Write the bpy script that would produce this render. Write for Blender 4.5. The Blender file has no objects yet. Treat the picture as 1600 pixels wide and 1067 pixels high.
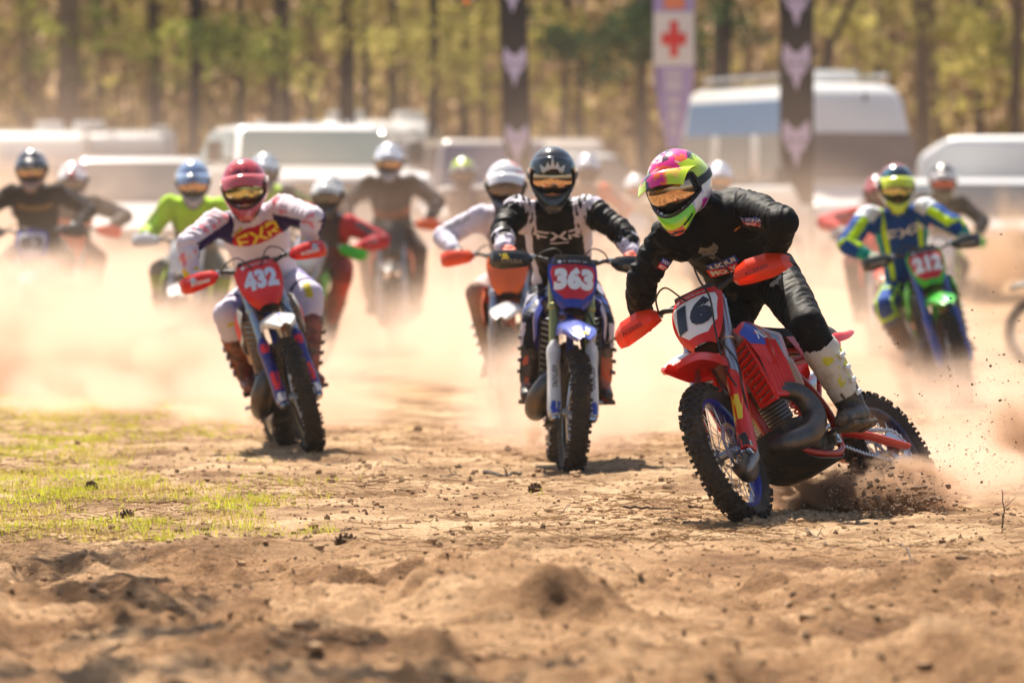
import bpy, bmesh, math, random
import numpy as np
from mathutils import Vector, Matrix, Quaternion
from mathutils.bvhtree import BVHTree

# ------------------------------------------------------------------ camera, world, sun, exposure
S = bpy.context.scene
COL = S.collection
FPX, HC, PH = 8889.0, 1.31, 352.0          # focal length in photo pixels, camera height, horizon row
cam_d = bpy.data.cameras.new("camera")
cam = bpy.data.objects.new("camera", cam_d); COL.objects.link(cam)
cam.location = (0, 0, HC)
cam.rotation_euler = (math.radians(90) - math.atan((533.5 - PH) / FPX), 0, 0)
cam_d.lens = 200; cam_d.sensor_width = 36
cam_d.clip_start = 0.5; cam_d.clip_end = 3000
cam_d.dof.use_dof = True; cam_d.dof.focus_distance = 25.9; cam_d.dof.aperture_fstop = 2.8
cam_d.dof.aperture_blades = 0
S.camera = cam
SUN = Vector((-0.22, 0.62, 1.0)).normalized()      # towards the sun
world = bpy.data.worlds.new("World"); S.world = world; world.use_nodes = True
wn = world.node_tree.nodes; wl = world.node_tree.links
sky = wn.new("ShaderNodeTexSky"); sky.sky_type = 'NISHITA'; sky.sun_disc = False
sky.sun_elevation = math.asin(SUN.z); sky.sun_rotation = math.atan2(SUN.x, SUN.y)
sky.air_density = 1.2; sky.dust_density = 2.0
wn["Background"].inputs[1].default_value = 0.065
wl.new(sky.outputs[0], wn["Background"].inputs[0])
sl = bpy.data.lights.new("sun", 'SUN'); sl.energy = 5.0; sl.angle = math.radians(0.53); sl.color = (1.0, 0.915, 0.79)
so = bpy.data.objects.new("sun", sl); COL.objects.link(so)
so.rotation_euler = (-SUN).to_track_quat('-Z', 'Y').to_euler()
S.view_settings.view_transform = 'Standard'; S.view_settings.look = 'None'
S.view_settings.exposure = 1.12; S.view_settings.gamma = 1.0
cy = S.cycles
cy.use_denoising = True
try: cy.denoiser = 'OPENIMAGEDENOISE'
except Exception: pass
cy.max_bounces = 7; cy.diffuse_bounces = 3; cy.glossy_bounces = 3; cy.transmission_bounces = 3
cy.volume_bounces = 2; cy.transparent_max_bounces = 12
cy.volume_step_rate = 1.0; cy.volume_max_steps = 128
cy.caustics_reflective = False; cy.caustics_refractive = False
cy.sample_clamp_indirect = 4.0
random.seed(7)
RNG = np.random.RandomState(11)

# ------------------------------------------------------------------ numeric noise
def _hash(i, j, k):
    h = (i * 374761393 + j * 668265263 + k * 2147483647 + 1013904223) & 0xffffffff
    h = ((h ^ (h >> 13)) * 1274126177) & 0xffffffff
    h = ((h ^ (h >> 16)) * 2246822519) & 0xffffffff
    return ((h ^ (h >> 15)) & 0xffff) / 65535.0
def vnoise(x, y, z=0.0):
    x = np.asarray(x, float); y = np.asarray(y, float); z = np.zeros_like(x) + z
    i = np.floor(x).astype(np.int64); j = np.floor(y).astype(np.int64); k = np.floor(z).astype(np.int64)
    fx, fy, fz = x - i, y - j, z - k
    fx = fx * fx * (3 - 2 * fx); fy = fy * fy * (3 - 2 * fy); fz = fz * fz * (3 - 2 * fz)
    r = 0
    for a in (0, 1):
        for b in (0, 1):
            for c in (0, 1):
                r = r + _hash(i + a, j + b, k + c) * (fx if a else 1 - fx) * (fy if b else 1 - fy) * (fz if c else 1 - fz)
    return r * 2 - 1
def fbm(x, y, z=0.0, o=4, g=0.5):
    r = 0; a = 1.0; f = 1.0; n = 0
    for q in range(o):
        r = r + a * vnoise(x * f + 17.3 * q, y * f - 9.1 * q, z * f + 3.7 * q); n += a; a *= g; f *= 2.03
    return r / n
def sstep(a, b, x):
    t = np.clip((np.asarray(x, float) - a) / (b - a), 0, 1); return t * t * (3 - 2 * t)

# ------------------------------------------------------------------ objects
def tag(o, label=None, cat=None, group=None, kind=None):
    if label: o['label'] = label
    if cat: o['category'] = cat
    if group: o['group'] = group
    if kind: o['kind'] = kind
    return o
def empty(name, loc=(0, 0, 0), rot=(0, 0, 0), parent=None):
    o = bpy.data.objects.new(name, None); COL.objects.link(o)
    o.location = loc; o.rotation_euler = rot; o.empty_display_size = 0.1
    if parent: o.parent = parent
    return o
def link(name, me, parent=None, mat=None):
    o = bpy.data.objects.new(name, me); COL.objects.link(o)
    if parent is not None: o.parent = parent
    if mat is not None:
        me.materials.clear(); me.materials.append(mat)
    return o
def px(x, d):            # photo column at distance d -> world X
    return (x - 800.0) / FPX * d
def pz(y, d):            # photo row at distance d -> world Z
    return HC - (y - PH) / FPX * d

# ------------------------------------------------------------------ materials
MATS = {}
def nt(m):
    return m.node_tree.nodes, m.node_tree.links
def mat(name, col=(0.5, 0.5, 0.5), rough=0.5, metal=0.0, coat=0.0, spec=0.5, attr=False, noise=0.0, nscale=30.0,
        bump=0.0, bscale=60.0, dirt=0.0, trans=0.0, aniso=None, sheen=0.0, dirtcol=(0.30, 0.20, 0.125), em=None, trl=0.0):
    key = name
    if key in MATS: return MATS[key]
    m = bpy.data.materials.new(name); m.use_nodes = True
    N, L = nt(m); b = N["Principled BSDF"]
    b.inputs["Base Color"].default_value = (*col, 1); b.inputs["Roughness"].default_value = rough
    b.inputs["Metallic"].default_value = metal; b.inputs["Coat Weight"].default_value = coat
    b.inputs["Coat Roughness"].default_value = 0.08
    b.inputs["Specular IOR Level"].default_value = spec
    b.inputs["Transmission Weight"].default_value = trans
    if sheen: b.inputs["Sheen Weight"].default_value = sheen
    tc = N.new("ShaderNodeTexCoord")
    src = None
    if attr:
        a = N.new("ShaderNodeAttribute"); a.attribute_name = "paint"; src = a.outputs["Color"]
    if noise or dirt:
        n = N.new("ShaderNodeTexNoise"); n.inputs["Scale"].default_value = nscale; n.inputs["Detail"].default_value = 5
        L.new(tc.outputs["Object"], n.inputs["Vector"])
    if noise:
        mx = N.new("ShaderNodeMix"); mx.data_type = 'RGBA'; mx.blend_type = 'MULTIPLY'
        mr = N.new("ShaderNodeMapRange"); mr.inputs[1].default_value = 0.3; mr.inputs[2].default_value = 0.7
        mr.inputs[3].default_value = 1 - noise; mr.inputs[4].default_value = 1 + noise * 0.6
        L.new(n.outputs[0], mr.inputs[0])
        mx.inputs[0].default_value = 1.0
        if src: L.new(src, mx.inputs[6])
        else: mx.inputs[6].default_value = (*col, 1)
        L.new(mr.outputs[0], mx.inputs[7]); src = mx.outputs[2]
    if dirt:
        n2 = N.new("ShaderNodeTexNoise"); n2.inputs["Scale"].default_value = nscale * 0.35; n2.inputs["Detail"].default_value = 6
        n2.inputs["Roughness"].default_value = 0.7
        L.new(tc.outputs["Object"], n2.inputs["Vector"])
        mr2 = N.new("ShaderNodeMapRange"); mr2.inputs[1].default_value = 0.62 - dirt * 0.3; mr2.inputs[2].default_value = 0.78 - dirt * 0.2
        mr2.inputs[4].default_value = min(1.0, 0.35 + dirt)
        L.new(n2.outputs[0], mr2.inputs[0])
        mx2 = N.new("ShaderNodeMix"); mx2.data_type = 'RGBA'
        L.new(mr2.outputs[0], mx2.inputs[0])
        if src: L.new(src, mx2.inputs[6])
        else: mx2.inputs[6].default_value = (*col, 1)
        mx2.inputs[7].default_value = (*dirtcol, 1); src = mx2.outputs[2]
        mr3 = N.new("ShaderNodeMapRange"); mr3.inputs[3].default_value = rough; mr3.inputs[4].default_value = 0.9
        L.new(mr2.outputs[0], mr3.inputs[0]); L.new(mr3.outputs[0], b.inputs["Roughness"])
    if src: L.new(src, b.inputs["Base Color"])
    if bump:
        nb = N.new("ShaderNodeTexNoise"); nb.inputs["Scale"].default_value = bscale; nb.inputs["Detail"].default_value = 4
        if aniso:
            mp = N.new("ShaderNodeMapping"); mp.inputs["Scale"].default_value = aniso
            L.new(tc.outputs["Object"], mp.inputs[0]); L.new(mp.outputs[0], nb.inputs["Vector"])
        else: L.new(tc.outputs["Object"], nb.inputs["Vector"])
        bp = N.new("ShaderNodeBump"); bp.inputs["Distance"].default_value = bump; bp.inputs["Strength"].default_value = 1.0
        L.new(nb.outputs[0], bp.inputs["Height"]); L.new(bp.outputs[0], b.inputs["Normal"])
    if trl:
        t = N.new('ShaderNodeBsdfTranslucent'); t.inputs[0].default_value = (*col, 1); ms = N.new('ShaderNodeMixShader'); ms.inputs[0].default_value = trl
        L.new(b.outputs[0], ms.inputs[1]); L.new(t.outputs[0], ms.inputs[2]); L.new(ms.outputs[0], N['Material Output'].inputs[0])
    if em:
        b.inputs["Emission Color"].default_value = (*em, 1); b.inputs["Emission Strength"].default_value = 3.0
    MATS[key] = m
    return m

# ------------------------------------------------------------------ mesh building
def setpaint(me, cols):
    a = me.color_attributes.new("paint", 'FLOAT_COLOR', 'POINT')
    c = np.ones((len(me.vertices), 4), np.float32); c[:, :3] = cols
    a.data.foreach_set("color", c.ravel())
def pts_of(me):
    a = np.empty(len(me.vertices) * 3, np.float32); me.vertices.foreach_get("co", a); return a.reshape(-1, 3).astype(float)
def smooth_me(me, on=True):
    me.polygons.foreach_set("use_smooth", [on] * len(me.polygons))
def mesh_from(name, V, F, smooth=False):
    me = bpy.data.meshes.new(name); me.from_pydata([tuple(v) for v in V], [], F)
    if smooth: smooth_me(me)
    return me
def quad_mesh(name, V, Q, smooth=True):          # fast path: V (n,3), Q (m,4)
    me = bpy.data.meshes.new(name); V = np.asarray(V, np.float32); Q = np.asarray(Q, np.int32)
    me.vertices.add(len(V)); me.vertices.foreach_set("co", V.ravel())
    me.loops.add(Q.size); me.loops.foreach_set("vertex_index", Q.ravel())
    me.polygons.add(len(Q)); me.polygons.foreach_set("loop_start", np.arange(0, Q.size, Q.shape[1], dtype=np.int32))
    me.polygons.foreach_set("loop_total", np.full(len(Q), Q.shape[1], np.int32))
    me.polygons.foreach_set("use_smooth", [smooth] * len(Q))
    me.update(calc_edges=True); me.validate()
    return me

class MB:
    """collects shapes; build() links them as ONE mesh object"""
    def __init__(s): s.V = []; s.F = []; s.SM = []; s.M = []; s.n = 0; s.mats = []
    def add(s, V, F, smooth=True, m=0):
        s.V.append(np.asarray(V, float)); s.F += [tuple(i + s.n for i in f) for f in F]
        s.SM += [smooth] * len(F); s.M += [m] * len(F); s.n += len(V); return s
    def box(s, c, size, R=None, bev=0.0, m=0):
        bm = bmesh.new(); bmesh.ops.create_cube(bm, size=1.0)
        for v in bm.verts: v.co = Vector((v.co.x * size[0], v.co.y * size[1], v.co.z * size[2]))
        if bev: bmesh.ops.bevel(bm, geom=list(bm.edges), offset=bev, segments=2, profile=0.6, affect='EDGES')
        V = np.array([v.co[:] for v in bm.verts]); F = [[v.index for v in f.verts] for f in bm.faces]; bm.free()
        if R is not None: V = V @ np.array(R.to_3x3() if hasattr(R, 'to_3x3') else R).T
        return s.add(V + np.array(c), F, bool(bev), m)
    def tube(s, P, r, n=10, cap=True, m=0, flat=1.0, closed=False):
        P = np.asarray(P, float); k = len(P); r = np.broadcast_to(np.asarray(r, float), (k,))
        if closed: T = np.roll(P, -1, 0) - np.roll(P, 1, 0)
        else: T = np.gradient(P, axis=0)
        T /= np.linalg.norm(T, axis=1)[:, None] + 1e-12
        u = np.cross(T[0], (0, 0, 1.0)); u = u if np.linalg.norm(u) > 0.05 else np.cross(T[0], (0, 1.0, 0)); u /= np.linalg.norm(u)
        ang = np.linspace(0, 2 * math.pi, n, endpoint=False); V = []
        for i in range(k):
            u = u - T[i] * (u @ T[i]); u /= np.linalg.norm(u) + 1e-12; w = np.cross(T[i], u)
            V.append(P[i] + r[i] * (np.cos(ang)[:, None] * u + flat * np.sin(ang)[:, None] * w))
        V = np.vstack(V); F = []
        for i in range(k if closed else k - 1):
            a = i * n; b = ((i + 1) % k) * n
            for j in range(n): F.append((a + j, a + (j + 1) % n, b + (j + 1) % n, b + j))
        if cap and not closed:
            F.append(tuple(range(n))[::-1]); F.append(tuple(range((k - 1) * n, k * n)))
        return s.add(V, F, True, m)
    def lathe(s, prof, c, axis, n=24, m=0, closed=False):      # prof: (radius, along)
        a = np.array(axis, float); a /= np.linalg.norm(a); u = np.cross(a, (0.3, 0.1, 1.0)); u /= np.linalg.norm(u); w = np.cross(a, u)
        ang = np.linspace(0, 2 * math.pi, n, endpoint=False); V = []
        for (r, h) in prof: V.append(np.array(c) + a * h + r * (np.cos(ang)[:, None] * u + np.sin(ang)[:, None] * w))
        k = len(prof); V = np.vstack(V); F = []
        for i in range(k if closed else k - 1):
            p = i * n; q = ((i + 1) % k) * n
            for j in range(n): F.append((p + j, p + (j + 1) % n, q + (j + 1) % n, q + j))
        if not closed:
            if prof[0][0] > 1e-6: F.append(tuple(range(n))[::-1])
            if prof[-1][0] > 1e-6: F.append(tuple(range((k - 1) * n, k * n)))
        return s.add(V, F, True, m)
    def cyl(s, a, b, r, n=14, m=0):
        a = np.array(a, float); b = np.array(b, float); h = np.linalg.norm(b - a); e = min(r * 0.15, h * 0.2)
        return s.lathe([(0, 0), (r - e, 0), (r, e), (r, h - e), (r - e, h), (0, h)], a, b - a, n, m)
    def ball(s, c, r, n=12, m=0, R=None):
        r = np.broadcast_to(np.asarray(r, float), (3,)); V = [(0, 0, 1)]; F = []
        k = n // 2
        for i in range(1, k):
            t = math.pi * i / k
            for j in range(n):
                p = 2 * math.pi * j / n; V.append((math.sin(t) * math.cos(p), math.sin(t) * math.sin(p), math.cos(t)))
        V.append((0, 0, -1)); e = len(V) - 1
        for j in range(n): F.append((0, 1 + j, 1 + (j + 1) % n)); F.append((e, e - n + (j + 1) % n, e - n + j))
        for i in range(k - 2):
            for j in range(n):
                a = 1 + i * n; F.append((a + j, a + n + j, a + n + (j + 1) % n, a + (j + 1) % n))
        V = np.array(V) * r
        if R is not None: V = V @ np.array(R).T
        return s.add(V + np.array(c), F, True, m)
    def capsule(s, a, b, ra, rb, n=12, m=0, flat=1.0):
        a = np.array(a, float); b = np.array(b, float); h = np.linalg.norm(b - a) + 1e-9; d = (b - a) / h
        P = []; R = []
        for t in (-1.0, -0.92, -0.7, -0.38, 0): P.append(a + d * t * ra); R.append(ra * math.sqrt(max(0.0004, 1 - t * t)))
        for t in (0.33, 0.66): P.append(a + (b - a) * t); R.append(ra + (rb - ra) * t)
        for t in (0, 0.38, 0.7, 0.92, 1.0): P.append(b + d * t * rb); R.append(rb * math.sqrt(max(0.0004, 1 - t * t)))
        return s.tube(P, R, n, True, m, flat)
    def sheet(s, G, th=0.003, sub=4, m=0, smooth=True, sub2=None):
        """G: rows x cols of control points, Catmull-Rom smoothed, given a thickness"""
        G = np.asarray(G, float)
        G = cr(G, sub); G = np.swapaxes(cr(np.swapaxes(G, 0, 1), sub2 or sub), 0, 1)
        a, b = G.shape[:2]
        du = np.gradient(G, axis=0); dv = np.gradient(G, axis=1); Nn = np.cross(du, dv)
        Nn /= np.linalg.norm(Nn, axis=2)[:, :, None] + 1e-12
        top = (G + Nn * th / 2).reshape(-1, 3); bot = (G - Nn * th / 2).reshape(-1, 3); o = a * b; F = []
        for i in range(a - 1):
            for j in range(b - 1):
                p = i * b + j; F.append((p, p + b, p + b + 1, p + 1)); F.append((o + p, o + p + 1, o + p + b + 1, o + p + b))
        ring = [j for j in range(b)] + [i * b + b - 1 for i in range(1, a)] + [(a - 1) * b + j for j in range(b - 2, -1, -1)] + [i * b for i in range(a - 2, 0, -1)]
        for q in range(len(ring)):
            x, y = ring[q], ring[(q + 1) % len(ring)]; F.append((x, y, o + y, o + x))
        return s.add(np.vstack([top, bot]), F, smooth, m)
    def prism(s, poly, f, h, m=0, smooth=False):
        """poly (2-D) mapped by f(u,v,w) for w=0 and w=h"""
        n = len(poly); V = [f(u, v, 0) for u, v in poly] + [f(u, v, h) for u, v in poly]
        F = [tuple(range(n))[::-1], tuple(range(n, 2 * n))] + [(i, (i + 1) % n, n + (i + 1) % n, n + i) for i in range(n)]
        return s.add(np.array(V, float), F, smooth, m)
    def xf(s, Mx):
        A = np.array(Mx); s.V = [v @ A[:3, :3].T + A[:3, 3] for v in s.V]; return s
    def build(s, name, mats, parent=None, paint=None, autosmooth=None):
        V = np.vstack(s.V); me = bpy.data.meshes.new(name); me.from_pydata(V.tolist(), [], s.F)
        me.polygons.foreach_set("use_smooth", s.SM)
        mats = mats if isinstance(mats, (list, tuple)) else [mats]
        for q in mats: me.materials.append(q)
        me.polygons.foreach_set("material_index", s.M)
        bm = bmesh.new(); bm.from_mesh(me); bmesh.ops.recalc_face_normals(bm, faces=bm.faces)
        if autosmooth is not False:
            lim = math.radians(autosmooth or 42)
            for e in bm.edges:
                if len(e.link_faces) == 2 and e.calc_face_angle(0) > lim: e.smooth = False
        bm.to_mesh(me); bm.free()
        if paint is not None: setpaint(me, paint(pts_of(me)))
        o = bpy.data.objects.new(name, me); COL.objects.link(o)
        if parent is not None: o.parent = parent
        return o
def cr(G, sub):
    """Catmull-Rom upsampling along axis 0"""
    n = len(G)
    if sub <= 1 or n < 3:
        if n == 2 and sub > 1: return np.array([G[0] + (G[1] - G[0]) * t for t in np.linspace(0, 1, sub + 1)])
        return G
    E = np.concatenate([[2 * G[0] - G[1]], G, [2 * G[-1] - G[-2]]]); out = []
    for i in range(n - 1):
        p0, p1, p2, p3 = E[i:i + 4]
        for k in range(sub):
            t = k / sub
            out.append(0.5 * (2 * p1 + (p2 - p0) * t + (2 * p0 - 5 * p1 + 4 * p2 - p3) * t * t + (3 * p1 - p0 - 3 * p2 + p3) * t ** 3))
    out.append(G[-1]); return np.array(out)
def crv(P, sub=6): return cr(np.asarray(P, float), sub)

def remesh(name, mb, voxel, iters=4, factor=0.5):
    V = np.vstack(mb.V); me = bpy.data.meshes.new("tmp"); me.from_pydata(V.tolist(), [], mb.F)
    bm = bmesh.new(); bm.from_mesh(me); bmesh.ops.recalc_face_normals(bm, faces=bm.faces); bm.to_mesh(me); bm.free()
    o = bpy.data.objects.new("tmp", me); COL.objects.link(o)
    r = o.modifiers.new("r", 'REMESH'); r.mode = 'VOXEL'; r.voxel_size = voxel; r.use_smooth_shade = True
    sm = o.modifiers.new("s", 'SMOOTH'); sm.factor = factor; sm.iterations = iters
    dg = bpy.context.evaluated_depsgraph_get(); dg.update()
    out = bpy.data.meshes.new_from_object(o.evaluated_get(dg)); out.name = name
    bpy.data.objects.remove(o); bpy.data.meshes.remove(me)
    out.materials.clear(); smooth_me(out)
    return out

# ---- flat shapes (letters, emblems) laid on a surface
def text_faces(txt, size=1.0, bold=0.0, shear=0.0, sx=1.0, spacing=1.0):
    c = bpy.data.curves.new("t", 'FONT'); c.body = txt; c.size = size; c.align_x = 'CENTER'; c.align_y = 'CENTER'
    c.offset = bold; c.shear = shear; c.space_character = spacing; c.resolution_u = 3
    c.fill_mode = 'BOTH'
    o = bpy.data.objects.new("t", c); COL.objects.link(o)
    dg = bpy.context.evaluated_depsgraph_get(); dg.update()
    me = bpy.data.meshes.new_from_object(o.evaluated_get(dg))
    bm = bmesh.new(); bm.from_mesh(me)
    bmesh.ops.remove_doubles(bm, verts=bm.verts, dist=size * 1e-4)
    for v in bm.verts: v.co.x *= sx
    x0 = min(v.co.x for v in bm.verts); x1 = max(v.co.x for v in bm.verts); y0 = min(v.co.y for v in bm.verts); y1 = max(v.co.y for v in bm.verts)
    for v in bm.verts: v.co.x -= (x0 + x1) / 2; v.co.y -= (y0 + y1) / 2
    bpy.data.objects.remove(o); bpy.data.curves.remove(c); bpy.data.meshes.remove(me)
    return bm, x1 - x0, y1 - y0
def poly_faces(polys):
    bm = bmesh.new()
    for P in polys:
        bm.faces.new([bm.verts.new((x, y, 0)) for x, y in P])
    bm.normal_update(); bmesh.ops.triangulate(bm, faces=list(bm.faces)); bm.normal_update()
    return bm
def decal(name, bm, W, H, frame, mat_, parent, target=None, off=0.002, cell=0.02, ray=(0.25, 0.5)):
    """bm in 2-D scaled to W x H, placed in frame (origin, right, up, out), projected along -out on target object(s)"""
    xs = [v.co.x for v in bm.verts]; ys = [v.co.y for v in bm.verts]
    sx = W / (max(xs) - min(xs)); sy = H / (max(ys) - min(ys)); cx = (max(xs) + min(xs)) / 2; cyy = (max(ys) + min(ys)) / 2
    for v in bm.verts: v.co.x = (v.co.x - cx) * sx; v.co.y = (v.co.y - cyy) * sy; v.co.z = 0
    if target is not None:
        for ax, half in ((0, W / 2), (1, H / 2)):
            k = int(half * 2 / cell)
            for i in range(1, k + 1):
                co = [0, 0, 0]; no = [0, 0, 0]; co[ax] = -half + i * 2 * half / (k + 1); no[ax] = 1
                bmesh.ops.bisect_plane(bm, geom=bm.verts[:] + bm.edges[:] + bm.faces[:], plane_co=co, plane_no=no)
    bm.normal_update(); bmesh.ops.triangulate(bm, faces=list(bm.faces))
    o, r, u, w = [Vector(q) for q in frame]; r.normalize(); u.normalize(); w.normalize()
    trees = []
    if target is not None:
        for t in (target if isinstance(target, (list, tuple)) else [target]):
            b2 = bmesh.new(); b2.from_mesh(t.data); trees.append(BVHTree.FromBMesh(b2)); b2.free()
    for v in bm.verts:
        p = o + r * v.co.x + u * v.co.y
        if trees:
            best = None
            for T in trees:
                h = T.ray_cast(p + w * ray[0], -w, ray[0] + ray[1])
                if h[0] is not None and (best is None or h[3] < best[0]): best = (h[3], h[0], h[1])
            if best: p = best[1] + w * off
            else:
                h = min((T.find_nearest(p) for T in trees), key=lambda q: q[3]); p = h[0] + w * off
        else: p = p + w * off
        v.co = p
    me = bpy.data.meshes.new(name)
    bmesh.ops.recalc_face_normals(bm, faces=bm.faces)
    bm.to_mesh(me); bm.free(); me.materials.append(mat_)
    ob = bpy.data.objects.new(name, me); COL.objects.link(ob)
    if parent is not None: ob.parent = parent
    return ob
FOX = [[(-.30, .80), (-.50, .95), (-.78, 1.25), (-.95, .62), (-.90, .10), (-.62, -.18), (-.66, -.42), (-.36, -.50), (-.18, -.98), (0, -1.45),
        (.18, -.98), (.36, -.50), (.66, -.42), (.62, -.18), (.90, .10), (.95, .62), (.78, 1.25), (.50, .95), (.30, .80), (0, .62)]]
FOXEYE = [[(-.62, .18), (-.18, -.02), (-.22, -.14), (-.50, -.02)], [(.62, .18), (.50, -.02), (.22, -.14), (.18, -.02)]]
FXR_P = [[(0, 1), (0, .80), (1.0, .80), (1.1, 1)], [(0, .64), (0, 0), (.22, 0), (.22, .28), (.78, .28), (.9, .47), (.22, .47), (.22, .64)],
         [(1.12, 1), (1.45, 1), (1.85, .56), (2.25, 1), (2.56, 1), (2.0, .38), (1.85, .38)], [(1.0, 0), (1.32, 0), (1.72, .42), (1.72, .6), (1.56, .62)],
         [(1.92, .36), (2.25, 0), (2.58, 0), (2.1, .5)],
         [(2.72, 1), (2.62, .8), (3.42, .8), (3.42, .5), (2.8, .5), (3.3, 0), (3.62, 0), (3.28, .34), (3.64, .34), (3.64, 1)],
         [(2.62, .64), (2.62, 0), (2.84, 0), (2.84, .42)]]
# ------------------------------------------------------------------ the ground
def rise(y):
    return 0.20 * sstep(37, 53, y) * 1.0 + 0.010 * np.clip(np.asarray(y, float) - 55, 0, 70) + 24.0 * sstep(170, 330, y)
def zg(x, y):
    x = np.asarray(x, float); y = np.asarray(y, float)
    edge = 23.1 + 0.5 * vnoise(x * 0.7, 1.0, 5.0) - 0.9 * sstep(-0.6, 1.2, x)
    near = 1 - sstep(-0.5, 0.5, y - edge)
    far = sstep(45, 60, y)
    bk = np.exp(-((x - px(1190, 25.6)) ** 2 + (y - 25.4) ** 2) / 0.5)
    a = (0.022 + 0.020 * near) * (1 - 0.6 * bk)
    z = rise(y) + a * fbm(x * 1.3, y * 1.3, 0, 3) * 1.7 + (0.016 + 0.026 * near) * fbm(x * 5, y * 5, 3.0, 5, 0.62)
    z += near * (0.115 * fbm(x * 1.0 + 3, y * 1.15, 9.0, 3) - 0.045)
    lump = np.clip(fbm(x * 3.1, y * 2.7, 41.0, 3), 0, 1); z += (0.035 + 0.10 * near) * lump ** 1.4 * (1 - far)
    # scuffed hollows and ruts
    h = vnoise(x * 2.2, y * 1.1, 21.0); z -= (0.02 + 0.035 * near) * sstep(0.38, 0.75, h) * (1 - far)
    z -= (0.012 + 0.022 * near) * np.exp(-((((x * 0.9 + 0.10 * y + 0.06 * np.sin(y * 1.1)) % 1.15) - 0.5) / 0.075) ** 2) * sstep(-0.1, 0.25, vnoise(x * 0.7, y * 0.25, 77.0)) * (1 - far)
    rg = 1 - np.abs(fbm(x * 0.9 + 0.25 * y, y * 0.35, 31.0, 2)) * 2.2
    z += 0.022 * near * np.clip(rg, 0, 1) ** 3
    z += (0.016 + 0.034 * near) * (1 - far) * np.clip(fbm(x * 14, y * 12, 4.0, 2), 0, 1)
    z -= 0.26 * np.exp(-((x - 4.9) / 1.3) ** 2 - ((y - 52.0) / 5.0) ** 2)
    return z
rows = np.concatenate([np.linspace(-15, 11, 14), np.arange(12, 33, 0.026), np.arange(33, 62, 0.11), np.geomspace(62, 700, 90)])
hw = np.where(rows < 40, np.clip(rows * 0.155, 3.4, 9), np.clip(rows * 0.155 + (rows - 40) * 0.6, 3.4, 420)); hw[:14] = 14
sc_ = np.linspace(-1, 1, 330); sc_ = np.sign(sc_) * (0.8 * np.abs(sc_) + 0.2 * np.abs(sc_) ** 4)
X = hw[:, None] * sc_[None, :]; Y = np.repeat(rows[:, None], len(sc_), 1)
Z = zg(X, Y)
nr, nc = X.shape
idx = (np.arange(nr - 1)[:, None] * nc + np.arange(nc - 1)[None, :]).ravel()
gm = quad_mesh("ground", np.stack([X.ravel(), Y.ravel(), Z.ravel()], 1), np.stack([idx, idx + 1, idx + nc + 1, idx + nc], 1))
m = bpy.data.materials.new("dirt"); m.use_nodes = True; N, L = nt(m); b = N["Principled BSDF"]
b.inputs["Roughness"].default_value = 0.95; b.inputs["Specular IOR Level"].default_value = 0.15
tc = N.new("ShaderNodeTexCoord")
def nz(scale, det=5, rough=0.6, vec=None):
    n = N.new("ShaderNodeTexNoise"); n.inputs["Scale"].default_value = scale; n.inputs["Detail"].default_value = det
    n.inputs["Roughness"].default_value = rough; L.new(vec or tc.outputs["Object"], n.inputs["Vector"]); return n.outputs[0]
def ramp(src, stops):
    r = N.new("ShaderNodeValToRGB"); L.new(src, r.inputs[0]); e = r.color_ramp.elements
    while len(e) < len(stops): e.new(0.5)
    for q, (p, c) in zip(e, stops): q.position = p; q.color = (*c, 1) if len(c) == 3 else c
    return r.outputs[0]
def mixc(f, a, bb, mode='MIX'):
    x = N.new("ShaderNodeMix"); x.data_type = 'RGBA'; x.blend_type = mode
    for s_, v in ((0, f), (6, a), (7, bb)):
        if isinstance(v, (int, float)): x.inputs[s_].default_value = v
        elif isinstance(v, tuple): x.inputs[s_].default_value = (*v, 1)
        else: L.new(v, x.inputs[s_])
    return x.outputs[2]
sepg = N.new("ShaderNodeSeparateXYZ"); L.new(tc.outputs["Object"], sepg.inputs[0])
base = ramp(nz(1.1, 6), [(0.36, (0.21, 0.108, 0.050)), (0.50, (0.43, 0.248, 0.125)), (0.62, (0.62, 0.392, 0.218))])
fine = ramp(nz(38, 6, 0.75), [(0.30, (0.45, 0.42, 0.40)), (0.47, (0.92, 0.9, 0.88)), (0.7, (1.22, 1.2, 1.16))])
pale = ramp(nz(1.7, 5), [(0.36, (0.27, 0.152, 0.075)), (0.49, (0.49, 0.312, 0.170)), (0.62, (0.70, 0.48, 0.285))])
mrg = N.new("ShaderNodeMath"); mrg.operation = 'MULTIPLY_ADD'; mrg.inputs[1].default_value = 2.2; L.new(nz(1.3, 4), mrg.inputs[0]); L.new(sepg.outputs[1], mrg.inputs[2])
mr9 = N.new("ShaderNodeMapRange"); mr9.inputs[1].default_value = 23.6; mr9.inputs[2].default_value = 24.9; L.new(mrg.outputs[0], mr9.inputs[0])
base = mixc(mr9.outputs[0], base, pale)
c1 = mixc(0.95, base, fine, 'MULTIPLY')
sp = ramp(nz(130, 3, 0.6), [(0.33, (0.28, 0.24, 0.22)), (0.45, (1, 1, 1))])
c2 = mixc(0.8, c1, sp, 'MULTIPLY')
L.new(c2, b.inputs["Base Color"])
bp = N.new("ShaderNodeBump"); bp.inputs["Distance"].default_value = 0.05; bp.inputs["Strength"].default_value = 0.9
ad = N.new("ShaderNodeMath"); ad.operation = 'ADD'; ml = N.new("ShaderNodeMath"); ml.operation = 'MULTIPLY'; ml.inputs[1].default_value = 0.4
L.new(nz(95, 5, 0.65), ml.inputs[0]); L.new(ml.outputs[0], ad.inputs[0]); L.new(nz(22, 6, 0.7), ad.inputs[1])
L.new(ad.outputs[0], bp.inputs["Height"]); L.new(bp.outputs[0], b.inputs["Normal"])
ground = link("ground", gm, None, m); tag(ground, "sandy brown dirt of the race track, loose and scuffed", None, None, "structure")

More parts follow.
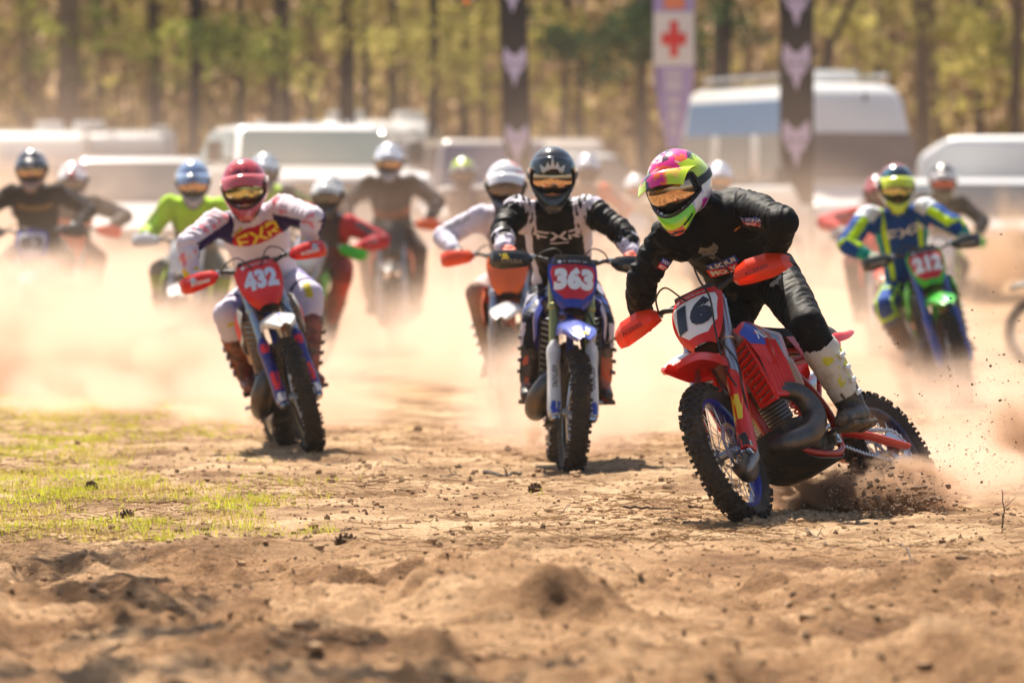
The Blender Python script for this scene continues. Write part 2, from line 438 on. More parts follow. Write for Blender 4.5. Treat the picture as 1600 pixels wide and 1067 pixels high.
# ------------------------------------------------------------------ the wood behind
def leaf_mesh(name, C, size, seed, flat=0.5, tri=False):
    """C (n,3) centres, one quad each, random orientation"""
    r = np.random.RandomState(seed); n = len(C); size = np.broadcast_to(size, (n,))
    a = r.normal(size=(n, 3)); a /= np.linalg.norm(a, axis=1)[:, None]; bq = r.normal(size=(n, 3)); bq = np.cross(a, bq); bq /= np.linalg.norm(bq, axis=1)[:, None]
    V = np.stack([C - a * size[:, None], C - bq * size[:, None] * flat, C + a * size[:, None], C + bq * size[:, None] * flat], 1).reshape(-1, 3)
    return quad_mesh(name, V, np.arange(n * 4).reshape(-1, 4), False)
def leafmat(name, c1, c2, c3, tr=0.45, sc=0.9):
    m = bpy.data.materials.new(name); m.use_nodes = True; N, L = nt(m); N.remove(N["Principled BSDF"])
    out = N["Material Output"]; g = N.new("ShaderNodeNewGeometry"); tc = N.new("ShaderNodeTexCoord")
    n = N.new("ShaderNodeTexNoise"); n.inputs["Scale"].default_value = sc; L.new(g.outputs["Position"], n.inputs["Vector"])
    r = N.new("ShaderNodeValToRGB"); e = r.color_ramp.elements; e.new(0.5)
    for q, p, c in zip(e, (0.36, 0.5, 0.64), (c1, c2, c3)): q.position = p; q.color = (*c, 1)
    ad = N.new("ShaderNodeMath"); ad.operation = 'MULTIPLY_ADD'; ad.inputs[1].default_value = 0.16
    L.new(g.outputs["Random Per Island"], ad.inputs[0]); 
    sb = N.new("ShaderNodeMath"); sb.operation = 'SUBTRACT'; sb.inputs[1].default_value = 0.08; L.new(n.outputs[0], sb.inputs[0]); L.new(sb.outputs[0], ad.inputs[2])
    L.new(ad.outputs[0], r.inputs[0])
    d = N.new("ShaderNodeBsdfDiffuse"); t = N.new("ShaderNodeBsdfTranslucent"); mx = N.new("ShaderNodeMixShader"); mx.inputs[0].default_value = tr
    L.new(r.outputs[0], d.inputs[0]); L.new(r.outputs[0], t.inputs[0]); L.new(d.outputs[0], mx.inputs[1]); L.new(t.outputs[0], mx.inputs[2]); L.new(mx.outputs[0], out.inputs[0])
    return m
SPRING = leafmat("spring leaves", (0.24, 0.21, 0.060), (0.41, 0.37, 0.10), (0.52, 0.45, 0.15))
PINE = leafmat("pine needles", (0.07, 0.10, 0.03), (0.17, 0.19, 0.045), (0.34, 0.36, 0.08))
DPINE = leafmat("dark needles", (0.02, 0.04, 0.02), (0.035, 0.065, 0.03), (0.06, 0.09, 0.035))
BRUSH = leafmat("dry brush", (0.20, 0.125, 0.072), (0.38, 0.265, 0.15), (0.44, 0.37, 0.11), 0.4, 0.45)
BARK = mat("bark", (0.060, 0.045, 0.040), 0.95, noise=0.5, nscale=6, bump=0.03, bscale=9, aniso=(1, 1, 0.25), spec=0.1)
BARKD = mat("dark bark", (0.022, 0.018, 0.022), 0.95, noise=0.4, nscale=6, bump=0.03, bscale=9, aniso=(1, 1, 0.25), spec=0.1)
BARKL = mat("grey brown bark", (0.14, 0.105, 0.082), 0.95, noise=0.4, nscale=6, bump=0.03, bscale=9, aniso=(1, 1, 0.25), spec=0.1)
def clump(rs, c, r, n):
    p = rs.normal(size=(n, 3)); p /= np.linalg.norm(p, axis=1)[:, None]; p *= (rs.rand(n, 1) ** 0.45) * r
    return p * np.array((1, 1, 0.6)) + c
def tree(px_, d, wpx, lean, bark, foli, label, group, seed, low=0, h=17.0, name="pine_tree", crown_n=26, boughs=None, bend=0.0):
    """trunk placed so it shows at column px_ and width wpx; crown mostly above the frame, low = boughs hanging into it"""
    rs = np.random.RandomState(seed); x = px(px_, d); z0 = float(zg(x, d)) - 0.1; r0 = wpx / 2 * d / FPX
    root = empty(name, (x, d, z0)); tag(root, label, "tree", group)
    hh = np.linspace(0, h, 12); wob = np.cumsum(rs.normal(size=(12, 2)) * 0.035, 0)
    P = np.stack([lean * hh + bend * np.sin(hh / h * 3) + wob[:, 0], wob[:, 1], hh], 1); P[0, :2] = 0
    R = r0 * (1.0 - 0.72 * hh / h); R[0] *= 1.35
    t = MB().tube(P, R, 10); C = []
    br = []
    for k in range(9):
        z = h * (0.50 + 0.48 * rs.rand()); a = rs.rand() * 6.28; ln = (1.9 - 1.0 * z / h) * (1.2 + rs.rand())
        i = np.interp(z, hh, P[:, 0]); p0 = np.array((i, 0, z)); p1 = p0 + np.array((math.cos(a) * ln, math.sin(a) * ln, 0.35 * ln)); br.append((p0, p1, 0.25 * r0))
    for (bx, bz) in (boughs or []):            # boughs that show in the frame: column, row
        q = np.array((px(bx, d) - x, rs.uniform(-0.8, 0.8), pz(bz, d) - z0)); zz = max(1.5, q[2] + 0.3)
        p0 = np.array((np.interp(zz, hh, P[:, 0]), 0, zz)); br.append((p0, q, 0.14 * r0))
        for k in range(3): C.append(clump(rs, q + rs.normal(size=3) * (0.45, 0.5, 0.22), 0.50, 46))
    for k in range(low):
        z = rs.uniform(3.0, 7.5); a = rs.rand() * 6.28; ln = rs.uniform(0.7, 2.0)
        p0 = np.array((np.interp(z, hh, P[:, 0]), 0, z)); p1 = p0 + np.array((math.cos(a) * ln, math.sin(a) * ln, rs.uniform(-0.2, 0.4) * ln)); br.append((p0, p1, 0.12 * r0))
        for q in range(3): C.append(clump(rs, p0 + (p1 - p0) * rs.uniform(0.5, 1.1) + rs.normal(size=3) * 0.2, 0.40, 24))
    for (p0, p1, r) in br[:9]:
        for k in range(crown_n // 9 + 1): C.append(clump(rs, p0 + (p1 - p0) * rs.uniform(0.5, 1.15) + rs.normal(size=3) * 0.35, 0.8, 60))
    for (p0, p1, r) in br:
        mid = (p0 + p1) / 2 + np.array((0, 0, 0.08)); t.tube([p0, mid, p1], [max(0.02, r), max(0.015, r * 0.7), 0.008], 5)
    t.build("trunk", bark, root)
    C = np.vstack(C); me = leaf_mesh("crown", C, rs.uniform(0.05, 0.13, len(C)), seed, 0.42)
    link("crown", me, root, foli)
    return root
DK = "dark grey pine trunk"
TREES = [  # column, distance, width px, lean, bark, foliage, label, boughs, low
 (105, 112, 44, .004, BARKL, PINE, "broad brown pine trunk near the left edge with yellow green boughs", [(190, 40), (150, 70), (170, 20), (120, 95)], 1),
 (232, 118, 26, .0, BARK, SPRING, "grey brown trunk between the broad left pine and the dark pine", [(220, 60), (255, 30)], 2),
 (290, 98, 24, .012, BARKD, PINE, "dark pine trunk with green boughs, just left of the white pickup", [(330, 60), (275, 85), (370, 70), (405, 115), (345, 40), (310, 75)], 2),
 (380, 104, 14, .004, BARKD, PINE, "thin dark trunk right above the white pickup cab", [(395, 95), (410, 75)], 1),
 (428, 100, 13, .0, BARKD, SPRING, "left one of a close pair of dark trunks behind the pickup", [], 0),
 (449, 101, 16, .0, BARKD, PINE, "right one of a close pair of dark trunks behind the pickup", [(470, 10)], 0),
 (537, 96, 30, .002, BARKD, SPRING, "thick dark trunk above the roof with the white vents", [(560, 20)], 1),
 (577, 104, 12, .0, BARKD, SPRING, "slim dark trunk just right of the thick dark trunk above the roof vents", [], 1),
 (617, 108, 16, -.003, BARKD, SPRING, "dark trunk with yellow green leaves above the white camper roof", [(640, 30), (610, 60), (600, 90)], 3),
 (677, 100, 17, .004, BARKD, SPRING, "dark trunk between the white camper roof and the drone", [(700, 40), (660, 100), (720, 70)], 3),
 (712, 112, 11, .012, BARK, SPRING, "thin leaning trunk among yellow leaves left of the first fox banner", [(735, 60), (750, 100), (700, 20)], 3),
 (758, 116, 12, .002, BARKL, SPRING, "pale slim trunk partly behind the first fox banner's left edge", [(770, 30), (745, 140)], 3),
 (868, 110, 13, .03, BARKL, SPRING, "slanting slim trunk right of the first fox banner", [(880, 30), (860, 110)], 2),
 (905, 120, 16, .0, BARKL, SPRING, "pale trunk among brown brush between the first fox banner and the dark green boughs", [(900, 60)], 2),
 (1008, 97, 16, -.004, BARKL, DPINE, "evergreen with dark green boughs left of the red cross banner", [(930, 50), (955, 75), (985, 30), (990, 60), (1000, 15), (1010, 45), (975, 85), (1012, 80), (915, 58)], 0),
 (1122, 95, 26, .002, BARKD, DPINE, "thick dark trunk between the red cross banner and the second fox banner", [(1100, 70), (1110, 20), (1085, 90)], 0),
 (1152, 97, 12, .42, BARKD, SPRING, "dark trunk leaning steeply to the right behind the tall van", [], 0),
 (1300, 112, 16, .0, BARKL, SPRING, "pale brown trunk above the right half of the tall van", [(1290, 60), (1320, 20), (1340, 60)], 3),
 (1365, 118, 14, .0, BARKL, SPRING, "pale trunk above the right end of the tall van's roof", [(1380, 50), (1400, 90)], 3),
 (1440, 106, 28, .004, BARKL, SPRING, "broad brown trunk above the white caravan's left end", [(1470, 50), (1420, 30), (1490, 80)], 2),
 (1530, 114, 16, .0, BARKL, PINE, "brown trunk with green boughs above the middle of the white caravan", [(1510, 50), (1550, 35), (1530, 90), (1575, 100)], 2),
 (1590, 108, 22, -.003, BARKL, SPRING, "broad brown trunk at the right edge of the picture", [(1570, 100), (1590, 40)], 2),
 (40, 120, 16, .0, BARKL, SPRING, "pale thin trunk at the far left edge of the wood", [(20, 40), (60, 90)], 2),
 (165, 124, 13, .0, BARK, SPRING, "slim brown trunk just right of the broad pine at the left", [(160, 120)], 2),
 (335, 126, 12, .0, BARKL, SPRING, "slim pale trunk between the dark pine and the pickup's thin trunk", [(320, 110)], 2),
 (490, 122, 14, .0, BARKL, SPRING, "pale trunk between the pair of dark trunks and the thick dark one", [(500, 60)], 2),
 (1068, 124, 14, .0, BARK, SPRING, "slim trunk just right of the red cross banner's top", [(1060, 20)], 1),
]
for i, (c, d, w, ln, bk, fo, lab, bo, lo) in enumerate(TREES):
    tree(c, d, w, ln, bk, fo, lab, "trees of the wood behind the parked vehicles", 100 + i, lo, 15 + (i * 37 % 5), "pine_tree" if fo in (PINE, DPINE) else "broadleaf_tree", 22, bo)
# the undergrowth and the far wood, one mass
rs = np.random.RandomState(5)
n = 95000; y = rs.uniform(118, 168, n); x = rs.uniform(-0.21, 0.21, n) * y; z = rs.uniform(0, 1, n) ** 1.25 * 17
keep = fbm(x * 0.45, y * 0.1, z * 0.16, 3) + rs.normal(size=n) * 0.22 > -0.42
x, y, z = x[keep], y[keep], z[keep]
C = np.stack([x, y, z + rise(y)], 1)
# thin upright stems among it
br = MB()
for k in range(170):
    yy = rs.uniform(112, 165); xx = rs.uniform(-0.2, 0.2) * yy; z0 = float(rise(yy)); r = rs.uniform(0.03, 0.10); lx = rs.normal() * 0.5
    br.tube([(xx, yy, z0), (xx + lx * 0.3, yy, z0 + 6), (xx + lx, yy, z0 + 15)], [r, r * 0.8, r * 0.4], 5)
wood = link("far_wood", leaf_mesh("far_wood", C, rs.uniform(0.13, 0.36, len(C)), 77, 0.5), None, BRUSH)
tag(wood, "hazy mass of dry brush and budding undergrowth behind the trees", None, None, "stuff")
st = br.build("far_stems", BARKL); tag(st, "thin upright stems deep in the brown undergrowth", None, None, "stuff")

# a pine standing outside the left of the frame: its boughs dapple the near ground
root = empty("pine_tree", (-4.3, 20.4, float(zg(-4.3, 20.4)) - 0.1)); tag(root, "pine beside the track at the near left whose boughs shade the foreground", "tree", "trees beside the track"); rs = np.random.RandomState(8)
t = MB().tube([(0, 0, 0), (0.05, 0.02, 4), (-0.05, 0.0, 9), (0, 0, 14)], [0.24, 0.19, 0.13, 0.03], 12); C = []
for (gx, gy, h) in ((-1.5, 16.7, 6.0), (-0.9, 15.9, 6.6), (-1.2, 18.6, 5.6), (-0.3, 15.4, 7.0), (-1.7, 20.6, 6.2), (0.3, 15.2, 7.2), (-0.75, 17.4, 6.4), (-1.6, 15.3, 7.4), (-1.55, 22.2, 5.8), (0.8, 15.0, 7.6)):
    p = np.array((gx, gy, 0.0)) + np.array(SUN) * (h / SUN.z) - np.array(root.location); s0 = np.array((0, 0, min(12, p[2] - 0.6)))
    t.tube([s0, (s0 + p) / 2 + (0, 0, 0.2), p], [0.05, 0.03, 0.01], 6)
    for k in range(3): C.append(clump(rs, p + rs.normal(size=3) * (0.28, 0.25, 0.2), 0.36, 110))
for k in range(60): z = rs.uniform(8.5, 14); a = rs.rand() * 6.28; r = (15 - z) * 0.3; C.append(clump(rs, np.array((math.cos(a) * r - 0.8, math.sin(a) * r, z)), 0.6, 60))
t.build("trunk", BARK, root); C = np.vstack(C); link("crown", leaf_mesh("crown", C, rs.uniform(0.05, 0.11, len(C)), 9, 0.35), root, PINE)
# ------------------------------------------------------------------ motorcycles
BLK = mat("black plastic", (0.018, 0.017, 0.016), 0.55, dirt=0.35, nscale=14)
RUB = mat("dusty tyre rubber", (0.032, 0.026, 0.021), 0.85, dirt=0.42, nscale=22, dirtcol=(0.12, 0.078, 0.048), bump=0.002, bscale=80)
STEEL = mat("steel", (0.55, 0.55, 0.56), 0.32, 1.0, dirt=0.2, nscale=20)
CHROME = mat("chrome", (0.75, 0.75, 0.75), 0.12, 1.0)
ALU = mat("anodised aluminium", (0.42, 0.44, 0.47), 0.35, 0.9, dirt=0.2, nscale=18)
ENG = mat("engine cast metal", (0.10, 0.095, 0.09), 0.5, 0.6, dirt=0.5, nscale=16, bump=0.002, bscale=50)
PIPE = mat("grey oily exhaust metal", (0.11, 0.10, 0.098), 0.38, 0.8, dirt=0.42, nscale=14, noise=0.25, bump=0.0008, bscale=90)
TANK = mat("milky fuel tank plastic", (0.62, 0.36, 0.24), 0.4, coat=0.2, dirt=0.2, nscale=10)
SEAT = mat("grippy black seat cover", (0.02, 0.02, 0.022), 0.85, bump=0.0015, bscale=200, dirt=0.3)
WHITE = mat("white print", (0.80, 0.79, 0.77), 0.45)
INK = mat("black print", (0.012, 0.012, 0.014), 0.5)
NAVY = mat("dark navy print", (0.012, 0.018, 0.04), 0.45)
def plastic(name, c, dirt=0.18, trl=0.22): return mat(name + " moulded plastic", c, 0.32, coat=0.35, dirt=dirt, nscale=9, noise=0.08, trl=trl)
RED = plastic("bright red", (0.88, 0.022, 0.010), 0.12, 0.28); ORANGE = plastic("fluorescent orange red", (1.0, 0.075, 0.015), 0.02, 0.40)
BLUE = plastic("royal blue", (0.012, 0.045, 0.42)); GREEN = plastic("lime green", (0.05, 0.58, 0.03), 0.08, 0.3); WHT = plastic("white", (0.78, 0.78, 0.78))
KORG = plastic("orange", (0.90, 0.16, 0.02)); DRED = plastic("plate red", (0.72, 0.014, 0.025), 0.03, 0.2); VIO = plastic("violet blue", (0.07, 0.04, 0.30))
BLKP = plastic("black", (0.02, 0.02, 0.02), 0.3); GREYP = plastic("grey", (0.3, 0.3, 0.32)); YEL = mat("yellow print", (0.85, 0.62, 0.03), 0.45)
REDP = mat("red print", (0.75, 0.02, 0.02), 0.45); BLUP = mat("blue print", (0.02, 0.06, 0.40), 0.45); LBL = mat("light blue print", (0.35, 0.5, 0.8), 0.45)
GRNP = mat("green print", (0.2, 0.55, 0.06), 0.45)

_W = {}
def wheel_meshes(R, w, lod):
    k = (R, w, lod)
    if k in _W: return _W[k]
    rt = w / 2; Rc = R - 0.013 - rt * 0.93                   # carcass
    n = 72 if lod < 2 else 40
    prof = [(Rc - 0.028, -rt * 0.55), (Rc - 0.01, -rt * 0.86), (Rc + rt * 0.30, -rt * 0.98), (Rc + rt * 0.68, -rt * 0.74), (Rc + rt * 0.88, -rt * 0.38), (Rc + rt * 0.93, 0)]
    prof = prof + [(a, -b) for a, b in prof[-2::-1]]; t = MB().lathe(prof + [(Rc - 0.034, rt * 0.4), (Rc - 0.034, -rt * 0.4)], (0, 0, 0), (0, 1, 0), n, closed=True)
    pit = 34 if lod < 2 else 30
    for i in range(pit * 2):
        a = math.pi * i / pit; rad = np.array((math.cos(a), 0, math.sin(a))); tan = np.array((-math.sin(a), 0, math.cos(a))); ax = np.array((0, 1.0, 0))
        if i % 2: rowsl = ((-0.22, 0.90, 0.014, 0.016), (0.22, 0.90, 0.014, 0.016), (-0.93, 0.40, 0.015, 0.010), (0.93, 0.40, 0.015, 0.010))
        else: rowsl = ((-0.62, 0.74, 0.015, 0.013), (0.62, 0.74, 0.015, 0.013), (-0.96, 0.30, 0.010, 0.009), (0.96, 0.30, 0.010, 0.009)) if i % 4 else ((-0.60, 0.76, 0.015, 0.014), (0.60, 0.76, 0.015, 0.014), (0, 0.93, 0.013, 0.012))
        for (la, hr, hl, hwid) in rowsl:
            nrm = rad * hr + ax * la * 0.9; nrm /= np.linalg.norm(nrm); side = np.cross(tan, nrm)
            c = rad * (Rc + rt * hr * 0.95) + ax * la * rt * 0.95
            Rm = np.stack([tan, side, nrm], 1)
            t.box(c + nrm * 0.005, (hl * 1.05, hwid * 1.5, 0.024), Rm)
    sp = MB()
    for i in range(32):
        a = 2 * math.pi * i / 32; s_ = 1 if i % 2 else -1; b_ = a + (0.55 if (i // 2) % 2 else -0.55)
        sp.tube([(0.035 * math.cos(b_), s_ * 0.036, 0.035 * math.sin(b_)), ((Rc - 0.04) * math.cos(a), s_ * 0.006, (Rc - 0.04) * math.sin(a))], 0.0024 if lod == 0 else 0.003, 4)
    rm = MB().lathe([(Rc - 0.045, -0.010), (Rc - 0.040, -rt * 0.5), (Rc - 0.022, -rt * 0.62), (Rc - 0.018, -rt * 0.5), (Rc - 0.032, -0.01), (Rc - 0.032, 0.01), (Rc - 0.018, rt * 0.5), (Rc - 0.022, rt * 0.62), (Rc - 0.040, rt * 0.5), (Rc - 0.045, 0.010)], (0, 0, 0), (0, 1, 0), 60, closed=True)
    hb = MB().lathe([(0, -0.062), (0.022, -0.062), (0.024, -0.045), (0.040, -0.040), (0.040, -0.032), (0.022, -0.024), (0.020, 0.024), (0.040, 0.032), (0.040, 0.040), (0.024, 0.045), (0.022, 0.062), (0, 0.062)], (0, 0, 0), (0, 1, 0), 20)
    dr = 0.132 if R > 0.335 else 0.118; dy = 0.052
    dk = MB(); dk.lathe([(dr - 0.028, dy), (dr, dy), (dr, dy + 0.004), (dr - 0.028, dy + 0.004)], (0, 0, 0), (0, 1, 0), 48, closed=True)
    for i in range(6):
        a = i * math.pi / 3; dk.box((dr * 0.55 * math.cos(a), dy + 0.002, dr * 0.55 * math.sin(a)), (dr * 0.62, 0.004, 0.012), Matrix.Rotation(-a, 3, 'Y'))
    _W[k] = [q for q in (t, sp, rm, hb, dk)]
    objs = []
    for q, nm, mt in ((t, "tyre", RUB), (sp, "spokes", STEEL), (rm, "rim", None), (hb, "hub", None), (dk, "brake_disc", STEEL)):
        o = q.build(nm, mt or ALU); me = o.data; bpy.data.objects.remove(o); objs.append(me)
    _W[k] = objs
    return objs
_WC = {}
def wheel(name, root, Mx, R, w, lod, rimm, hubm, disc_side=1):
    t, sp, rm, hb, dk = wheel_meshes(R, w, lod)
    def cp(me, mt):
        if mt is None: return me
        k = (me.name, mt.name)
        if k not in _WC: c = me.copy(); c.materials.clear(); c.materials.append(mt); _WC[k] = c
        return _WC[k]
    h = link(name, cp(hb, hubm), root); h.matrix_local = Mx
    for nm, me in (("tyre", t), ("rim", cp(rm, rimm)), ("spokes", sp), ("brake_disc", dk)):
        c = link(nm, me, h)
        if nm == "brake_disc" and disc_side < 0: c.rotation_euler = (0, 0, math.pi)
    return h

AX = np.array((0.72, 0, 0.345)); UF = np.array((-0.446, 0, 0.895)); FN = np.array((0.895, 0, 0.446))
PEG = np.array((-0.07, 0.20, 0.375))
def fk(t, s=0, f=0): return AX + np.array((-0.03, 0, 0.0)) + UF * t + FN * f + np.array((0, s, 0))
def steer_matrix(a):
    o = Vector(fk(0.8, 0, -0.022)); return Matrix.Translation(o) @ Matrix.Rotation(a, 4, Vector(UF)) @ Matrix.Translation(-o)
GRIP = np.array((0.262, 0.335, 1.150))         # grip centre (left), unsteered
def bike_matrix(P):
    """P: x, d, yaw (0 = straight at the camera, + = nose to image right), lean (+ = top to image left as seen), pitch"""
    head = math.radians(-90 + P['yaw'])
    z = float(zg(P['x'], P['d'])) + P.get('dz', 0)
    return Matrix.Translation((P['x'], P['d'], z)) @ Matrix.Rotation(head, 4, 'Z') @ Matrix.Rotation(math.radians(P['lean']), 4, 'X') @ Matrix.Rotation(-math.radians(P.get('pitch', 0)), 4, 'Y')
def plate_text(bm_args, **k): return text_faces(*bm_args, **k)

def bike(P, C, label, num=None, lod=0, group="motorcycles racing towards the camera", seed=0):
    root = empty("motorcycle"); root.matrix_world = bike_matrix(P)
    tag(root, label, "motorcycle", group)
    g = C.get; ST = steer_matrix(math.radians(P.get('steer', 0)))
    STn = np.array(ST)
    def sv(p): p = np.asarray(p, float); return p @ STn[:3, :3].T + STn[:3, 3]
    def sd(p): return np.asarray(p, float) @ STn[:3, :3].T
    main, sec, frame = C['main'], g('sec', WHT), g('frame', BLKP)
    # wheels
    wheel("front_wheel", root, ST @ Matrix.Translation(AX), 0.345, 0.100, lod, g('rim'), g('hub'))
    wheel("rear_wheel", root, Matrix.Translation((-0.74, 0, 0.325)), 0.328, 0.118, lod, g('rim_r', g('rim')), g('hub'), -1)
    # forks: each leg with its guard
    for s in (0.098, -0.098):
        f = MB(); f.capsule(fk(0.34, s), fk(0.36, s), 0.0295, 0.0295, 16); f.cyl(fk(0.36, s), fk(0.84, s), 0.0275, 18); f.cyl(fk(0.84, s), fk(0.865, s), 0.021, 12)
        f.cyl(fk(0.60, s), fk(0.635, s), 0.034, 18)
        f.xf(ST); fo = f.build("fork_leg", g('fork', ALU), root)
        i = MB(); i.cyl(fk(0.02, s), fk(0.36, s), 0.024, 14); i.box(fk(0.0, s, 0.01), (0.055, 0.05, 0.10), Matrix.Rotation(-0.46, 3, 'Y'), 0.012); i.box(fk(0.05, s, -0.02), (0.04, 0.045, 0.07), Matrix.Rotation(-0.46, 3, 'Y'), 0.01)
        i.cyl(AX + (0, s * 0.6, 0), AX + (0, s * 1.36, 0), 0.016, 12)
        i.xf(ST); i.build("fork_slider", CHROME if lod < 2 else ALU, fo)
        sg = 1 if s > 0 else -1
        G = [];                                             # guard: wraps the front and outside of the slider
        for t, wd in ((-0.035, 0.030), (0.02, 0.040), (0.12, 0.037), (0.26, 0.036), (0.36, 0.040), (0.405, 0.022)):
            G.append([fk(t, s - sg * wd * 0.75, 0.030), fk(t, s - sg * wd * 0.1, 0.052), fk(t, s + sg * wd * 0.72, 0.040), fk(t, s + sg * wd * 1.02, 0.004), fk(t, s + sg * wd * 0.85, -0.026)])
        q = MB().sheet(G, 0.0035, 3); q.xf(ST); gu = q.build("fork_guard", g('guardm', WHT), fo)
        if lod == 0 and (g('guard_text') or g('guard_band')):
            for (txt, t0, hgt, mt) in g('guard_text', []):
                bm, a, b_ = text_faces(txt, 1.0, 0.03)
                decal("guard_lettering", bm, hgt, 0.026, (sv(fk(t0, s + sg * 0.004, 0.05)), sd(UF), sd((0, -1.0, 0)), sd(FN)), mt, gu, gu, 0.0015, 0.03)
            for (t0, t1, mt) in g('guard_band', []):
                bm = poly_faces([[(-1, -1), (1, -0.6), (1, 1), (-1, 0.6)]])
                decal("guard_graphic", bm, t1 - t0, 0.062, (sv(fk((t0 + t1) / 2, s + sg * 0.004, 0.05)), sd(UF), sd((0, 1, 0)), sd(FN)), mt, gu, gu, 0.001, 0.02)
    c = MB()
    for t in (0.615, 0.80):
        c.box(fk(t, 0, -0.012), (0.075, 0.235, 0.030), Matrix.Rotation(-0.46, 3, 'Y'), 0.010)
    c.cyl(fk(0.60, 0, -0.022), fk(0.83, 0, -0.022), 0.022, 14); c.xf(ST); c.build("fork_clamp", g('clamp', BLKP), root)
    # brake calliper and disc guard on the left
    k = MB(); k.box(AX + (-0.125, 0.070, 0.035), (0.10, 0.040, 0.060), Matrix.Rotation(0.9, 3, 'Y'), 0.012); k.box(AX + (-0.06, 0.075, 0.05), (0.05, 0.02, 0.09), None, 0.008); k.xf(ST); k.build("brake_calliper", BLK, root)
    if g('disc_guard'):
        G = []
        for a in np.radians([150, 185, 220, 255, 290, 325]):
            G.append([AX + (math.cos(a) * r, y, math.sin(a) * r) for r, y in ((0.155, 0.045), (0.150, 0.082), (0.09, 0.098), (0.04, 0.094))])
        k = MB().sheet(G, 0.004, 4); k.xf(ST); k.build("disc_guard", BLK, root)
        k = MB().capsule(AX + (-0.13, 0.095, 0.16), AX + (-0.12, 0.095, 0.06), 0.034, 0.030, 12, flat=0.8); k.capsule(AX + (-0.12, 0.095, 0.06), AX + (-0.03, 0.100, -0.06), 0.026, 0.034, 10, flat=0.6); k.capsule(AX + (-0.03, 0.1, -0.06), AX + (0.05, 0.095, -0.11), 0.036, 0.026, 10, flat=0.6); k.xf(ST); k.build("calliper_guard", g('cguard', BLK), root)
    # front fender
    if True:
        cl = [(0.30, 0.830, 0.055, 0.012, 0.02), (0.42, 0.835, 0.070, 0.022, 0.045), (0.55, 0.832, 0.088, 0.030, 0.07), (0.70, 0.826, 0.092, 0.026, 0.055), (0.84, 0.806, 0.082, 0.016, 0.03), (0.95, 0.775, 0.062, 0.008, 0.016), (1.01, 0.748, 0.030, 0.003, 0.006)]
        G = [[np.array((x - 0.02, -w * 1.04, z - dn - 0.012)), np.array((x, -w, z - dn * 0.45)), np.array((x, -w * 0.62, z - cr_ * 0.2)), np.array((x, 0, z + 0.012)), np.array((x, w * 0.62, z - cr_ * 0.2)), np.array((x, w, z - dn * 0.45)), np.array((x - 0.02, w * 1.04, z - dn - 0.012))] for x, z, w, cr_, dn in cl]
        q = MB().sheet(G, 0.004, 4); q.xf(ST); fd = q.build("front_fender", g('fender', main), root)
        if g('fender_gfx') and lod < 2:
            for (mt, poly) in g('fender_gfx'):
                bm = poly_faces([poly]); xs = [p[0] for p in poly]; ys = [p[1] for p in poly]
                decal("fender_graphic", bm, max(xs) - min(xs), max(ys) - min(ys), (sv(((min(ys) + max(ys)) / 2, (min(xs) + max(xs)) / 2, 0.84)), sd((0, 1, 0)), sd((1, 0, 0)), sd((0, 0, 1))), mt, fd, fd, 0.0016, 0.015)
    # number plate with its field and digits
    G = []
    for t, w, f in ((0.585, 0.058, 0.085), (0.64, 0.100, 0.098), (0.72, 0.126, 0.104), (0.80, 0.134, 0.098), (0.872, 0.126, 0.082), (0.90, 0.108, 0.070)):
        G.append([fk(t, -w, f - 0.045), fk(t, -w * 0.66, f - 0.012), fk(t, 0, f), fk(t, w * 0.66, f - 0.012), fk(t, w, f - 0.045)])
    q = MB().sheet(G, 0.004, 4); q.xf(ST); pl = q.build("number_plate", g('plate', main), root)
    fr = lambda t, s=0: (sv(fk(t, s, 0.10)), sd((0, 1, 0)), sd(UF), sd(FN))
    fieldp = [(-1, .62), (-.93, .95), (-.3, 1), (.3, 1), (.93, .95), (1, .62), (.86, -.45), (.42, -1), (-.42, -1), (-.86, -.45)]
    if num and lod < 3:
        decal("plate_field", poly_faces([fieldp]), g('fw', 0.228), g('fh', 0.215), fr(0.732), g('field', WHITE), pl, pl, 0.003, 0.008)
        bm, a, b_ = text_faces(num, 1.0, g('nb', 0.06), 0.06 if lod == 0 else 0, 1.0, 1.07)
        decal("race_number", bm, g('nw', 0.19), g('nh', 0.12), fr(0.745), g('ink', INK), pl, pl, 0.007, 0.008)
        if lod == 0:
            decal("plate_header", poly_faces([[(-1, -.8), (-.5, -1), (.5, -1), (1, -.8), (.86, .9), (-.86, .9)]]), 0.235, 0.042, fr(0.858), g('headm', INK), pl, pl, 0.005, 0.01)
            decal("plate_badge", poly_faces([[(math.cos(a_), math.sin(a_)) for a_ in np.linspace(0, 6.28, 16, endpoint=False)]]), 0.022, 0.022, fr(0.850, -0.075), WHITE, pl, pl, 0.008, 0.008)
            for i_ in range(5): decal("plate_fine_print", poly_faces([[(-1, -1), (1, -1), (1, 1), (-1, 1)]]), 0.022, 0.008, fr(0.853, -0.045 + 0.027 * i_), g('rowink', mat('grey fine print', (0.45, 0.43, 0.44), 0.5)), pl, pl, 0.008, 0.01)
            bm = poly_faces([fieldp]); 
            for sgn in ((1, -1) if g('plate_ears') else ()):
                decal("plate_corner", poly_faces([[(0, 0), (1, 0.1), (1, 1), (0.45, 1)]]), sgn * 0.04, 0.05, fr(0.69, sgn * 0.075), g('plate_ears'), pl, pl, 0.0022, 0.02)
    # handlebar, grips, levers, guards, cables
    def bp_(s): return [np.array((0.352, 0, 1.122)), np.array((0.352, s * 0.07, 1.122)), np.array((0.335, s * 0.15, 1.150)), np.array((0.312, s * 0.20, 1.160)), np.array((0.245, s * 0.395, 1.147))]
    path = crv(bp_(-1)[::-1] + bp_(1)[1:], 4)
    q = MB().tube(path, 0.0125, 10); q.tube([(0.33, -0.155, 1.153), (0.336, 0, 1.162), (0.33, 0.155, 1.153)], 0.009, 8)
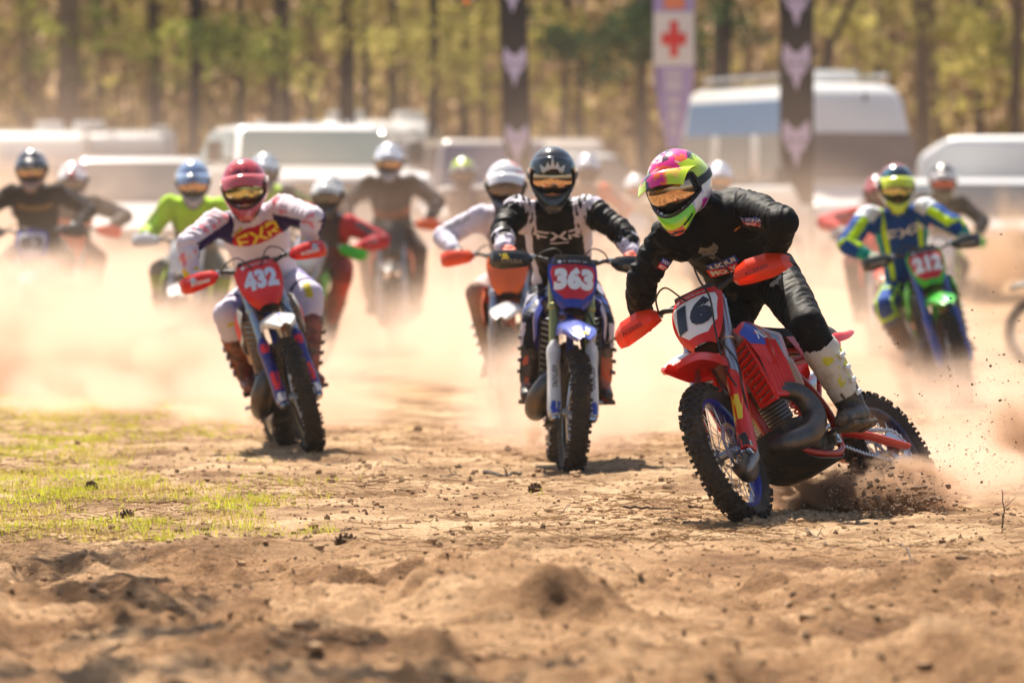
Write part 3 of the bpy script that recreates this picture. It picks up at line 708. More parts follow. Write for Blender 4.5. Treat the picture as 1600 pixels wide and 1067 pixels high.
    for s in (1, -1): q.box((0.352, s * 0.045, 1.095), (0.045, 0.04, 0.06), None, 0.008)
    q.xf(ST); hb = q.build("handlebar", g('bar', BLK), root)
    q = MB().box((0.345, 0, 1.160), (0.05, 0.20, 0.048), None, 0.018); q.xf(ST); q.build("bar_pad", g('pad', BLK), hb)
    for s in (1, -1):
        q = MB(); p0 = np.array((0.292, s * 0.262, 1.156)); p1 = np.array((0.243, s * 0.402, 1.146)); q.cyl(p0, p1, 0.0175, 12); q.lathe([(0.0175, 0), (0.026, 0.001), (0.026, 0.006), (0.0175, 0.007)], p0, p1 - p0, 12)
        q.xf(ST); q.build("grip", BLK, hb)
        q = MB().tube(crv([(0.315, s * 0.225, 1.158), (0.345, s * 0.245, 1.152), (0.345, s * 0.31, 1.146), (0.315, s * 0.385, 1.138)], 4), [0.009] * 5 + [0.006] * 7 + [0.007], 8); q.box((0.305, s * 0.215, 1.160), (0.04, 0.035, 0.035), None, 0.008)
        q.xf(ST); q.build("lever", ALU, hb)
        if lod < 3 and g('hg', main):
            shape = g('hgshape', 0); hgm = g('hg', main)
            if shape == 1:   # long angular shell
                cols_ = [(0.200, 0.335, 1.168, 1.128), (0.225, 0.368, 1.190, 1.108), (0.29, 0.382, 1.204, 1.088), (0.385, 0.362, 1.196, 1.078), (0.440, 0.318, 1.176, 1.094), (0.456, 0.262, 1.158, 1.116)]
            else:
                cols_ = [(0.215, 0.335, 1.164, 1.138), (0.245, 0.364, 1.186, 1.112), (0.31, 0.368, 1.196, 1.100), (0.385, 0.350, 1.192, 1.090), (0.425, 0.312, 1.182, 1.098), (0.438, 0.262, 1.170, 1.118)]
            G = [[np.array((x - 0.022, s * y, zt)), np.array((x + 0.004, s * y, (zt * 0.68 + zb * 0.32))), np.array((x + 0.006, s * y, (zt * 0.3 + zb * 0.7))), np.array((x - 0.018, s * y, zb))] for y, x, zt, zb in cols_]
            q = MB().sheet(G, 0.004, 1, sub2=2); q.tube(crv([(0.315, s * 0.215, 1.152), (0.352, s * 0.26, 1.148), (0.350, s * 0.36, 1.146), (0.285, s * 0.425, 1.146), (0.243, s * 0.405, 1.146)], 4), 0.008, 8)
            q.xf(ST); hg = q.build("handguard", hgm, root, autosmooth=24)
            if lod == 0:
                if g('hg_text'):
                    bm, a, b_ = text_faces(g('hg_text'), 1.0, 0.03)
                    decal("guard_lettering", bm, 0.115, 0.020, (sv((0.37, s * 0.33, 1.135)), sd((0.02 * -s, 1, 0.0)), sd((0, 0, 1)), sd((1, 0, 0))), g('hg_ink', INK), hg, hg, 0.0015, 0.02)
                if g('hg_patch'):
                    decal("guard_badge", poly_faces([[(-1, -.7), (.5, -1), (1, .6), (-.4, 1)]]), 0.055, 0.035, (sv((0.37, s * 0.37, 1.160)), sd((0, s, 0)), sd((0, 0, 1)), sd((1, 0, 0))), g('hg_patch'), hg, hg, 0.001, 0.02)
    if lod < 2:
        q = MB()
        for s, hh in (((-1, 0.06),) if g('long_cable') else ((1, 0.05), (-1, 0.04))):
            q.tube(crv([(0.33, s * 0.20, 1.160), (0.40, s * 0.16, 1.17 + hh * 0.7), (0.43, s * 0.09, 1.17 + hh), (0.42, s * 0.035, 1.12 + hh * 0.5), fk(0.84, s * 0.02, 0.045), fk(0.70, s * 0.03, 0.045), fk(0.58, 0.085, 0.03)], 5), 0.0045, 6)
        if g('long_cable'): q.tube(crv([(0.33, 0.20, 1.160), (0.44, 0.19, 1.26), (0.47, 0.10, 1.27), fk(0.90, 0.065, 0.125), fk(0.78, 0.098, 0.115), fk(0.60, 0.085, 0.09), fk(0.42, 0.085, 0.06), fk(0.3, 0.12, 0.05)], 5), 0.0045, 6)
        q.xf(ST); q.build("control_cable", BLK, root)
        q = MB().tube(crv([sv(fk(0.62, 0.06, 0.04)), sv(fk(0.45, 0.135, 0.035)), sv(fk(0.28, 0.14, 0.03)), sv(fk(0.1, 0.12, -0.02)), sv(AX + (-0.11, 0.075, 0.07))], 5), 0.005, 6); q.build("brake_hose", BLK, root)
    # frame
    q = MB(); q.cyl((0.268, 0, 0.86), (0.20, 0, 1.02), 0.033, 16)
    q.tube(crv([(0.255, 0, 0.90), (0.30, 0, 0.75), (0.285, 0, 0.55), (0.25, 0, 0.42)], 4), 0.021, 10)
    for s in (1, -1):
        q.tube(crv([(0.24, 0, 0.95), (0.12, s * 0.085, 0.86), (-0.06, s * 0.115, 0.66), (-0.16, s * 0.115, 0.48), (-0.16, s * 0.10, 0.36)], 5), [0.024] * 21, 10, flat=0.6)
        q.tube(crv([(0.26, s * 0.02, 0.45), (0.23, s * 0.09, 0.33), (0.05, s * 0.11, 0.285), (-0.12, s * 0.11, 0.30), (-0.17, s * 0.10, 0.40)], 5), 0.0165, 10)
        q.tube([(0.02, s * 0.07, 0.84), (-0.35, s * 0.075, 0.84), (-0.62, s * 0.06, 0.88)], 0.013, 8); q.tube([(-0.13, s * 0.11, 0.55), (-0.38, s * 0.085, 0.80)], 0.012, 8)
    q.build("frame", frame, root)
    # engine
    q = MB(); q.box((0.06, 0, 0.40), (0.30, 0.19, 0.20), Matrix.Rotation(0.1, 3, 'Y'), 0.035); q.box((-0.10, 0, 0.42), (0.14, 0.16, 0.20), None, 0.04)
    Rt = Matrix.Rotation(0.28, 3, 'Y'); q.box((0.135, 0, 0.56), (0.13, 0.13, 0.15), Rt, 0.02); q.box((0.155, 0, 0.655), (0.12, 0.12, 0.06), Rt, 0.015)
    for s in (1, -1):
        q.lathe([(0.0, 0.0), (0.072, 0.0), (0.078, -0.012), (0.080, -0.04)], (0.06, s * 0.125, 0.385), (0, s, 0), 24); q.lathe([(0, 0), (0.028, 0.0), (0.034, -0.01), (0.036, -0.03)], (-0.07, s * 0.118, 0.43), (0, s, 0), 16)
        for a in range(7): q.cyl((0.06 + 0.068 * math.cos(a * 0.9), s * 0.10, 0.385 + 0.068 * math.sin(a * 0.9)), (0.06 + 0.068 * math.cos(a * 0.9), s * 0.132, 0.385 + 0.068 * math.sin(a * 0.9)), 0.007, 6)
    q.build("engine", ENG, root)
    q = MB()
    for i in range(6): q.box((0.139 + i * 0.0048, 0, 0.505 + i * 0.017), (0.15, 0.15, 0.005), Rt)
    q.tube(crv([(0.0, 0.0, 0.62), (-0.08, 0.03, 0.64), (-0.16, 0.02, 0.68)], 4), 0.03, 10); q.build("cylinder_fins", ALU, root)
    for s in g('pipe', (1,)):
        P_ = [(0.20, 0.02, 0.575), (0.285, 0.08, 0.585), (0.25, 0.14, 0.595), (0.145, 0.178, 0.555), (0.115, 0.185, 0.45), (0.20, 0.175, 0.365), (0.315, 0.115, 0.345), (0.335, 0.03, 0.37)]
        pr = [0.022, 0.027, 0.036, 0.047, 0.055, 0.057, 0.052, 0.045]
        if g('bigpipe'): P_ = [(0.20, 0.02, 0.575), (0.33, 0.05, 0.58), (0.355, 0.12, 0.50), (0.315, 0.165, 0.41), (0.20, 0.175, 0.345), (0.06, 0.165, 0.345), (-0.05, 0.14, 0.42)]; pr = [0.022, 0.032, 0.052, 0.066, 0.062, 0.045, 0.03]
        pts = crv([(a, s * b_, c_) for a, b_, c_ in P_], 6); q = MB().tube(pts, np.interp(np.linspace(0, 1, len(pts)), np.linspace(0, 1, len(pr)), pr), 18)
        q.build("exhaust_pipe", PIPE, root)
    q = MB(); q.tube(crv([(-0.05, -0.14, 0.50), (-0.2, -0.13, 0.62), (-0.32, -0.13, 0.70)], 5), 0.018, 10); q.tube([(-0.30, -0.13, 0.69), (-0.33, -0.13, 0.705), (-0.68, -0.14, 0.80), (-0.72, -0.14, 0.81)], [0.028, 0.046, 0.046, 0.025], 16)
    q.build("silencer", ALU, root)
    q = MB().sheet([[(0.30, y, 0.44), (0.285, y * 1.15, 0.33), (0.20, y * 1.3, 0.262), (0.02, y * 1.3, 0.25), (-0.14, y, 0.27)] for y in (-0.10, -0.05, 0.05, 0.10)], 0.005, 3); q.build("skid_plate", g('skid', BLK), root)
    # swingarm, shock, chain, sprocket
    q = MB()
    for s in (1, -1):
        q.tube(crv([(-0.15, s * 0.06, 0.40), (-0.26, s * 0.085, 0.405), (-0.45, s * 0.098, 0.375), (-0.74, s * 0.092, 0.325), (-0.79, s * 0.092, 0.32)], 4), np.linspace(0.032, 0.022, 17), 10, flat=0.62)
    q.box((-0.24, 0, 0.41), (0.07, 0.17, 0.05), None, 0.015); q.cyl((-0.74, -0.11, 0.325), (-0.74, 0.11, 0.325), 0.013, 12); q.build("swingarm", g('swing', ALU), root)
    q = MB().cyl((-0.20, 0, 0.42), (-0.13, 0, 0.70), 0.024, 12)
    q.tube([(-0.2 + 0.06 * i / 60 + 0.042 * math.cos(i * 0.7), 0.042 * math.sin(i * 0.7), 0.46 + 0.2 * i / 60) for i in range(61)], 0.006, 5); q.build("shock_absorber", g('spring', STEEL), root)
    lp = [(-0.08, 0.065, 0.46), (-0.4, 0.065, 0.425), (-0.74, 0.065, 0.42)] + [(-0.74 - 0.095 * math.sin(a), 0.065, 0.325 + 0.095 * math.cos(a)) for a in np.linspace(0.3, 2.9, 8)] + [(-0.4, 0.065, 0.30), (-0.08, 0.065, 0.385)] + [(-0.06 + 0.035 * math.cos(a), 0.065, 0.42 + 0.035 * math.sin(a)) for a in (-0.8, 0, 0.8)]
    q = MB().tube(lp, 0.008, 6, closed=True)
    for i in range(len(lp)):
        a, b_ = np.array(lp[i]), np.array(lp[(i + 1) % len(lp)]); n_ = max(1, int(np.linalg.norm(b_ - a) / 0.024))
        for j in range(n_):
            if lod < 2: q.box(a + (b_ - a) * (j + 0.5) / n_, (0.014, 0.018, 0.014))
    q.build("chain", STEEL, root)
    q = MB().lathe([(0.045, 0.062), (0.090, 0.062), (0.090, 0.067), (0.045, 0.067)], (-0.74, 0, 0.325), (0, 1, 0), 40, closed=True); q.build("sprocket", g('sprocket', STEEL), root)
    # tank, seat, shrouds, side panels, rear fender, radiators
    q = MB()
    G = [[(0.27, -0.06, 0.93), (0.22, -0.085, 0.965), (0.08, -0.085, 0.975), (-0.05, -0.06, 0.945)], [(0.27, 0, 0.955), (0.22, 0, 1.0), (0.08, 0, 1.0), (-0.05, 0, 0.96)], [(0.27, 0.06, 0.93), (0.22, 0.085, 0.965), (0.08, 0.085, 0.975), (-0.05, 0.06, 0.945)]]
    mt = MB(); mt.ball((0.16, 0, 0.90), (0.13, 0.09, 0.085), 16); mt.ball((0.20, 0.085, 0.83), (0.09, 0.05, 0.10), 14); mt.ball((0.20, -0.085, 0.83), (0.09, 0.05, 0.10), 14); mt.box((0.02, 0, 0.86), (0.22, 0.15, 0.14), None, 0.04); [mt.box((0.06, s_ * 0.125, 0.69), (0.15, 0.06, 0.17), None, 0.03) for s_ in (1, -1)]
    tm = remesh("fuel_tank", mt, 0.008, 4); tk = link("fuel_tank", tm, root, g('tankm', TANK)); q = MB().cyl((0.17, 0, 0.97), (0.165, 0, 1.01), 0.030, 16); q.build("fuel_cap", BLK, tk)
    G = [[(x, -w, z - 0.055), (x, -w * 0.86, z - 0.008), (x, 0, z + 0.008), (x, w * 0.86, z - 0.008), (x, w, z - 0.055)] for x, w, z in ((0.16, 0.035, 0.985), (0.05, 0.055, 0.975), (-0.15, 0.075, 0.955), (-0.40, 0.085, 0.955), (-0.60, 0.08, 0.965), (-0.70, 0.05, 0.965))]
    q = MB().sheet(G, 0.03, 4); q.build("seat", g('seat', SEAT), root)
    G = [[(x, -w, z - dn), (x, -w * 0.9, z), (x, 0, z + 0.01), (x, w * 0.9, z), (x, w, z - dn)] for x, w, z, dn in ((-0.45, 0.10, 0.90, 0.05), (-0.62, 0.10, 0.925, 0.05), (-0.74, 0.090, 0.935, 0.035), (-0.84, 0.070, 0.955, 0.02), (-0.90, 0.045, 0.965, 0.01))]
    q = MB().sheet(G, 0.004, 4); q.build("rear_fender", g('rear', main), root)
    for s in (1, -1):
        G = [[(0.425, s * 0.155, 0.895), (0.385, s * 0.178, 0.83), (0.345, s * 0.178, 0.75)], [(0.33, s * 0.165, 0.935), (0.28, s * 0.198, 0.845), (0.26, s * 0.190, 0.71)], [(0.18, s * 0.125, 0.955), (0.15, s * 0.165, 0.85), (0.155, s * 0.165, 0.67)], [(0.02, s * 0.095, 0.945), (0.02, s * 0.125, 0.86), (0.07, s * 0.140, 0.655)], [(-0.12, s * 0.085, 0.925), (-0.08, s * 0.105, 0.87), (0.0, s * 0.120, 0.67)]]
        q = MB().sheet(G, 0.004, 4); sh = q.build("radiator_shroud", g('shroud', main), root)
        if lod < 2 and g('shroud_gfx'):
            for (mt_, poly) in g('shroud_gfx'):
                xs = [p[0] for p in poly]; zs = [p[1] for p in poly]
                decal("shroud_graphic", poly_faces([poly]), max(xs) - min(xs), max(zs) - min(zs), (((min(xs) + max(xs)) / 2, s * 0.18, (min(zs) + max(zs)) / 2), (1, 0, 0), (0, 0, 1), (0, s, 0)), mt_, sh, sh, 0.0015, 0.03)
            if g('shroud_text'):
                bm, a, b_ = text_faces(g('shroud_text'), 1.0, 0.03, 0.2); decal("shroud_lettering", bm, 0.16, 0.05, ((0.24, s * 0.18, 0.865), (-s, 0, 0.12), (0, 0, 1), (0, s, 0)), g('shroud_ink', WHITE), sh, sh, 0.003, 0.03)
        q = MB(); q.box((0.315, s * 0.115, 0.70), (0.035, 0.085, 0.29), Matrix.Rotation(0.12, 3, 'Y'), 0.006); rd = q.build("radiator", g('radiator', ALU), root)
        q = MB(); Rr = Matrix.Rotation(0.12, 3, 'Y')
        for i in range(9):
            zc = 0.57 + i * 0.032; q.box((0.352 - (zc - 0.7) * 0.12 * -1, s * 0.118, zc), (0.028, 0.088, 0.006), Matrix.Rotation(-0.5, 3, 'Y') @ Matrix.Rotation(s * g('lv', 0.35), 3, 'X'))
        for yy in (0.072, 0.164): q.box((0.352, s * yy, 0.70), (0.024, 0.008, 0.31), Rr, 0.002)
        q.box((0.352 - 0.02, s * 0.118, 0.548), (0.03, 0.10, 0.012), None, 0.003)
        if g('side_louvres'):
            for i in range(6):
                x0 = 0.325 - i * 0.036; q.tube([(x0, s * 0.175, 0.84), (x0 + 0.005, s * 0.184, 0.72), (x0 + 0.0, s * 0.172, 0.575)], [0.013, 0.014, 0.012], 6, flat=0.4)
            q.box((0.235, s * 0.168, 0.565), (0.21, 0.02, 0.022), None, 0.006); q.box((0.235, s * 0.150, 0.70), (0.20, 0.006, 0.26), None, 0.002)
        q.build("radiator_louvre", g('louvre', BLK), rd)
        G = [[(-0.14, s * 0.095, 0.90), (-0.16, s * 0.115, 0.80), (-0.22, s * 0.115, 0.66)], [(-0.35, s * 0.10, 0.905), (-0.36, s * 0.135, 0.79), (-0.38, s * 0.13, 0.66)], [(-0.50, s * 0.095, 0.905), (-0.50, s * 0.118, 0.82), (-0.49, s * 0.11, 0.74)], [(-0.62, s * 0.085, 0.92), (-0.61, s * 0.10, 0.87), (-0.57, s * 0.09, 0.81)]]
        q = MB().sheet(G, 0.004, 4); sp_ = q.build("side_panel", g('side', main), root)
        if num and lod < 2:
            bm, a, b_ = text_faces(num, 1.0, 0.05); decal("race_number", bm, 0.17, 0.10, ((-0.38, s * 0.16, 0.79), (-s, 0, 0.1), (0, 0, 1), (0, s, 0)), g('ink', INK), sp_, sp_, 0.002, 0.03)
        q = MB().box((PEG[0], s * 0.185, PEG[2]), (0.05, 0.11, 0.016), None, 0.004)
        for i in range(5): q.box((PEG[0] - 0.02, s * (0.145 + 0.02 * i), PEG[2] + 0.01), (0.006, 0.008, 0.012)); q.box((PEG[0] + 0.02, s * (0.145 + 0.02 * i), PEG[2] + 0.01), (0.006, 0.008, 0.012))
        q.box((PEG[0] - 0.02, s * 0.125, PEG[2] - 0.02), (0.05, 0.03, 0.06), None, 0.01); q.build("footpeg", STEEL, root)
    q = MB().tube([(-0.07, 0.135, 0.42), (0.03, 0.155, 0.38), (0.09, 0.165, 0.385)], 0.007, 8); q.box((0.095, 0.175, 0.385), (0.025, 0.035, 0.015), None, 0.004); q.build("shift_lever", ALU, root)
    q = MB().tube([(-0.10, -0.14, 0.34), (0.04, -0.16, 0.34), (0.10, -0.165, 0.36)], 0.007, 8); q.box((0.105, -0.17, 0.362), (0.03, 0.035, 0.012), None, 0.004); q.build("brake_pedal", ALU, root)
    return root
# ------------------------------------------------------------------ riders
def ik(a, b, l1, l2, pole):
    a, b, pole = (np.asarray(q, float) for q in (a, b, pole)); d = b - a; L = np.linalg.norm(d)
    if L > (l1 + l2) * 0.995: k = L / ((l1 + l2) * 0.995); l1 *= k; l2 *= k
    n = d / L; x = (l1 * l1 - l2 * l2 + L * L) / (2 * L); h = math.sqrt(max(0, l1 * l1 - x * x))
    p = pole - n * (pole @ n); p /= np.linalg.norm(p) + 1e-9
    return a + n * x + p * h
def nrm(v): v = np.asarray(v, float); return v / (np.linalg.norm(v) + 1e-12)
GLS = {}
CLOTH = lambda k, r=0.75, b=0.004: mat("jersey cloth " + k, (1, 1, 1), r, attr=True, bump=b, bscale=17, aniso=(1.0, 1.0, 2.4), dirt=0.05, nscale=14, sheen=0.0, spec=0.12)
HELM = lambda k: mat("helmet shell paint " + k, (1, 1, 1), 0.16, attr=True, coat=0.8, dirt=0.02, nscale=10)
SKIN = mat("skin", (0.42, 0.22, 0.15), 0.55)
LENS = mat("amber mirror goggle lens", (0.62, 0.40, 0.24), 0.10, 0.85, coat=0.5)
LENSB = mat("yellow blue mirror goggle lens", (0.55, 0.48, 0.20), 0.10, 0.85, coat=0.5)
SOLE = mat("boot sole rubber", (0.06, 0.045, 0.035), 0.85, dirt=0.5)
def col(h):          # sRGB hex -> linear
    h = h.lstrip('#'); r = [int(h[i:i + 2], 16) / 255 for i in (0, 2, 4)]
    return np.array([x / 12.92 if x < 0.04045 else ((x + 0.055) / 1.055) ** 2.4 for x in r])
def segdist(Pp, a, b):
    a, b = np.asarray(a), np.asarray(b); d = b - a; t = np.clip(((Pp - a) @ d) / (d @ d), 0, 1)
    r = Pp - (a + t[:, None] * d); return np.linalg.norm(r, axis=1), t, r

def shell_r(az, el):
    """helmet radius by direction: az 0 = front, el up"""
    ca, sa, ce, se = np.cos(az), np.sin(az), np.cos(el), np.sin(el)
    x, y, z = ca * ce, sa * ce, se
    r = 1.0 / np.sqrt((x / 0.142) ** 2 + (y / 0.122) ** 2 + (z / 0.140) ** 2)
    r = r + 0.050 * np.exp(-(az / 0.62) ** 2 - ((el + 0.62) / 0.26) ** 2) + 0.042 * np.exp(-(az / 0.36) ** 2 - ((el + 0.78) / 0.24) ** 2)       # chin bar
    r = r + 0.016 * np.exp(-(az / 1.25) ** 2 - ((el + 0.55) / 0.30) ** 2)
    r = r + 0.010 * np.exp(-(az / 0.9) ** 2 - ((el - 0.48) / 0.14) ** 2)        # brow
    r = r + 0.012 * np.exp(-((np.abs(az) - 2.6) / 0.7) ** 2 - ((el + 0.1) / 0.5) ** 2)
    return r
def azel(P, f, l, u):
    x, y, z = P @ f, P @ l, P @ u; return np.arctan2(y, x), np.arctan2(z, np.hypot(x, y)), x, y, z
def helmet(parent, cpos, fwd, up, paint, vis_paint, lod, hs=1.0, crown=False, lens=None, frame_col=None, peak=1.0, key="", pd=0.0):
    f = nrm(fwd); u = nrm(np.asarray(up, float) - f * (np.asarray(up, float) @ f)); l = np.cross(u, f)
    B = np.stack([f, l, u], 0) * hs; cpos = np.asarray(cpos, float)
    W = lambda x, y, z: np.asarray(cpos) + np.array((x, y, z)) @ B
    nu, nv = (200, 104) if lod == 0 else ((64, 34) if lod == 1 else (44, 24))
    def patch(a0, a1, e0, e1, na, ne, rf, wrap=False):
        A = np.linspace(a0, a1, na, endpoint=not wrap); E = np.linspace(e0, e1, ne); AA, EE = np.meshgrid(A, E); r = rf(AA, EE)
        return AA, EE, np.stack([r * np.cos(AA) * np.cos(EE), r * np.sin(AA) * np.cos(EE), r * np.sin(EE)], 2)
    inport = lambda a, e: (np.abs(a) < 1.12 - 0.25 * np.abs(e + 0.05)) & (e > -0.36 - 0.06 * np.cos(a * 1.5) + 0.10 * (np.abs(a) / 1.1) ** 2) & (e < 0.36)
    AA, EE, Pp = patch(-math.pi, math.pi, -1.02, 1.55, nu, nv, shell_r, True)
    nE, nA = AA.shape; F = []
    for i in range(nE - 1):
        for j in range(nA):
            a = AA[i, j] + math.pi / nA; e = (EE[i, j] + EE[i + 1, j]) / 2
            if inport(a, e): continue
            F.append((i * nA + j, i * nA + (j + 1) % nA, (i + 1) * nA + (j + 1) % nA, (i + 1) * nA + j))
    V = Pp.reshape(-1, 3)
    inner = V * 0.90; top = len(V); n0 = len(V); VV = [V, inner, [(0, 0, 0.14)], [(0, 0, 0.126)]]
    F2 = [tuple(n0 + q for q in ff[::-1]) for ff in F]
    F.extend([((nE - 1) * nA + j, (nE - 1) * nA + (j + 1) % nA, 2 * n0) for j in range(nA)])
    F2.extend([(n0 + (nE - 1) * nA + (j + 1) % nA, n0 + (nE - 1) * nA + j, 2 * n0 + 1) for j in range(nA)])
    edges = {}
    for ff in F:
        for q in range(len(ff)): e = (ff[q], ff[(q + 1) % len(ff)]); edges[e] = 1
    rim = [(b_, a_, a_ + n0, b_ + n0) for (a_, b_) in edges if (b_, a_) not in edges and a_ < n0 and b_ < n0]
    mb = MB(); LV = np.vstack(VV); mb.add(cpos + LV @ B, F + F2 + rim, True)
    A_, E_, *_r = azel(LV, np.array((1, 0, 0.)), np.array((0, 1., 0)), np.array((0, 0, 1.)))
    cols = paint(A_, E_, LV[:, 0], LV[:, 1], LV[:, 2]); cols[n0:2 * n0] = 0.015; cols[-1] = 0.015
    hm = mb.build("helmet", HELM(key), parent, autosmooth=50); setpaint(hm.data, cols)
    ring = []
    for q in np.linspace(0, 2 * math.pi, 72, endpoint=False):
        ca_, sa_ = math.cos(q), math.sin(q); k_ = 0.0
        for k_ in np.linspace(0.05, 1.6, 220):
            if not bool(inport(np.array(ca_ * k_), np.array(-0.02 + sa_ * k_ * 0.55))): break
        a_, e_ = ca_ * k_, -0.02 + sa_ * k_ * 0.55; r_ = float(shell_r(np.array(a_), np.array(e_))) - 0.001
        ring.append(W(r_ * math.cos(a_) * math.cos(e_), r_ * math.sin(a_) * math.cos(e_), r_ * math.sin(e_)))
    MB().tube(ring, 0.0065 if lod == 0 else 0.005, 6, closed=True).build("port_trim", INK, hm)
    # goggles: frame band, lens, strap
    fr = frame_col or INK; g = MB()
    def band(a0, a1, e0, e1, off, mbx, na=26, ne=7, close=0.006, bulge=0.0):
        A = np.linspace(a0, a1, na); E = np.linspace(0, 1, ne); G = []
        for a in A:
            row = []
            for t in E:
                tp = e1 - 0.05 * (abs(a) / 1.1) ** 2; bt = e0 + 0.10 * math.exp(-(a / 0.16) ** 2) + 0.10 * (abs(a) / 1.1) ** 3; e = bt + (tp - bt) * t
                r = 0.118 + off + 0.010 * math.cos(a) + bulge * math.sin(math.pi * t)
                row.append(W(r * math.cos(a) * math.cos(e) * 1.02, r * math.sin(a) * math.cos(e) * 0.92, r * math.sin(e)))
            G.append(row)
        mbx.sheet(G, close, 1)
    band(-1.04, 1.04, -0.60, 0.33, 0.0, g, close=0.012); gf = g.build("goggle_frame", fr, hm)
    g = MB(); band(-0.86, 0.86, -0.31, 0.23, 0.010, g, close=0.003, bulge=0.004); g.build("goggle_lens", lens or LENS, hm)
    g = MB(); aw = np.concatenate([np.linspace(1.0, 2 * math.pi - 1.0, 30)])
    g.sheet([[W(*(np.array((math.cos(a) * math.cos(e), math.sin(a) * math.cos(e), math.sin(e))) * (float(shell_r(np.array(((a + math.pi) % (2 * math.pi)) - math.pi), np.array(e))) + 0.003))) for e in (-0.13, 0.0, 0.13)] for a in aw], 0.004, 1); g.build("goggle_strap", fr, hm)
    # peak
    pk = MB(); G = []
    for t in np.linspace(0, 1, 7):
        row = []
        for s in np.linspace(-1, 1, 9):
            a = s * (0.98 - 0.30 * t); wd = 0.118 - 0.018 * t - 0.016 * pd
            x = 0.085 + (0.085 * peak * (1 - 0.55 * pd)) * t + 0.040 * math.cos(a * 1.3) * (1 - 0.3 * t) - 0.02 * s * s; z = 0.098 + 0.028 * pd - (0.036 + 0.030 * pd) * t * peak - 0.045 * s * s * (1 - 0.35 * t) + 0.02 * math.sin(math.pi * t)
            row.append(W(x - 0.055 * s * s * (1 - t), wd * s, z))
        G.append(row)
    if peak > 0:
        pk.sheet(G, 0.005, 3); pv = pk.build("visor_peak", HELM(key), hm)
        Lp = (pts_of(pv.data) - cpos) @ np.linalg.inv(B); setpaint(pv.data, vis_paint(Lp[:, 0], Lp[:, 1], Lp[:, 2]))
    if lod < 2:
        v = MB()
        for s in (1, -1):
            for k in range(2): v.tube([W(*(np.array((math.cos(a) * math.cos(e), math.sin(a) * math.cos(e), math.sin(e))) * (float(shell_r(np.array(a), np.array(e))) + 0.001))) for a, e in ((s * 0.22, -0.74 + k * 0.14), (s * 0.36, -0.72 + k * 0.13), (s * 0.50, -0.68 + k * 0.11))], 0.005, 5)
        v.tube([W(*(np.array((math.cos(a) * math.cos(e), math.sin(a) * math.cos(e), math.sin(e))) * (float(shell_r(np.array(a), np.array(e))) + 0.0))) for a, e in ((-0.14, -0.66), (0.0, -0.63), (0.14, -0.66), (0.10, -0.80), (-0.10, -0.80))], 0.007, 5, closed=True)
        v.build("chin_vent", INK, hm)
    if crown:
        pts = [(-.75, 0), (-.95, 1.0), (-.55, .55), (-.36, 1.15), (-.16, .6), (0, 1.7), (.16, .6), (.36, 1.15), (.55, .55), (.95, 1.0), (.75, 0)]
        bm = poly_faces([pts]); decal("crown_print", bm, 0.140, 0.090, (W(0.16, 0, 0.100), l * hs, u * 0.8 - f * 0.5, f * 0.8 + u * 0.5), mat("silver print", (0.62, 0.62, 0.62), 0.35, 0.2), hm, [pv, hm] if peak > 0 else hm, 0.003, 0.012)
    return hm, (f, l, u), W

def glove(parent, grip, axis, wrist, back, lod, mt):
    """five fingers closed round the grip; axis points to the thumb side (inboard)"""
    a = nrm(axis); w = nrm(np.asarray(wrist) - np.asarray(grip)); w = nrm(w - a * (w @ a)); n = np.cross(a, w)
    if n @ np.asarray(back) < 0: n = -n
    c = np.asarray(grip, float); g = MB()
    knk = lambda k: c + a * (0.030 - 0.0215 * k) + n * 0.034 - w * 0.006      # knuckles sit in front/on top
    wr = np.asarray(wrist, float)
    g.capsule(wr, c + w * 0.050 + n * 0.016, 0.028, 0.030, 10, flat=1.0)
    for k in range(4):
        g.capsule(c + w * 0.052 + n * 0.018 + a * (0.020 - 0.013 * k), knk(k), 0.0170, 0.0140, 8)
        L = (0.94, 1.0, 0.97, 0.82)[k]; r = (0.0098, 0.0100, 0.0096, 0.0086)[k]; o = a * (0.030 - 0.0215 * k)
        p1 = knk(k); p2 = c + o + n * 0.018 - w * 0.034 * L; p3 = c + o - n * 0.016 - w * 0.030 * L; p4 = c + o - n * 0.029 + w * 0.000
        g.capsule(p1, p2, r * 1.12, r, 8); g.capsule(p2, p3, r, r * 0.95, 8); g.capsule(p3, p4, r * 0.95, r * 0.85, 8)
    t0 = c + w * 0.040 + a * 0.030; t1 = c + a * 0.050 + w * 0.018 - n * 0.012; t2 = c + a * 0.048 - w * 0.016 - n * 0.027
    g.capsule(t0, t1, 0.0150, 0.0115, 8); g.capsule(t1, t2, 0.0115, 0.0095, 8)
    me = remesh("glove", g, 0.0042 if lod == 0 else 0.008, 2, 0.4)
    return link("glove", me, parent, mt)

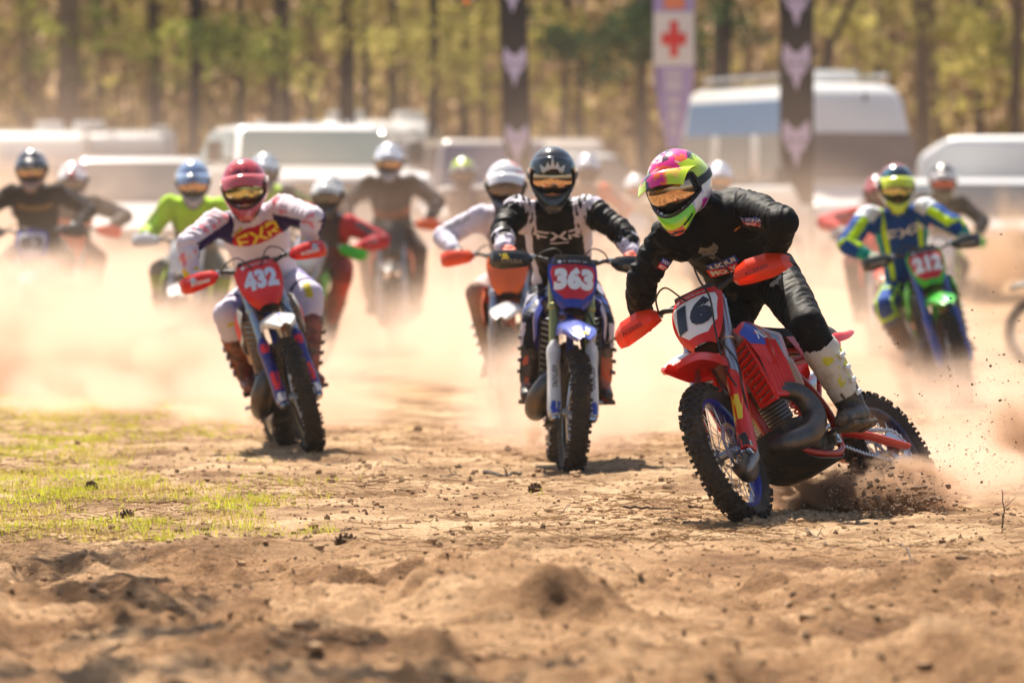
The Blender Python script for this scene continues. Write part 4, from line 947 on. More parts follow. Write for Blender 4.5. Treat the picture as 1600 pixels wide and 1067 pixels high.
def rider(B, Sx, label, lod=0, group="riders on the motorcycles"):
    """B: bike parameters; Sx: rider spec. Joints are given in the motorcycle's own frame."""
    root = empty("person"); BMx = bike_matrix(B); root.matrix_world = BMx; tag(root, label, "person", group)
    INV = np.array(BMx.inverted()); MW = np.array(BMx)
    def loc(p): return np.asarray(p, float) @ INV[:3, :3].T + INV[:3, 3]
    def ldir(p): return np.asarray(p, float) @ INV[:3, :3].T
    def im(c, r, d): return loc((px(c, d), d, pz(r, d)))
    ST = np.array(steer_matrix(math.radians(B.get('steer', 0)))); sv = lambda p: np.asarray(p) @ ST[:3, :3].T + ST[:3, 3]; sd = lambda p: np.asarray(p) @ ST[:3, :3].T
    g = Sx.get; I = {k: im(*v) for k, v in g('im', {}).items()}
    pel = I.get('pel', np.array(g('pel', (-0.34, 0, 1.02)))); neck = I.get('neck', np.array(g('neck', (0.08, 0, 1.42)))); head = I.get('head', np.array(g('head', (0.20, 0, 1.585))))
    up = nrm(neck - pel); lat = np.array(g('lat', (0, 1, 0)), float)
    if 'shl' in I: lat = I['shl'] - I['shr']
    lat = nrm(lat - up * (lat @ up)); fro = np.cross(lat, up); k = g('size', 1.0)
    J = {}
    for s, nm in ((1, 'l'), (-1, 'r')):
        sh = I.get('sh' + nm, neck - up * 0.055 + lat * s * 0.185 * k); gr = sv(GRIP * (1, s, 1)); ga = nrm(sd(np.array((0.049, -s * 0.14, 0.010))))
        if g('free_' + nm): gr = np.array(g('free_' + nm)); 
        bk = sd(np.array(g('handback', (0.55, 0, 0.85)))); el0 = sh + lat * s * 0.2
        wr = gr + nrm(sd(np.array((-0.85, s * 0.18, 0.50)))) * 0.095
        pole = np.array(g('elpole_' + nm, g('elpole', (-0.8, s * 0.6, 0.15)))); pole = pole * (1, 1, 1)
        el = I.get('el' + nm, ik(sh, wr, 0.30 * k, 0.275 * k, (pole[0], abs(pole[1]) * s, pole[2])))
        hp = pel + lat * s * 0.095 * k - up * 0.02
        foot = PEG * (1, s, 1) + (0.0, 0, 0.02); 
        if g('peg_' + nm): foot = np.array(g('peg_' + nm))
        fd = nrm(np.array(g('footdir_' + nm, (1.0, s * 0.10, -0.08)))); ank = foot - fd * 0.045 + np.array((0, 0, 0.105))
        ank = I.get('an' + nm, ank); kp = np.array(g('kneepole', (1.0, 0.35, 0.3))); kn = I.get('kn' + nm, ik(hp, ank, 0.44 * k, 0.43 * k, (kp[0], kp[1] * s, kp[2])))
        J[nm] = dict(sh=sh, el=el, wr=wr, gr=gr, ga=ga, bk=bk, hp=hp, kn=kn, an=ank, fd=fd, s=s)
    vx = (0.0075, 0.013, 0.019)[lod]
    def torso(m, e=0.0, low=0.0):
        mid1 = pel + (neck - pel) * 0.33 - fro * 0.012; mid2 = pel + (neck - pel) * 0.70 - fro * 0.018
        m.tube(crv([pel - up * (0.06 - low), pel + up * 0.05, mid1, mid2, neck - up * 0.045, neck + up * 0.012], 3), np.interp(np.linspace(0, 1, 16), [0, .2, .4, .6, .8, 1], np.array([0.125, 0.158, 0.148, 0.178, 0.155, 0.070]) * k + e), 20, flat=0.66)
    # body: one continuous surface
    if True:
        m = MB(); torso(m, -0.018); m.capsule(neck - up * 0.03, head, 0.055, 0.06, 12); m.ball(head + (0, 0, 0.01), 0.078, 14)
        hf = nrm(np.array(g('look', (1, 0, -0.1)))); hu = nrm(np.array(g('hup', (0, 0, 1)))); m.capsule(head + hf * 0.08 - hu * 0.01, head + hf * 0.098 - hu * 0.035, 0.010, 0.015, 8); m.ball(head + hf * 0.03 - hu * 0.06, (0.045, 0.045, 0.045), 10)
        for q in J.values():
            m.capsule(q['sh'], q['el'], 0.048, 0.036, 10); m.capsule(q['el'], q['wr'], 0.036, 0.024, 10); m.capsule(q['wr'], q['gr'] + nrm(q['wr'] - q['gr']) * 0.03, 0.022, 0.016, 8)
            m.capsule(q['hp'], q['kn'], 0.078, 0.052, 12); m.capsule(q['kn'], q['an'], 0.050, 0.030, 12); m.capsule(q['an'], q['an'] + q['fd'] * 0.13 - np.array((0, 0, 0.05)), 0.024, 0.018, 8)
        link("body", remesh("body", m, max(0.014, vx * 1.6), 3), root, SKIN)
    # jersey
    m = MB(); torso(m, 0.012 + g('fat', 0), 0.03); m.capsule(neck - up * 0.04, neck + (head - neck) * 0.32, 0.085, 0.064, 14)
    for q in J.values():
        s = q['s']; up_ = nrm(q['el'] - q['sh'])
        m.capsule(neck - up * 0.075 + lat * s * 0.05, q['sh'], 0.075 * k, 0.072 * k, 14); m.capsule(q['sh'], q['el'], 0.078 * k, 0.063, 16); m.capsule(q['sh'] - up * 0.09 - lat * s * 0.045, q['sh'] + up_ * 0.06, 0.07 * k, 0.05, 12)
        fa = q['wr'] - q['el']; m.capsule(q['el'], q['el'] + fa * 0.35, 0.062, 0.058, 16); m.capsule(q['el'] + fa * 0.35, q['wr'] - fa * 0.06, 0.057, 0.037, 16)
    me = remesh("jersey", m, vx, 5)
    P = pts_of(me); seg = [(pel - up * 0.05, neck)]
    for nm in 'lr': seg += [(J[nm]['sh'], J[nm]['el']), (J[nm]['el'], J[nm]['wr'])]
    D = [segdist(P, a, b_) for a, b_ in seg]; dist = np.stack([D[0][0] - 0.10] + [d[0] - 0.045 for d in D[1:]], 1); bone = dist.argmin(1); T = np.choose(bone, [d[1] for d in D])
    # folds: bands round the sleeves, diagonal drags on the trunk
    nr = np.empty(len(P) * 3, np.float32); me.vertices.foreach_get("normal", nr) if hasattr(me, 'vertex_normals') is False else me.vertex_normals.foreach_get("vector", nr); nr = nr.reshape(-1, 3)
    m0 = None; ln = np.where(bone == 0, 0.5, 0.26); u_ = T * ln; ang = (P @ lat) * 14 + (P @ fro) * 9
    fold = (1 - np.abs(fbm(u_ * 30 + ang * 0.9, ang * 0.9, bone * 7.3 + 1, 3)) * 2.4)
    fold2 = (1 - np.abs(fbm(u_ * 12 - ang * 0.8, ang * 0.8, bone * 5.1 + 4, 2)) * 2.2)
    ftor = (1 - np.abs(fbm((P @ up) * 11 + (P @ lat) * 6, (P @ lat) * 9, (P @ fro) * 6, 2)) * 2.2)
    chestm = np.exp(-((P - neck) @ lat / 0.13) ** 4) * ((P - neck) @ fro > 0)
    amp = np.where(bone == 0, 0.010 * np.clip(ftor, -0.3, 1) * (1 - 0.7 * chestm), 0.0065 * np.clip(fold, -0.3, 1) + 0.0065 * np.clip(fold2, -.3, 1)) * g('folds', 1.0)
    P2 = P + nr * amp[:, None]; me.vertices.foreach_set("co", P2.astype(np.float32).ravel()); me.update()
    info = dict(P=P, lat=(P - neck) @ lat, up=(P - neck) @ up, fro=(P - neck) @ fro, bone=bone, t=T, J=J)
    info['aup'] = np.choose(bone, [d[2] @ up for d in D]); info['afr'] = np.choose(bone, [d[2] @ fro for d in D])
    setpaint(me, g('jersey')(info)); jy = link("jersey", me, root, CLOTH(g('key', 'a'), g('jrough', 0.75)))
    # trousers
    m = MB(); m.tube(crv([pel + up * 0.085, pel, pel - up * 0.075], 3), np.array([0.146, 0.150, 0.155, 0.160, 0.155, 0.14, 0.115]) * k, 18, flat=0.74)
    for q in J.values():
        sh_ = q['an'] + (q['kn'] - q['an']) * 0.62; f_ = nrm(np.cross(np.cross(q['kn'] - q['hp'], q['an'] - q['kn']), q['an'] - q['hp'])) 
        kf = q['kn'] - (q['hp'] + q['an']) / 2; kf = nrm(kf)
        m.capsule(q['hp'] - up * 0.02, q['kn'], 0.106 * k, 0.080, 18); m.capsule(q['kn'] + kf * 0.012, q['kn'] + (q['an'] - q['kn']) * 0.22 + kf * 0.010, 0.082, 0.074, 16); m.capsule(q['kn'], sh_, 0.080, 0.070, 16)
    me = remesh("trousers", m, vx, 5); P = pts_of(me); seg = [(pel - lat * 0.05, pel + lat * 0.05)]
    for nm in 'lr': seg += [(J[nm]['hp'], J[nm]['kn']), (J[nm]['kn'], J[nm]['an'])]
    D = [segdist(P, a, b_) for a, b_ in seg]; dist = np.stack([D[0][0] - 0.06] + [d[0] - 0.06 for d in D[1:]], 1); bone = dist.argmin(1); T = np.choose(bone, [d[1] for d in D])
    nr = np.empty(len(P) * 3, np.float32); me.vertex_normals.foreach_get("vector", nr); nr = nr.reshape(-1, 3)
    ang = (P @ lat) * 12 + (P @ fro) * 10; fold = 1 - np.abs(fbm(T * 10 + ang * 1.1, ang * 0.9, bone * 3.3, 3)) * 2.3
    kneeness = np.where((bone == 2) | (bone == 4), np.exp(-(T / 0.25) ** 2), np.exp(-((T - 1) / 0.2) ** 2))
    P2 = P + nr * (0.0095 * g('folds', 1.0) * np.clip(fold, -0.3, 1) * (1 - 0.8 * kneeness))[:, None]; me.vertices.foreach_set("co", P2.astype(np.float32).ravel()); me.update()
    info2 = dict(P=P, lat=(P - pel) @ lat, up=(P - pel) @ up, fro=(P - pel) @ fro, bone=bone, t=T); info2['x'] = P[:, 0]; info2['rl'] = np.choose(bone, [d[2] @ lat for d in D]); info2['rf'] = np.choose(bone, [d[2] @ np.array((1., 0, 0)) for d in D])
    setpaint(me, g('trousers')(info2)); tr = link("trousers", me, root, CLOTH(g('key', 'a'), g('jrough', 0.75)))
    # boots
    for nm in 'lr':
        q = J[nm]; s = q['s']; an, kn, fd = q['an'], q['kn'], q['fd']; shn = nrm(kn - an); dn = nrm(-shn * 0.25 + np.array((0, 0, -1.0))); dn = nrm(dn - fd * (dn @ fd)); top = an + shn * 0.285; bs = g('bootsize', 1.0)
        m = MB(); m.capsule(an, an + shn * 0.12, 0.060 * bs, 0.070 * bs, 16); m.capsule(an + shn * 0.12, top, 0.069 * bs, 0.080 * bs, 16); m.capsule(an - fd * 0.025 + dn * 0.05, an + fd * 0.05 + dn * 0.055, 0.052 * bs, 0.052 * bs, 14); m.capsule(an + fd * 0.05 + dn * 0.058, an + fd * 0.175 + dn * 0.072, 0.053 * bs, 0.042 * bs, 14, flat=0.8)
        m.capsule(an + shn * 0.05 + nrm(fd) * 0.035, top + fd * 0.028, 0.035, 0.042, 10)
        me = remesh("boot", m, vx, 3); P = pts_of(me); t_ = (P - an) @ shn; ff = (P - an) @ fd
        nr = np.empty(len(P) * 3, np.float32); me.vertex_normals.foreach_get("vector", nr); nr = nr.reshape(-1, 3)
        grv = -0.004 * (np.abs(((t_ * 9.0) % 1.0) - 0.5) > 0.42) * (t_ > 0.02); me.vertices.foreach_set("co", (P + nr * grv[:, None]).astype(np.float32).ravel()); me.update()
        setpaint(me, g('boots')(t_, ff, (P - an) @ lat * s, P)); bo = link("boot", me, root, mat("scuffed boot leather", (1, 1, 1), 0.5, attr=True, dirt=0.42, nscale=20, bump=0.0015, bscale=70))
        R3 = np.stack([fd, nrm(np.cross(dn, fd)), -dn], 1); b2 = MB(); b2.box(an + fd * 0.055 + dn * 0.108, (0.29, 0.100, 0.024), R3, 0.008); b2.box(an - fd * 0.055 + dn * 0.118, (0.06, 0.08, 0.02), R3, 0.006); b2.build("sole", SOLE, bo)
        if lod < 2:
            sl_ = nrm(np.cross(shn, fd)) * s; sl_ = sl_ if sl_ @ lat * s > 0 else -sl_
            for i in range(4): b2 = MB(); b2.box(an + shn * (0.035 + 0.062 * i) + sl_ * (0.066 + 0.005 * i) * bs + fd * 0.022, (0.055, 0.014, 0.020), np.stack([nrm(fd - shn * (fd @ shn)), sl_, shn], 1), 0.004); b2.build("buckle", g('buckle', mat('matte buckle plastic', (0.16, 0.15, 0.14), 0.6)), bo)
        glove(root, q['gr'], q['ga'], q['wr'], q['bk'], lod, g('glove', INK))
    # collar / neck, helmet
    look = np.array(g('look', (1, 0, -0.12)), float); hup = np.array(g('hup', (0, 0, 1)), float)
    if 'wlook' in Sx: look = ldir(np.array(Sx['wlook'], float)); hup = ldir(np.array(Sx['wup'], float))
    hm, ax, W = helmet(root, head, look, hup, g('helm'), g('peakp'), lod, g('hs', 1.0) * 1.09, g('crown', False), g('lens'), g('gframe'), g('peak', 1.0), g('key', 'a'), g('pd', 0.0))
    # chest print
    if lod < 2 and g('chest'):
        for ci in g('chest'):
            kind, txt, W_, H_, dy, dz, mt = ci[:7]
            if kind == 'text': bm, a, b_ = text_faces(txt, 1.0, ci[7] if len(ci) > 7 else 0.03)
            elif kind == 'fox': bm = poly_faces(FOX)
            elif kind == 'eyes': bm = poly_faces(FOXEYE)
            elif kind == 'fxr': bm = poly_faces(FXR_P)
            else: bm = poly_faces([[(-1, -1), (1, -1), (1, 1), (-1, 1)]])
            rot = ci[8] if len(ci) > 8 else 0; r_ = lat * math.cos(rot) + up * math.sin(rot); u_2 = up * math.cos(rot) - lat * math.sin(rot)
            decal("chest_lettering" if kind in ('text', 'fxr') else "chest_emblem", bm, W_, H_, (neck + up * dz + lat * dy + fro * 0.08, r_, u_2, fro), mt, jy, jy, (ci[9] if len(ci) > 9 else 0.003) + 0.0015, 0.007 if lod == 0 else 0.02)
    if lod == 0 and g('extra'):
        for (kind, txt, W_, H_, p, r_, u_2, w_, mt, tgt) in g('extra')(J, dict(pel=pel, neck=neck, up=up, lat=lat, fro=fro, head=head, ax=ax, W=W)):
            bm = text_faces(txt, 1.0, 0.03)[0] if kind == 'text' else (poly_faces(FOX) if kind == 'fox' else poly_faces([[(-1, -1), (1, -1), (1, 1), (-1, 1)]]))
            T_ = {'j': jy, 't': tr, 'h': hm}[tgt]; decal("sleeve_patch" if tgt == 'j' else ("helmet_lettering" if tgt == 'h' else "trouser_emblem"), bm, W_, H_, (p, r_, u_2, w_), mt, T_, T_, 0.005 if kind == 'text' else 0.0025, 0.006)
    return root
# ------------------------------------------------------------------ paint schemes
def flat(c): c = np.array(c, float); return lambda *a: np.tile(c, (len(np.asarray(a[0]['P'] if isinstance(a[0], dict) else a[0])), 1))
def put(C, mask, c): C[mask] = c; return C
def sol(i, c): return np.tile(np.array(c, float), (len(i['P']), 1))
K0 = np.array((0.011, 0.011, 0.012)); W0 = np.array((0.74, 0.72, 0.74)); LAV = np.array((0.66, 0.60, 0.68))
def j16(i):
    C = sol(i, (0.006, 0.006, 0.0065)); return C
def t16(i):
    C = sol(i, (0.006, 0.006, 0.0065)); m = (i['bone'] == 1) & (i['t'] > 0.12) & (i['t'] < 0.62) & (i['rl'] > -0.01) & (i['rf'] > 0.01)
    put(C, m, (0.085, 0.075, 0.062)); return C
def b16(t, f, s, P):
    C = np.tile(np.array((0.60, 0.55, 0.46)), (len(t), 1)); n = fbm(P[:, 0] * 26, P[:, 1] * 26, P[:, 2] * 26, 2)
    put(C, (n > 0.12) & (t > 0.10) & (t < 0.27) & (s > 0), (0.55, 0.52, 0.03)); put(C, t < 0.045, (0.035, 0.028, 0.024)); put(C, (n < -0.35) & (t < 0.16), (0.09, 0.06, 0.04))
    put(C, (f < -0.04) & (t > 0.0), (0.62, 0.60, 0.58)); return C
MAG, LIME, PINKO = (0.78, 0.015, 0.25), (0.62, 0.80, 0.01), (0.90, 0.10, 0.03)
def h16(az, el, x, y, z):
    C = np.tile(np.array(MAG), (len(az), 1)); n = fbm(x * 22 + 4, y * 22, z * 22, 3); n2 = fbm(x * 34, y * 30 + 8, z * 30, 2)
    put(C, n > 0.12, (0.92, 0.13, 0.04)); put(C, n < -0.22, (0.06, 0.008, 0.03)); put(C, n2 > 0.38, (0.95, 0.55, 0.60))
    side = (np.abs(az) > 0.75) & (el > -0.15) & (el < 0.80); put(C, side, LIME); put(C, side & (n < -0.30), (0.15, 0.25, 0.01))
    low = el < -0.15; put(C, low, (0.52, 0.42, 0.72)); put(C, low & (n > 0.02), (0.80, 0.78, 0.84)); put(C, low & (n < -0.18), (0.62, 0.02, 0.42)); put(C, low & (np.abs(az) > 1.9), (0.10, 0.08, 0.30))
    ch = (el < -0.42) & (np.abs(az) < 0.62); put(C, ch, (0.22, 0.72, 0.02)); put(C, ch & (el < -0.50) & (np.abs(az) < 0.34), (0.50, 0.80, 0.02)); put(C, ch & (el < -0.58) & (np.abs(az) < 0.20), (0.60, 0.06, 0.03))
    put(C, (el < -0.84) & (np.abs(az) < 0.9), W0); return C
def v16(x, y, z):
    C = np.tile(np.array(MAG), (len(x), 1)); n = fbm(x * 20 + 2, y * 20, z * 20, 3); put(C, n > 0.05, (0.95, 0.16, 0.03)); put(C, n > 0.28, (0.95, 0.60, 0.08)); put(C, n < -0.25, (0.05, 0.008, 0.03))
    put(C, np.abs(y) > 0.085, LIME); put(C, (x > 0.160) & (np.abs(y) > 0.05), LIME); return C
def j363(i):
    C = sol(i, K0); b, t, la, up, fr = i['bone'], i['t'], i['lat'], i['up'], i['fro']; al = np.abs(la)
    tor = b == 0
    put(C, tor & (al > 0.138) & (al < 0.158) & (up < -0.08), LAV)
    put(C, tor & (al > 0.150 - 0.12 * np.clip(-up - 0.24, 0, 0.3)) & (up < -0.12) & (fr > -0.02), LAV * 0.95)
    n = fbm(la * 30, up * 30, fr * 30, 2)
    yk = (up > -0.14) & (al > 0.105) & (al < 0.21) & ((b == 0) | (t < 0.2)); put(C, yk & (np.abs(((al - 0.105) * 28 + up * 12) % 1.0 - 0.5) > 0.26), LAV); put(C, yk & (al < 0.118), LAV)
    sl = ((b == 1) | (b == 3)); put(C, sl & (t > 0.0) & (t < 0.12) & (up > -0.06), LAV)
    put(C, sl & (i['aup'] < -0.035), LAV)
    fa = (b == 2) | (b == 4); put(C, fa & (i['aup'] < -0.01), LAV); put(C, fa & (t > 0.35) & (n > 0.05), LAV); put(C, fa & (t > 0.72), LAV)
    return C
def t363(i):
    C = sol(i, (0.014, 0.014, 0.022)); n = fbm(i['P'][:, 0] * 14, i['P'][:, 1] * 14, i['P'][:, 2] * 14, 2); th = (i['bone'] == 1) | (i['bone'] == 3)
    put(C, th & (i['t'] > 0.15) & (n > 0.05) & (i['t'] < 0.85), (0.62, 0.60, 0.70)); put(C, th & (i['t'] > 0.6) & (n < -0.2), (0.03, 0.05, 0.20))
    put(C, (~th) & (np.abs(i['rl']) > 0.052), (0.55, 0.5, 0.6)); return C
def bdark(t, f, s, P):
    C = np.tile(np.array((0.045, 0.030, 0.024)), (len(t), 1)); n = fbm(P[:, 0] * 18, P[:, 1] * 18, P[:, 2] * 18, 2); put(C, (n > 0.22) & (s > 0), (0.55, 0.08, 0.02)); return C
def h363(az, el, x, y, z):
    C = np.tile(np.array((0.012, 0.013, 0.016)), (len(az), 1)); put(C, (np.abs(az) > 0.70) & (np.abs(az) < 1.35) & (el > -0.25) & (el < 0.34), (0.50, 0.01, 0.01)); put(C, (np.abs(np.abs(az) - 0.75) < 0.09) & (np.abs(el - 0.62) < 0.12), (0.45, 0.5, 0.55)); return C
v363 = lambda x, y, z: np.tile(np.array((0.012, 0.013, 0.016)), (len(x), 1))
PURP = np.array((0.030, 0.016, 0.085))
def j432(i):
    C = sol(i, (0.70, 0.62, 0.68)); b, t, la, up = i['bone'], i['t'], i['lat'], i['up']
    tor = b == 0; band = tor & (up < -0.005 + 0.15 * la * 0) & (up > -0.130) & (i['fro'] > -0.04)
    put(C, band, PURP); put(C, band & (np.abs(la) < 0.145), (0.50, 0.008, 0.02))
    ua = (b == 1) | (b == 3); put(C, ua & (i['aup'] < 0.026), PURP); fa = (b == 2) | (b == 4); put(C, fa & (t < 0.55) & (i['aup'] < 0.008), PURP)
    n = fbm(la * 26, up * 26, i['fro'] * 26, 2); put(C, (ua | fa) & (i['aup'] > 0.03) & (n > 0.30), (0.75, 0.25, 0.30)); put(C, fa & (t > 0.78) & (n > 0.1), (0.85, 0.6, 0.03)); return C
def t432(i):
    C = sol(i, (0.62, 0.57, 0.68)); b, t = i['bone'], i['t']; th = (b == 1) | (b == 3); sk = (b == 2) | (b == 4)
    put(C, th & (t > 0.72) & (t < 0.82), (0.03, 0.02, 0.07)); put(C, sk & (t > 0.32), (0.05, 0.03, 0.03)); put(C, sk & (np.abs(i['rl']) < 0.02) & (t < 0.06), (0.6, 0.5, 0.05)); put(C, th & (i['rl'] > 0.05), (0.3, 0.25, 0.45)); return C
def b432(t, f, s, P):
    C = np.tile(np.array((0.17, 0.035, 0.022)), (len(t), 1)); n = fbm(P[:, 0] * 20, P[:, 1] * 20, P[:, 2] * 20, 2); put(C, n > 0.22, (0.30, 0.07, 0.04)); put(C, n < -0.3, (0.05, 0.015, 0.012)); return C
def h432(az, el, x, y, z):
    C = np.tile(np.array((0.52, 0.045, 0.05)), (len(az), 1)); n = fbm(x * 20, y * 20, z * 20, 3); put(C, n > 0.22, (0.68, 0.20, 0.18)); put(C, n < -0.22, (0.22, 0.015, 0.03)); return C
def v432(x, y, z):
    C = np.tile(np.array((0.62, 0.10, 0.10)), (len(x), 1)); rr = np.hypot(y, (x - 0.07) * 1.0); put(C, (rr > 0.045) & (rr < 0.062) & (x > 0.085), (0.05, 0.01, 0.012)); put(C, rr < 0.045, (0.68, 0.25, 0.22)); return C
NB, NL, NT = np.array((0.008, 0.060, 0.26)), np.array((0.55, 0.80, 0.01)), np.array((0.01, 0.30, 0.22))
def j212(i):
    C = sol(i, NB); b, t, la, up = i['bone'], i['t'], i['lat'], i['up']; al = np.abs(la); tor = b == 0
    put(C, tor & (np.abs(al - (0.12 + 0.25 * np.clip(up + 0.30, -0.2, 0.3) * 0.2)) < 0.017) & (i['fro'] > -0.06), NL)
    ua = (b == 1) | (b == 3); fa = (b == 2) | (b == 4); put(C, ua & (np.abs(i['afr'] - 0.02) < 0.014) & (t > 0.25), NL); put(C, ua & (t < 0.25) & (i['aup'] > 0.02), (0.70, 0.72, 0.75)); put(C, fa & (np.abs(i['afr']) < 0.016), NL); put(C, fa & (t > 0.6), NT); put(C, tor & (al > 0.155), NT); return C
def t212(i):
    C = sol(i, (0.015, 0.06, 0.28)); b, t = i['bone'], i['t']; th = (b == 1) | (b == 3); sk = ~th & (b > 0)
    put(C, th & (np.abs(t - 0.55) < 0.055), NL); put(C, (th | sk) & (np.abs(np.abs(i['rl']) - 0.058) < 0.009), NL); put(C, sk & (np.abs(t - 0.18) < 0.05), NL * 0.9); put(C, sk & (t > 0.3), (0.12, 0.10, 0.12)); put(C, b == 0, NT); return C
def b212(t, f, s, P):
    C = np.tile(np.array((0.13, 0.065, 0.04)), (len(t), 1)); put(C, t < 0.02, (0.5, 0.45, 0.4)); return C
def h212(az, el, x, y, z):
    C = np.tile(np.array((0.62, 0.72, 0.02)), (len(az), 1)); n = fbm(x * 20, y * 20, z * 20, 2); top = el > 0.35; put(C, top, (0.012, 0.03, 0.06)); put(C, top & (n > 0.1), (0.05, 0.25, 0.35)); put(C, top & (x < 0.0) & (n < 0.05), (0.75, 0.10, 0.04)); put(C, (np.abs(az) > 1.0) & (el < 0.35), (0.05, 0.10, 0.12)); put(C, (el < -0.3) & (np.abs(az) > 0.55) & (np.abs(az) < 1.4), (0.60, 0.60, 0.45)); return C
def v212(x, y, z):
    C = np.tile(np.array((0.68, 0.78, 0.02)), (len(x), 1)); rr = np.hypot(y, x - 0.08); put(C, (rr < 0.045), (0.85, 0.35, 0.02)); return C
def twotone(base, sl, band=None, bandc=None, panel=None):
    def f(i):
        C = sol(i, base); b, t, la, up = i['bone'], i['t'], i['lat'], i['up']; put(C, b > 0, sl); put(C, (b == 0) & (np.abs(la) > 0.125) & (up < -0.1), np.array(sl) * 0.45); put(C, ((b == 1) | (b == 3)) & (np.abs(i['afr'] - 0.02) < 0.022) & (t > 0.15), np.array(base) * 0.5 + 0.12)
        if band is not None: put(C, (b == 0) & (up < band[0]) & (up > band[1]), bandc)
        if panel is not None: put(C, (b == 0) & (np.abs(la) < panel[0]) & (i['fro'] > 0), panel[1])
        fa = (b == 2) | (b == 4); n = fbm(la * 20, up * 20, i['fro'] * 20, 2); put(C, fa & (n > 0.25), np.array(sl) * 0.5 + 0.2); return C
    return f
def thigh(base, knee): 
    def f(i):
        C = sol(i, base); th = (i['bone'] == 1) | (i['bone'] == 3); put(C, (~th) & (i['bone'] > 0), knee); return C
    return f
def hsplit(top, low, acc):
    def f(az, el, x, y, z):
        C = np.tile(np.array(top, float), (len(az), 1)); put(C, el < 0.1, low); n = fbm(x * 16, y * 16, z * 16, 2); put(C, (n > 0.18) & (el > 0.1), acc); put(C, (np.abs(az) > 0.8) & (np.abs(el - 0.35) < 0.12), acc); return C
    return f
def vcol(c, a=None):
    def f(x, y, z):
        C = np.tile(np.array(c, float), (len(x), 1))
        if a is not None: put(C, np.abs(y) < 0.03, a)
        return C
    return f
def bcol(c, c2=(0.05, 0.04, 0.035)):
    def f(t, ff, s, P): C = np.tile(np.array(c, float), (len(t), 1)); return put(C, t < 0.03, c2)
    return f

# ------------------------------------------------------------------ the four leaders
B16 = dict(x=1.48, d=25.85, yaw=-32.4, lean=29.7, steer=10.5, pitch=1.3, dz=-0.01)
C16 = dict(main=RED, frame=plastic("frame red", (0.55, 0.02, 0.012), 0.3), rim=plastic("anodised blue", (0.01, 0.03, 0.36), 0.25), rim_r=plastic("dirty blue", (0.012, 0.018, 0.10), 0.75), hub=ALU, fender=RED, plate=RED, field=WHITE, ink=NAVY, guardm=RED, hg=ORANGE, hgshape=1,
           hg_text="ACERBIS", hg_ink=mat("dull red print", (0.30, 0.012, 0.008), 0.4), disc_guard=True, cguard=mat("grey guard plastic", (0.30, 0.29, 0.27), 0.5, dirt=0.3), pipe=(1,), louvre=RED, side_louvres=True, shroud=RED, side=RED, rear=RED, nh=0.155, nw=0.19, nb=0.085, fw=0.236, fh=0.215, headm=REDP, spring=REDP, skid=BLK,
           fender_gfx=[(WHITE, [(-.055, .84), (.055, .84), (.05, .95), (.02, 1.0), (-.02, 1.0), (-.05, .95)]), (REDP, [(-.022, .85), (.022, .85), (0, .96)]), (LBL, [(.034, .86), (.05, .86), (.04, .955), (.03, .955)]), (LBL, [(-.05, .86), (-.034, .86), (-.03, .955), (-.04, .955)])],
           shroud_gfx=[(BLUP, [(.28, .80), (.40, .82), (.41, .875), (.31, .935), (.22, .93)]), (LBL, [(.03, .76), (.16, .80), (.10, .93), (-.04, .90)]), (REDP, [(.10, .72), (.19, .80), (.15, .93), (.08, .90)]), (WHITE, [(.0, .68), (.06, .70), (.10, .80), (.05, .86)])],
           shroud_text="NZX", guard_band=[(-0.03, 0.04, BLK), (0.12, 0.26, YEL)], brand_row="TROY LEE", long_cable=True, plate_ears=REDP, swing=plastic("frame red", (0.55, 0.02, 0.012), 0.3), sprocket=STEEL)
bike(B16, C16, "red motorcycle numbered 16, leaning hard, with orange handguards", "16", 0)
def ex16(J, k):
    up, lat, fro, W = k['up'], k['lat'], k['fro'], k['W']; f, l, u = k['ax']; o = []
    sh = J['l']['sh']; so = nrm(fro + up * 0.6)
    for (txt, dx, dz_, w_, h_, mt, bg) in (("LIQUI", -0.035, 0.014, .055, .018, WHITE, BLUP), ("MOLY", -0.035, -0.008, .05, .017, WHITE, REDP)):
        c = sh + lat * dx + up * dz_; o.append(('box', '', .062, .021, c + so * 0.07, lat, np.cross(so, lat) * -1, so, bg, 'j')); o.append(('text', txt, w_, h_ * 0.8, c + so * 0.07, lat, nrm(np.cross(so, lat)) * (-1 if np.cross(so, lat) @ up < 0 else 1), so, mt, 'j'))
    q = J['r']; ax_ = nrm(q['el'] - q['sh']); oo = nrm(np.cross(ax_, np.cross(fro, ax_)))
    for t_, txt, bg in ((0.42, "LIQUI", BLUP), (0.54, "MOLY", REDP)):
        c = q['sh'] + (q['el'] - q['sh']) * t_; o.append(('box', '', .052, .026, c + oo * 0.06, np.cross(oo, ax_) if np.cross(oo, ax_) @ lat > 0 else np.cross(ax_, oo), -ax_, oo, bg, 'j')); o.append(('text', txt, .044, .016, c + oo * 0.06, np.cross(oo, ax_) if np.cross(oo, ax_) @ lat > 0 else np.cross(ax_, oo), -ax_, oo, WHITE, 'j'))
    q = J['l']; ax_ = nrm(q['kn'] - q['hp']); oo = nrm(np.array((1, 0.3, 0.3))); oo = nrm(oo - ax_ * (oo @ ax_)); c = q['hp'] + (q['kn'] - q['hp']) * 0.45
    o.append(('fox', '', .075, .075, c + oo * 0.1, nrm(np.cross(-ax_, oo)), -ax_, oo, mat("pale grey print", (0.45, 0.42, 0.36), 0.5), 't'))
    o.append(('text', 'FOX', .075, .018, W(0.17, 0, 0.070), l, u, f, mat("magenta print", (0.35, 0.0, 0.06), 0.4), 'h'))
    return o
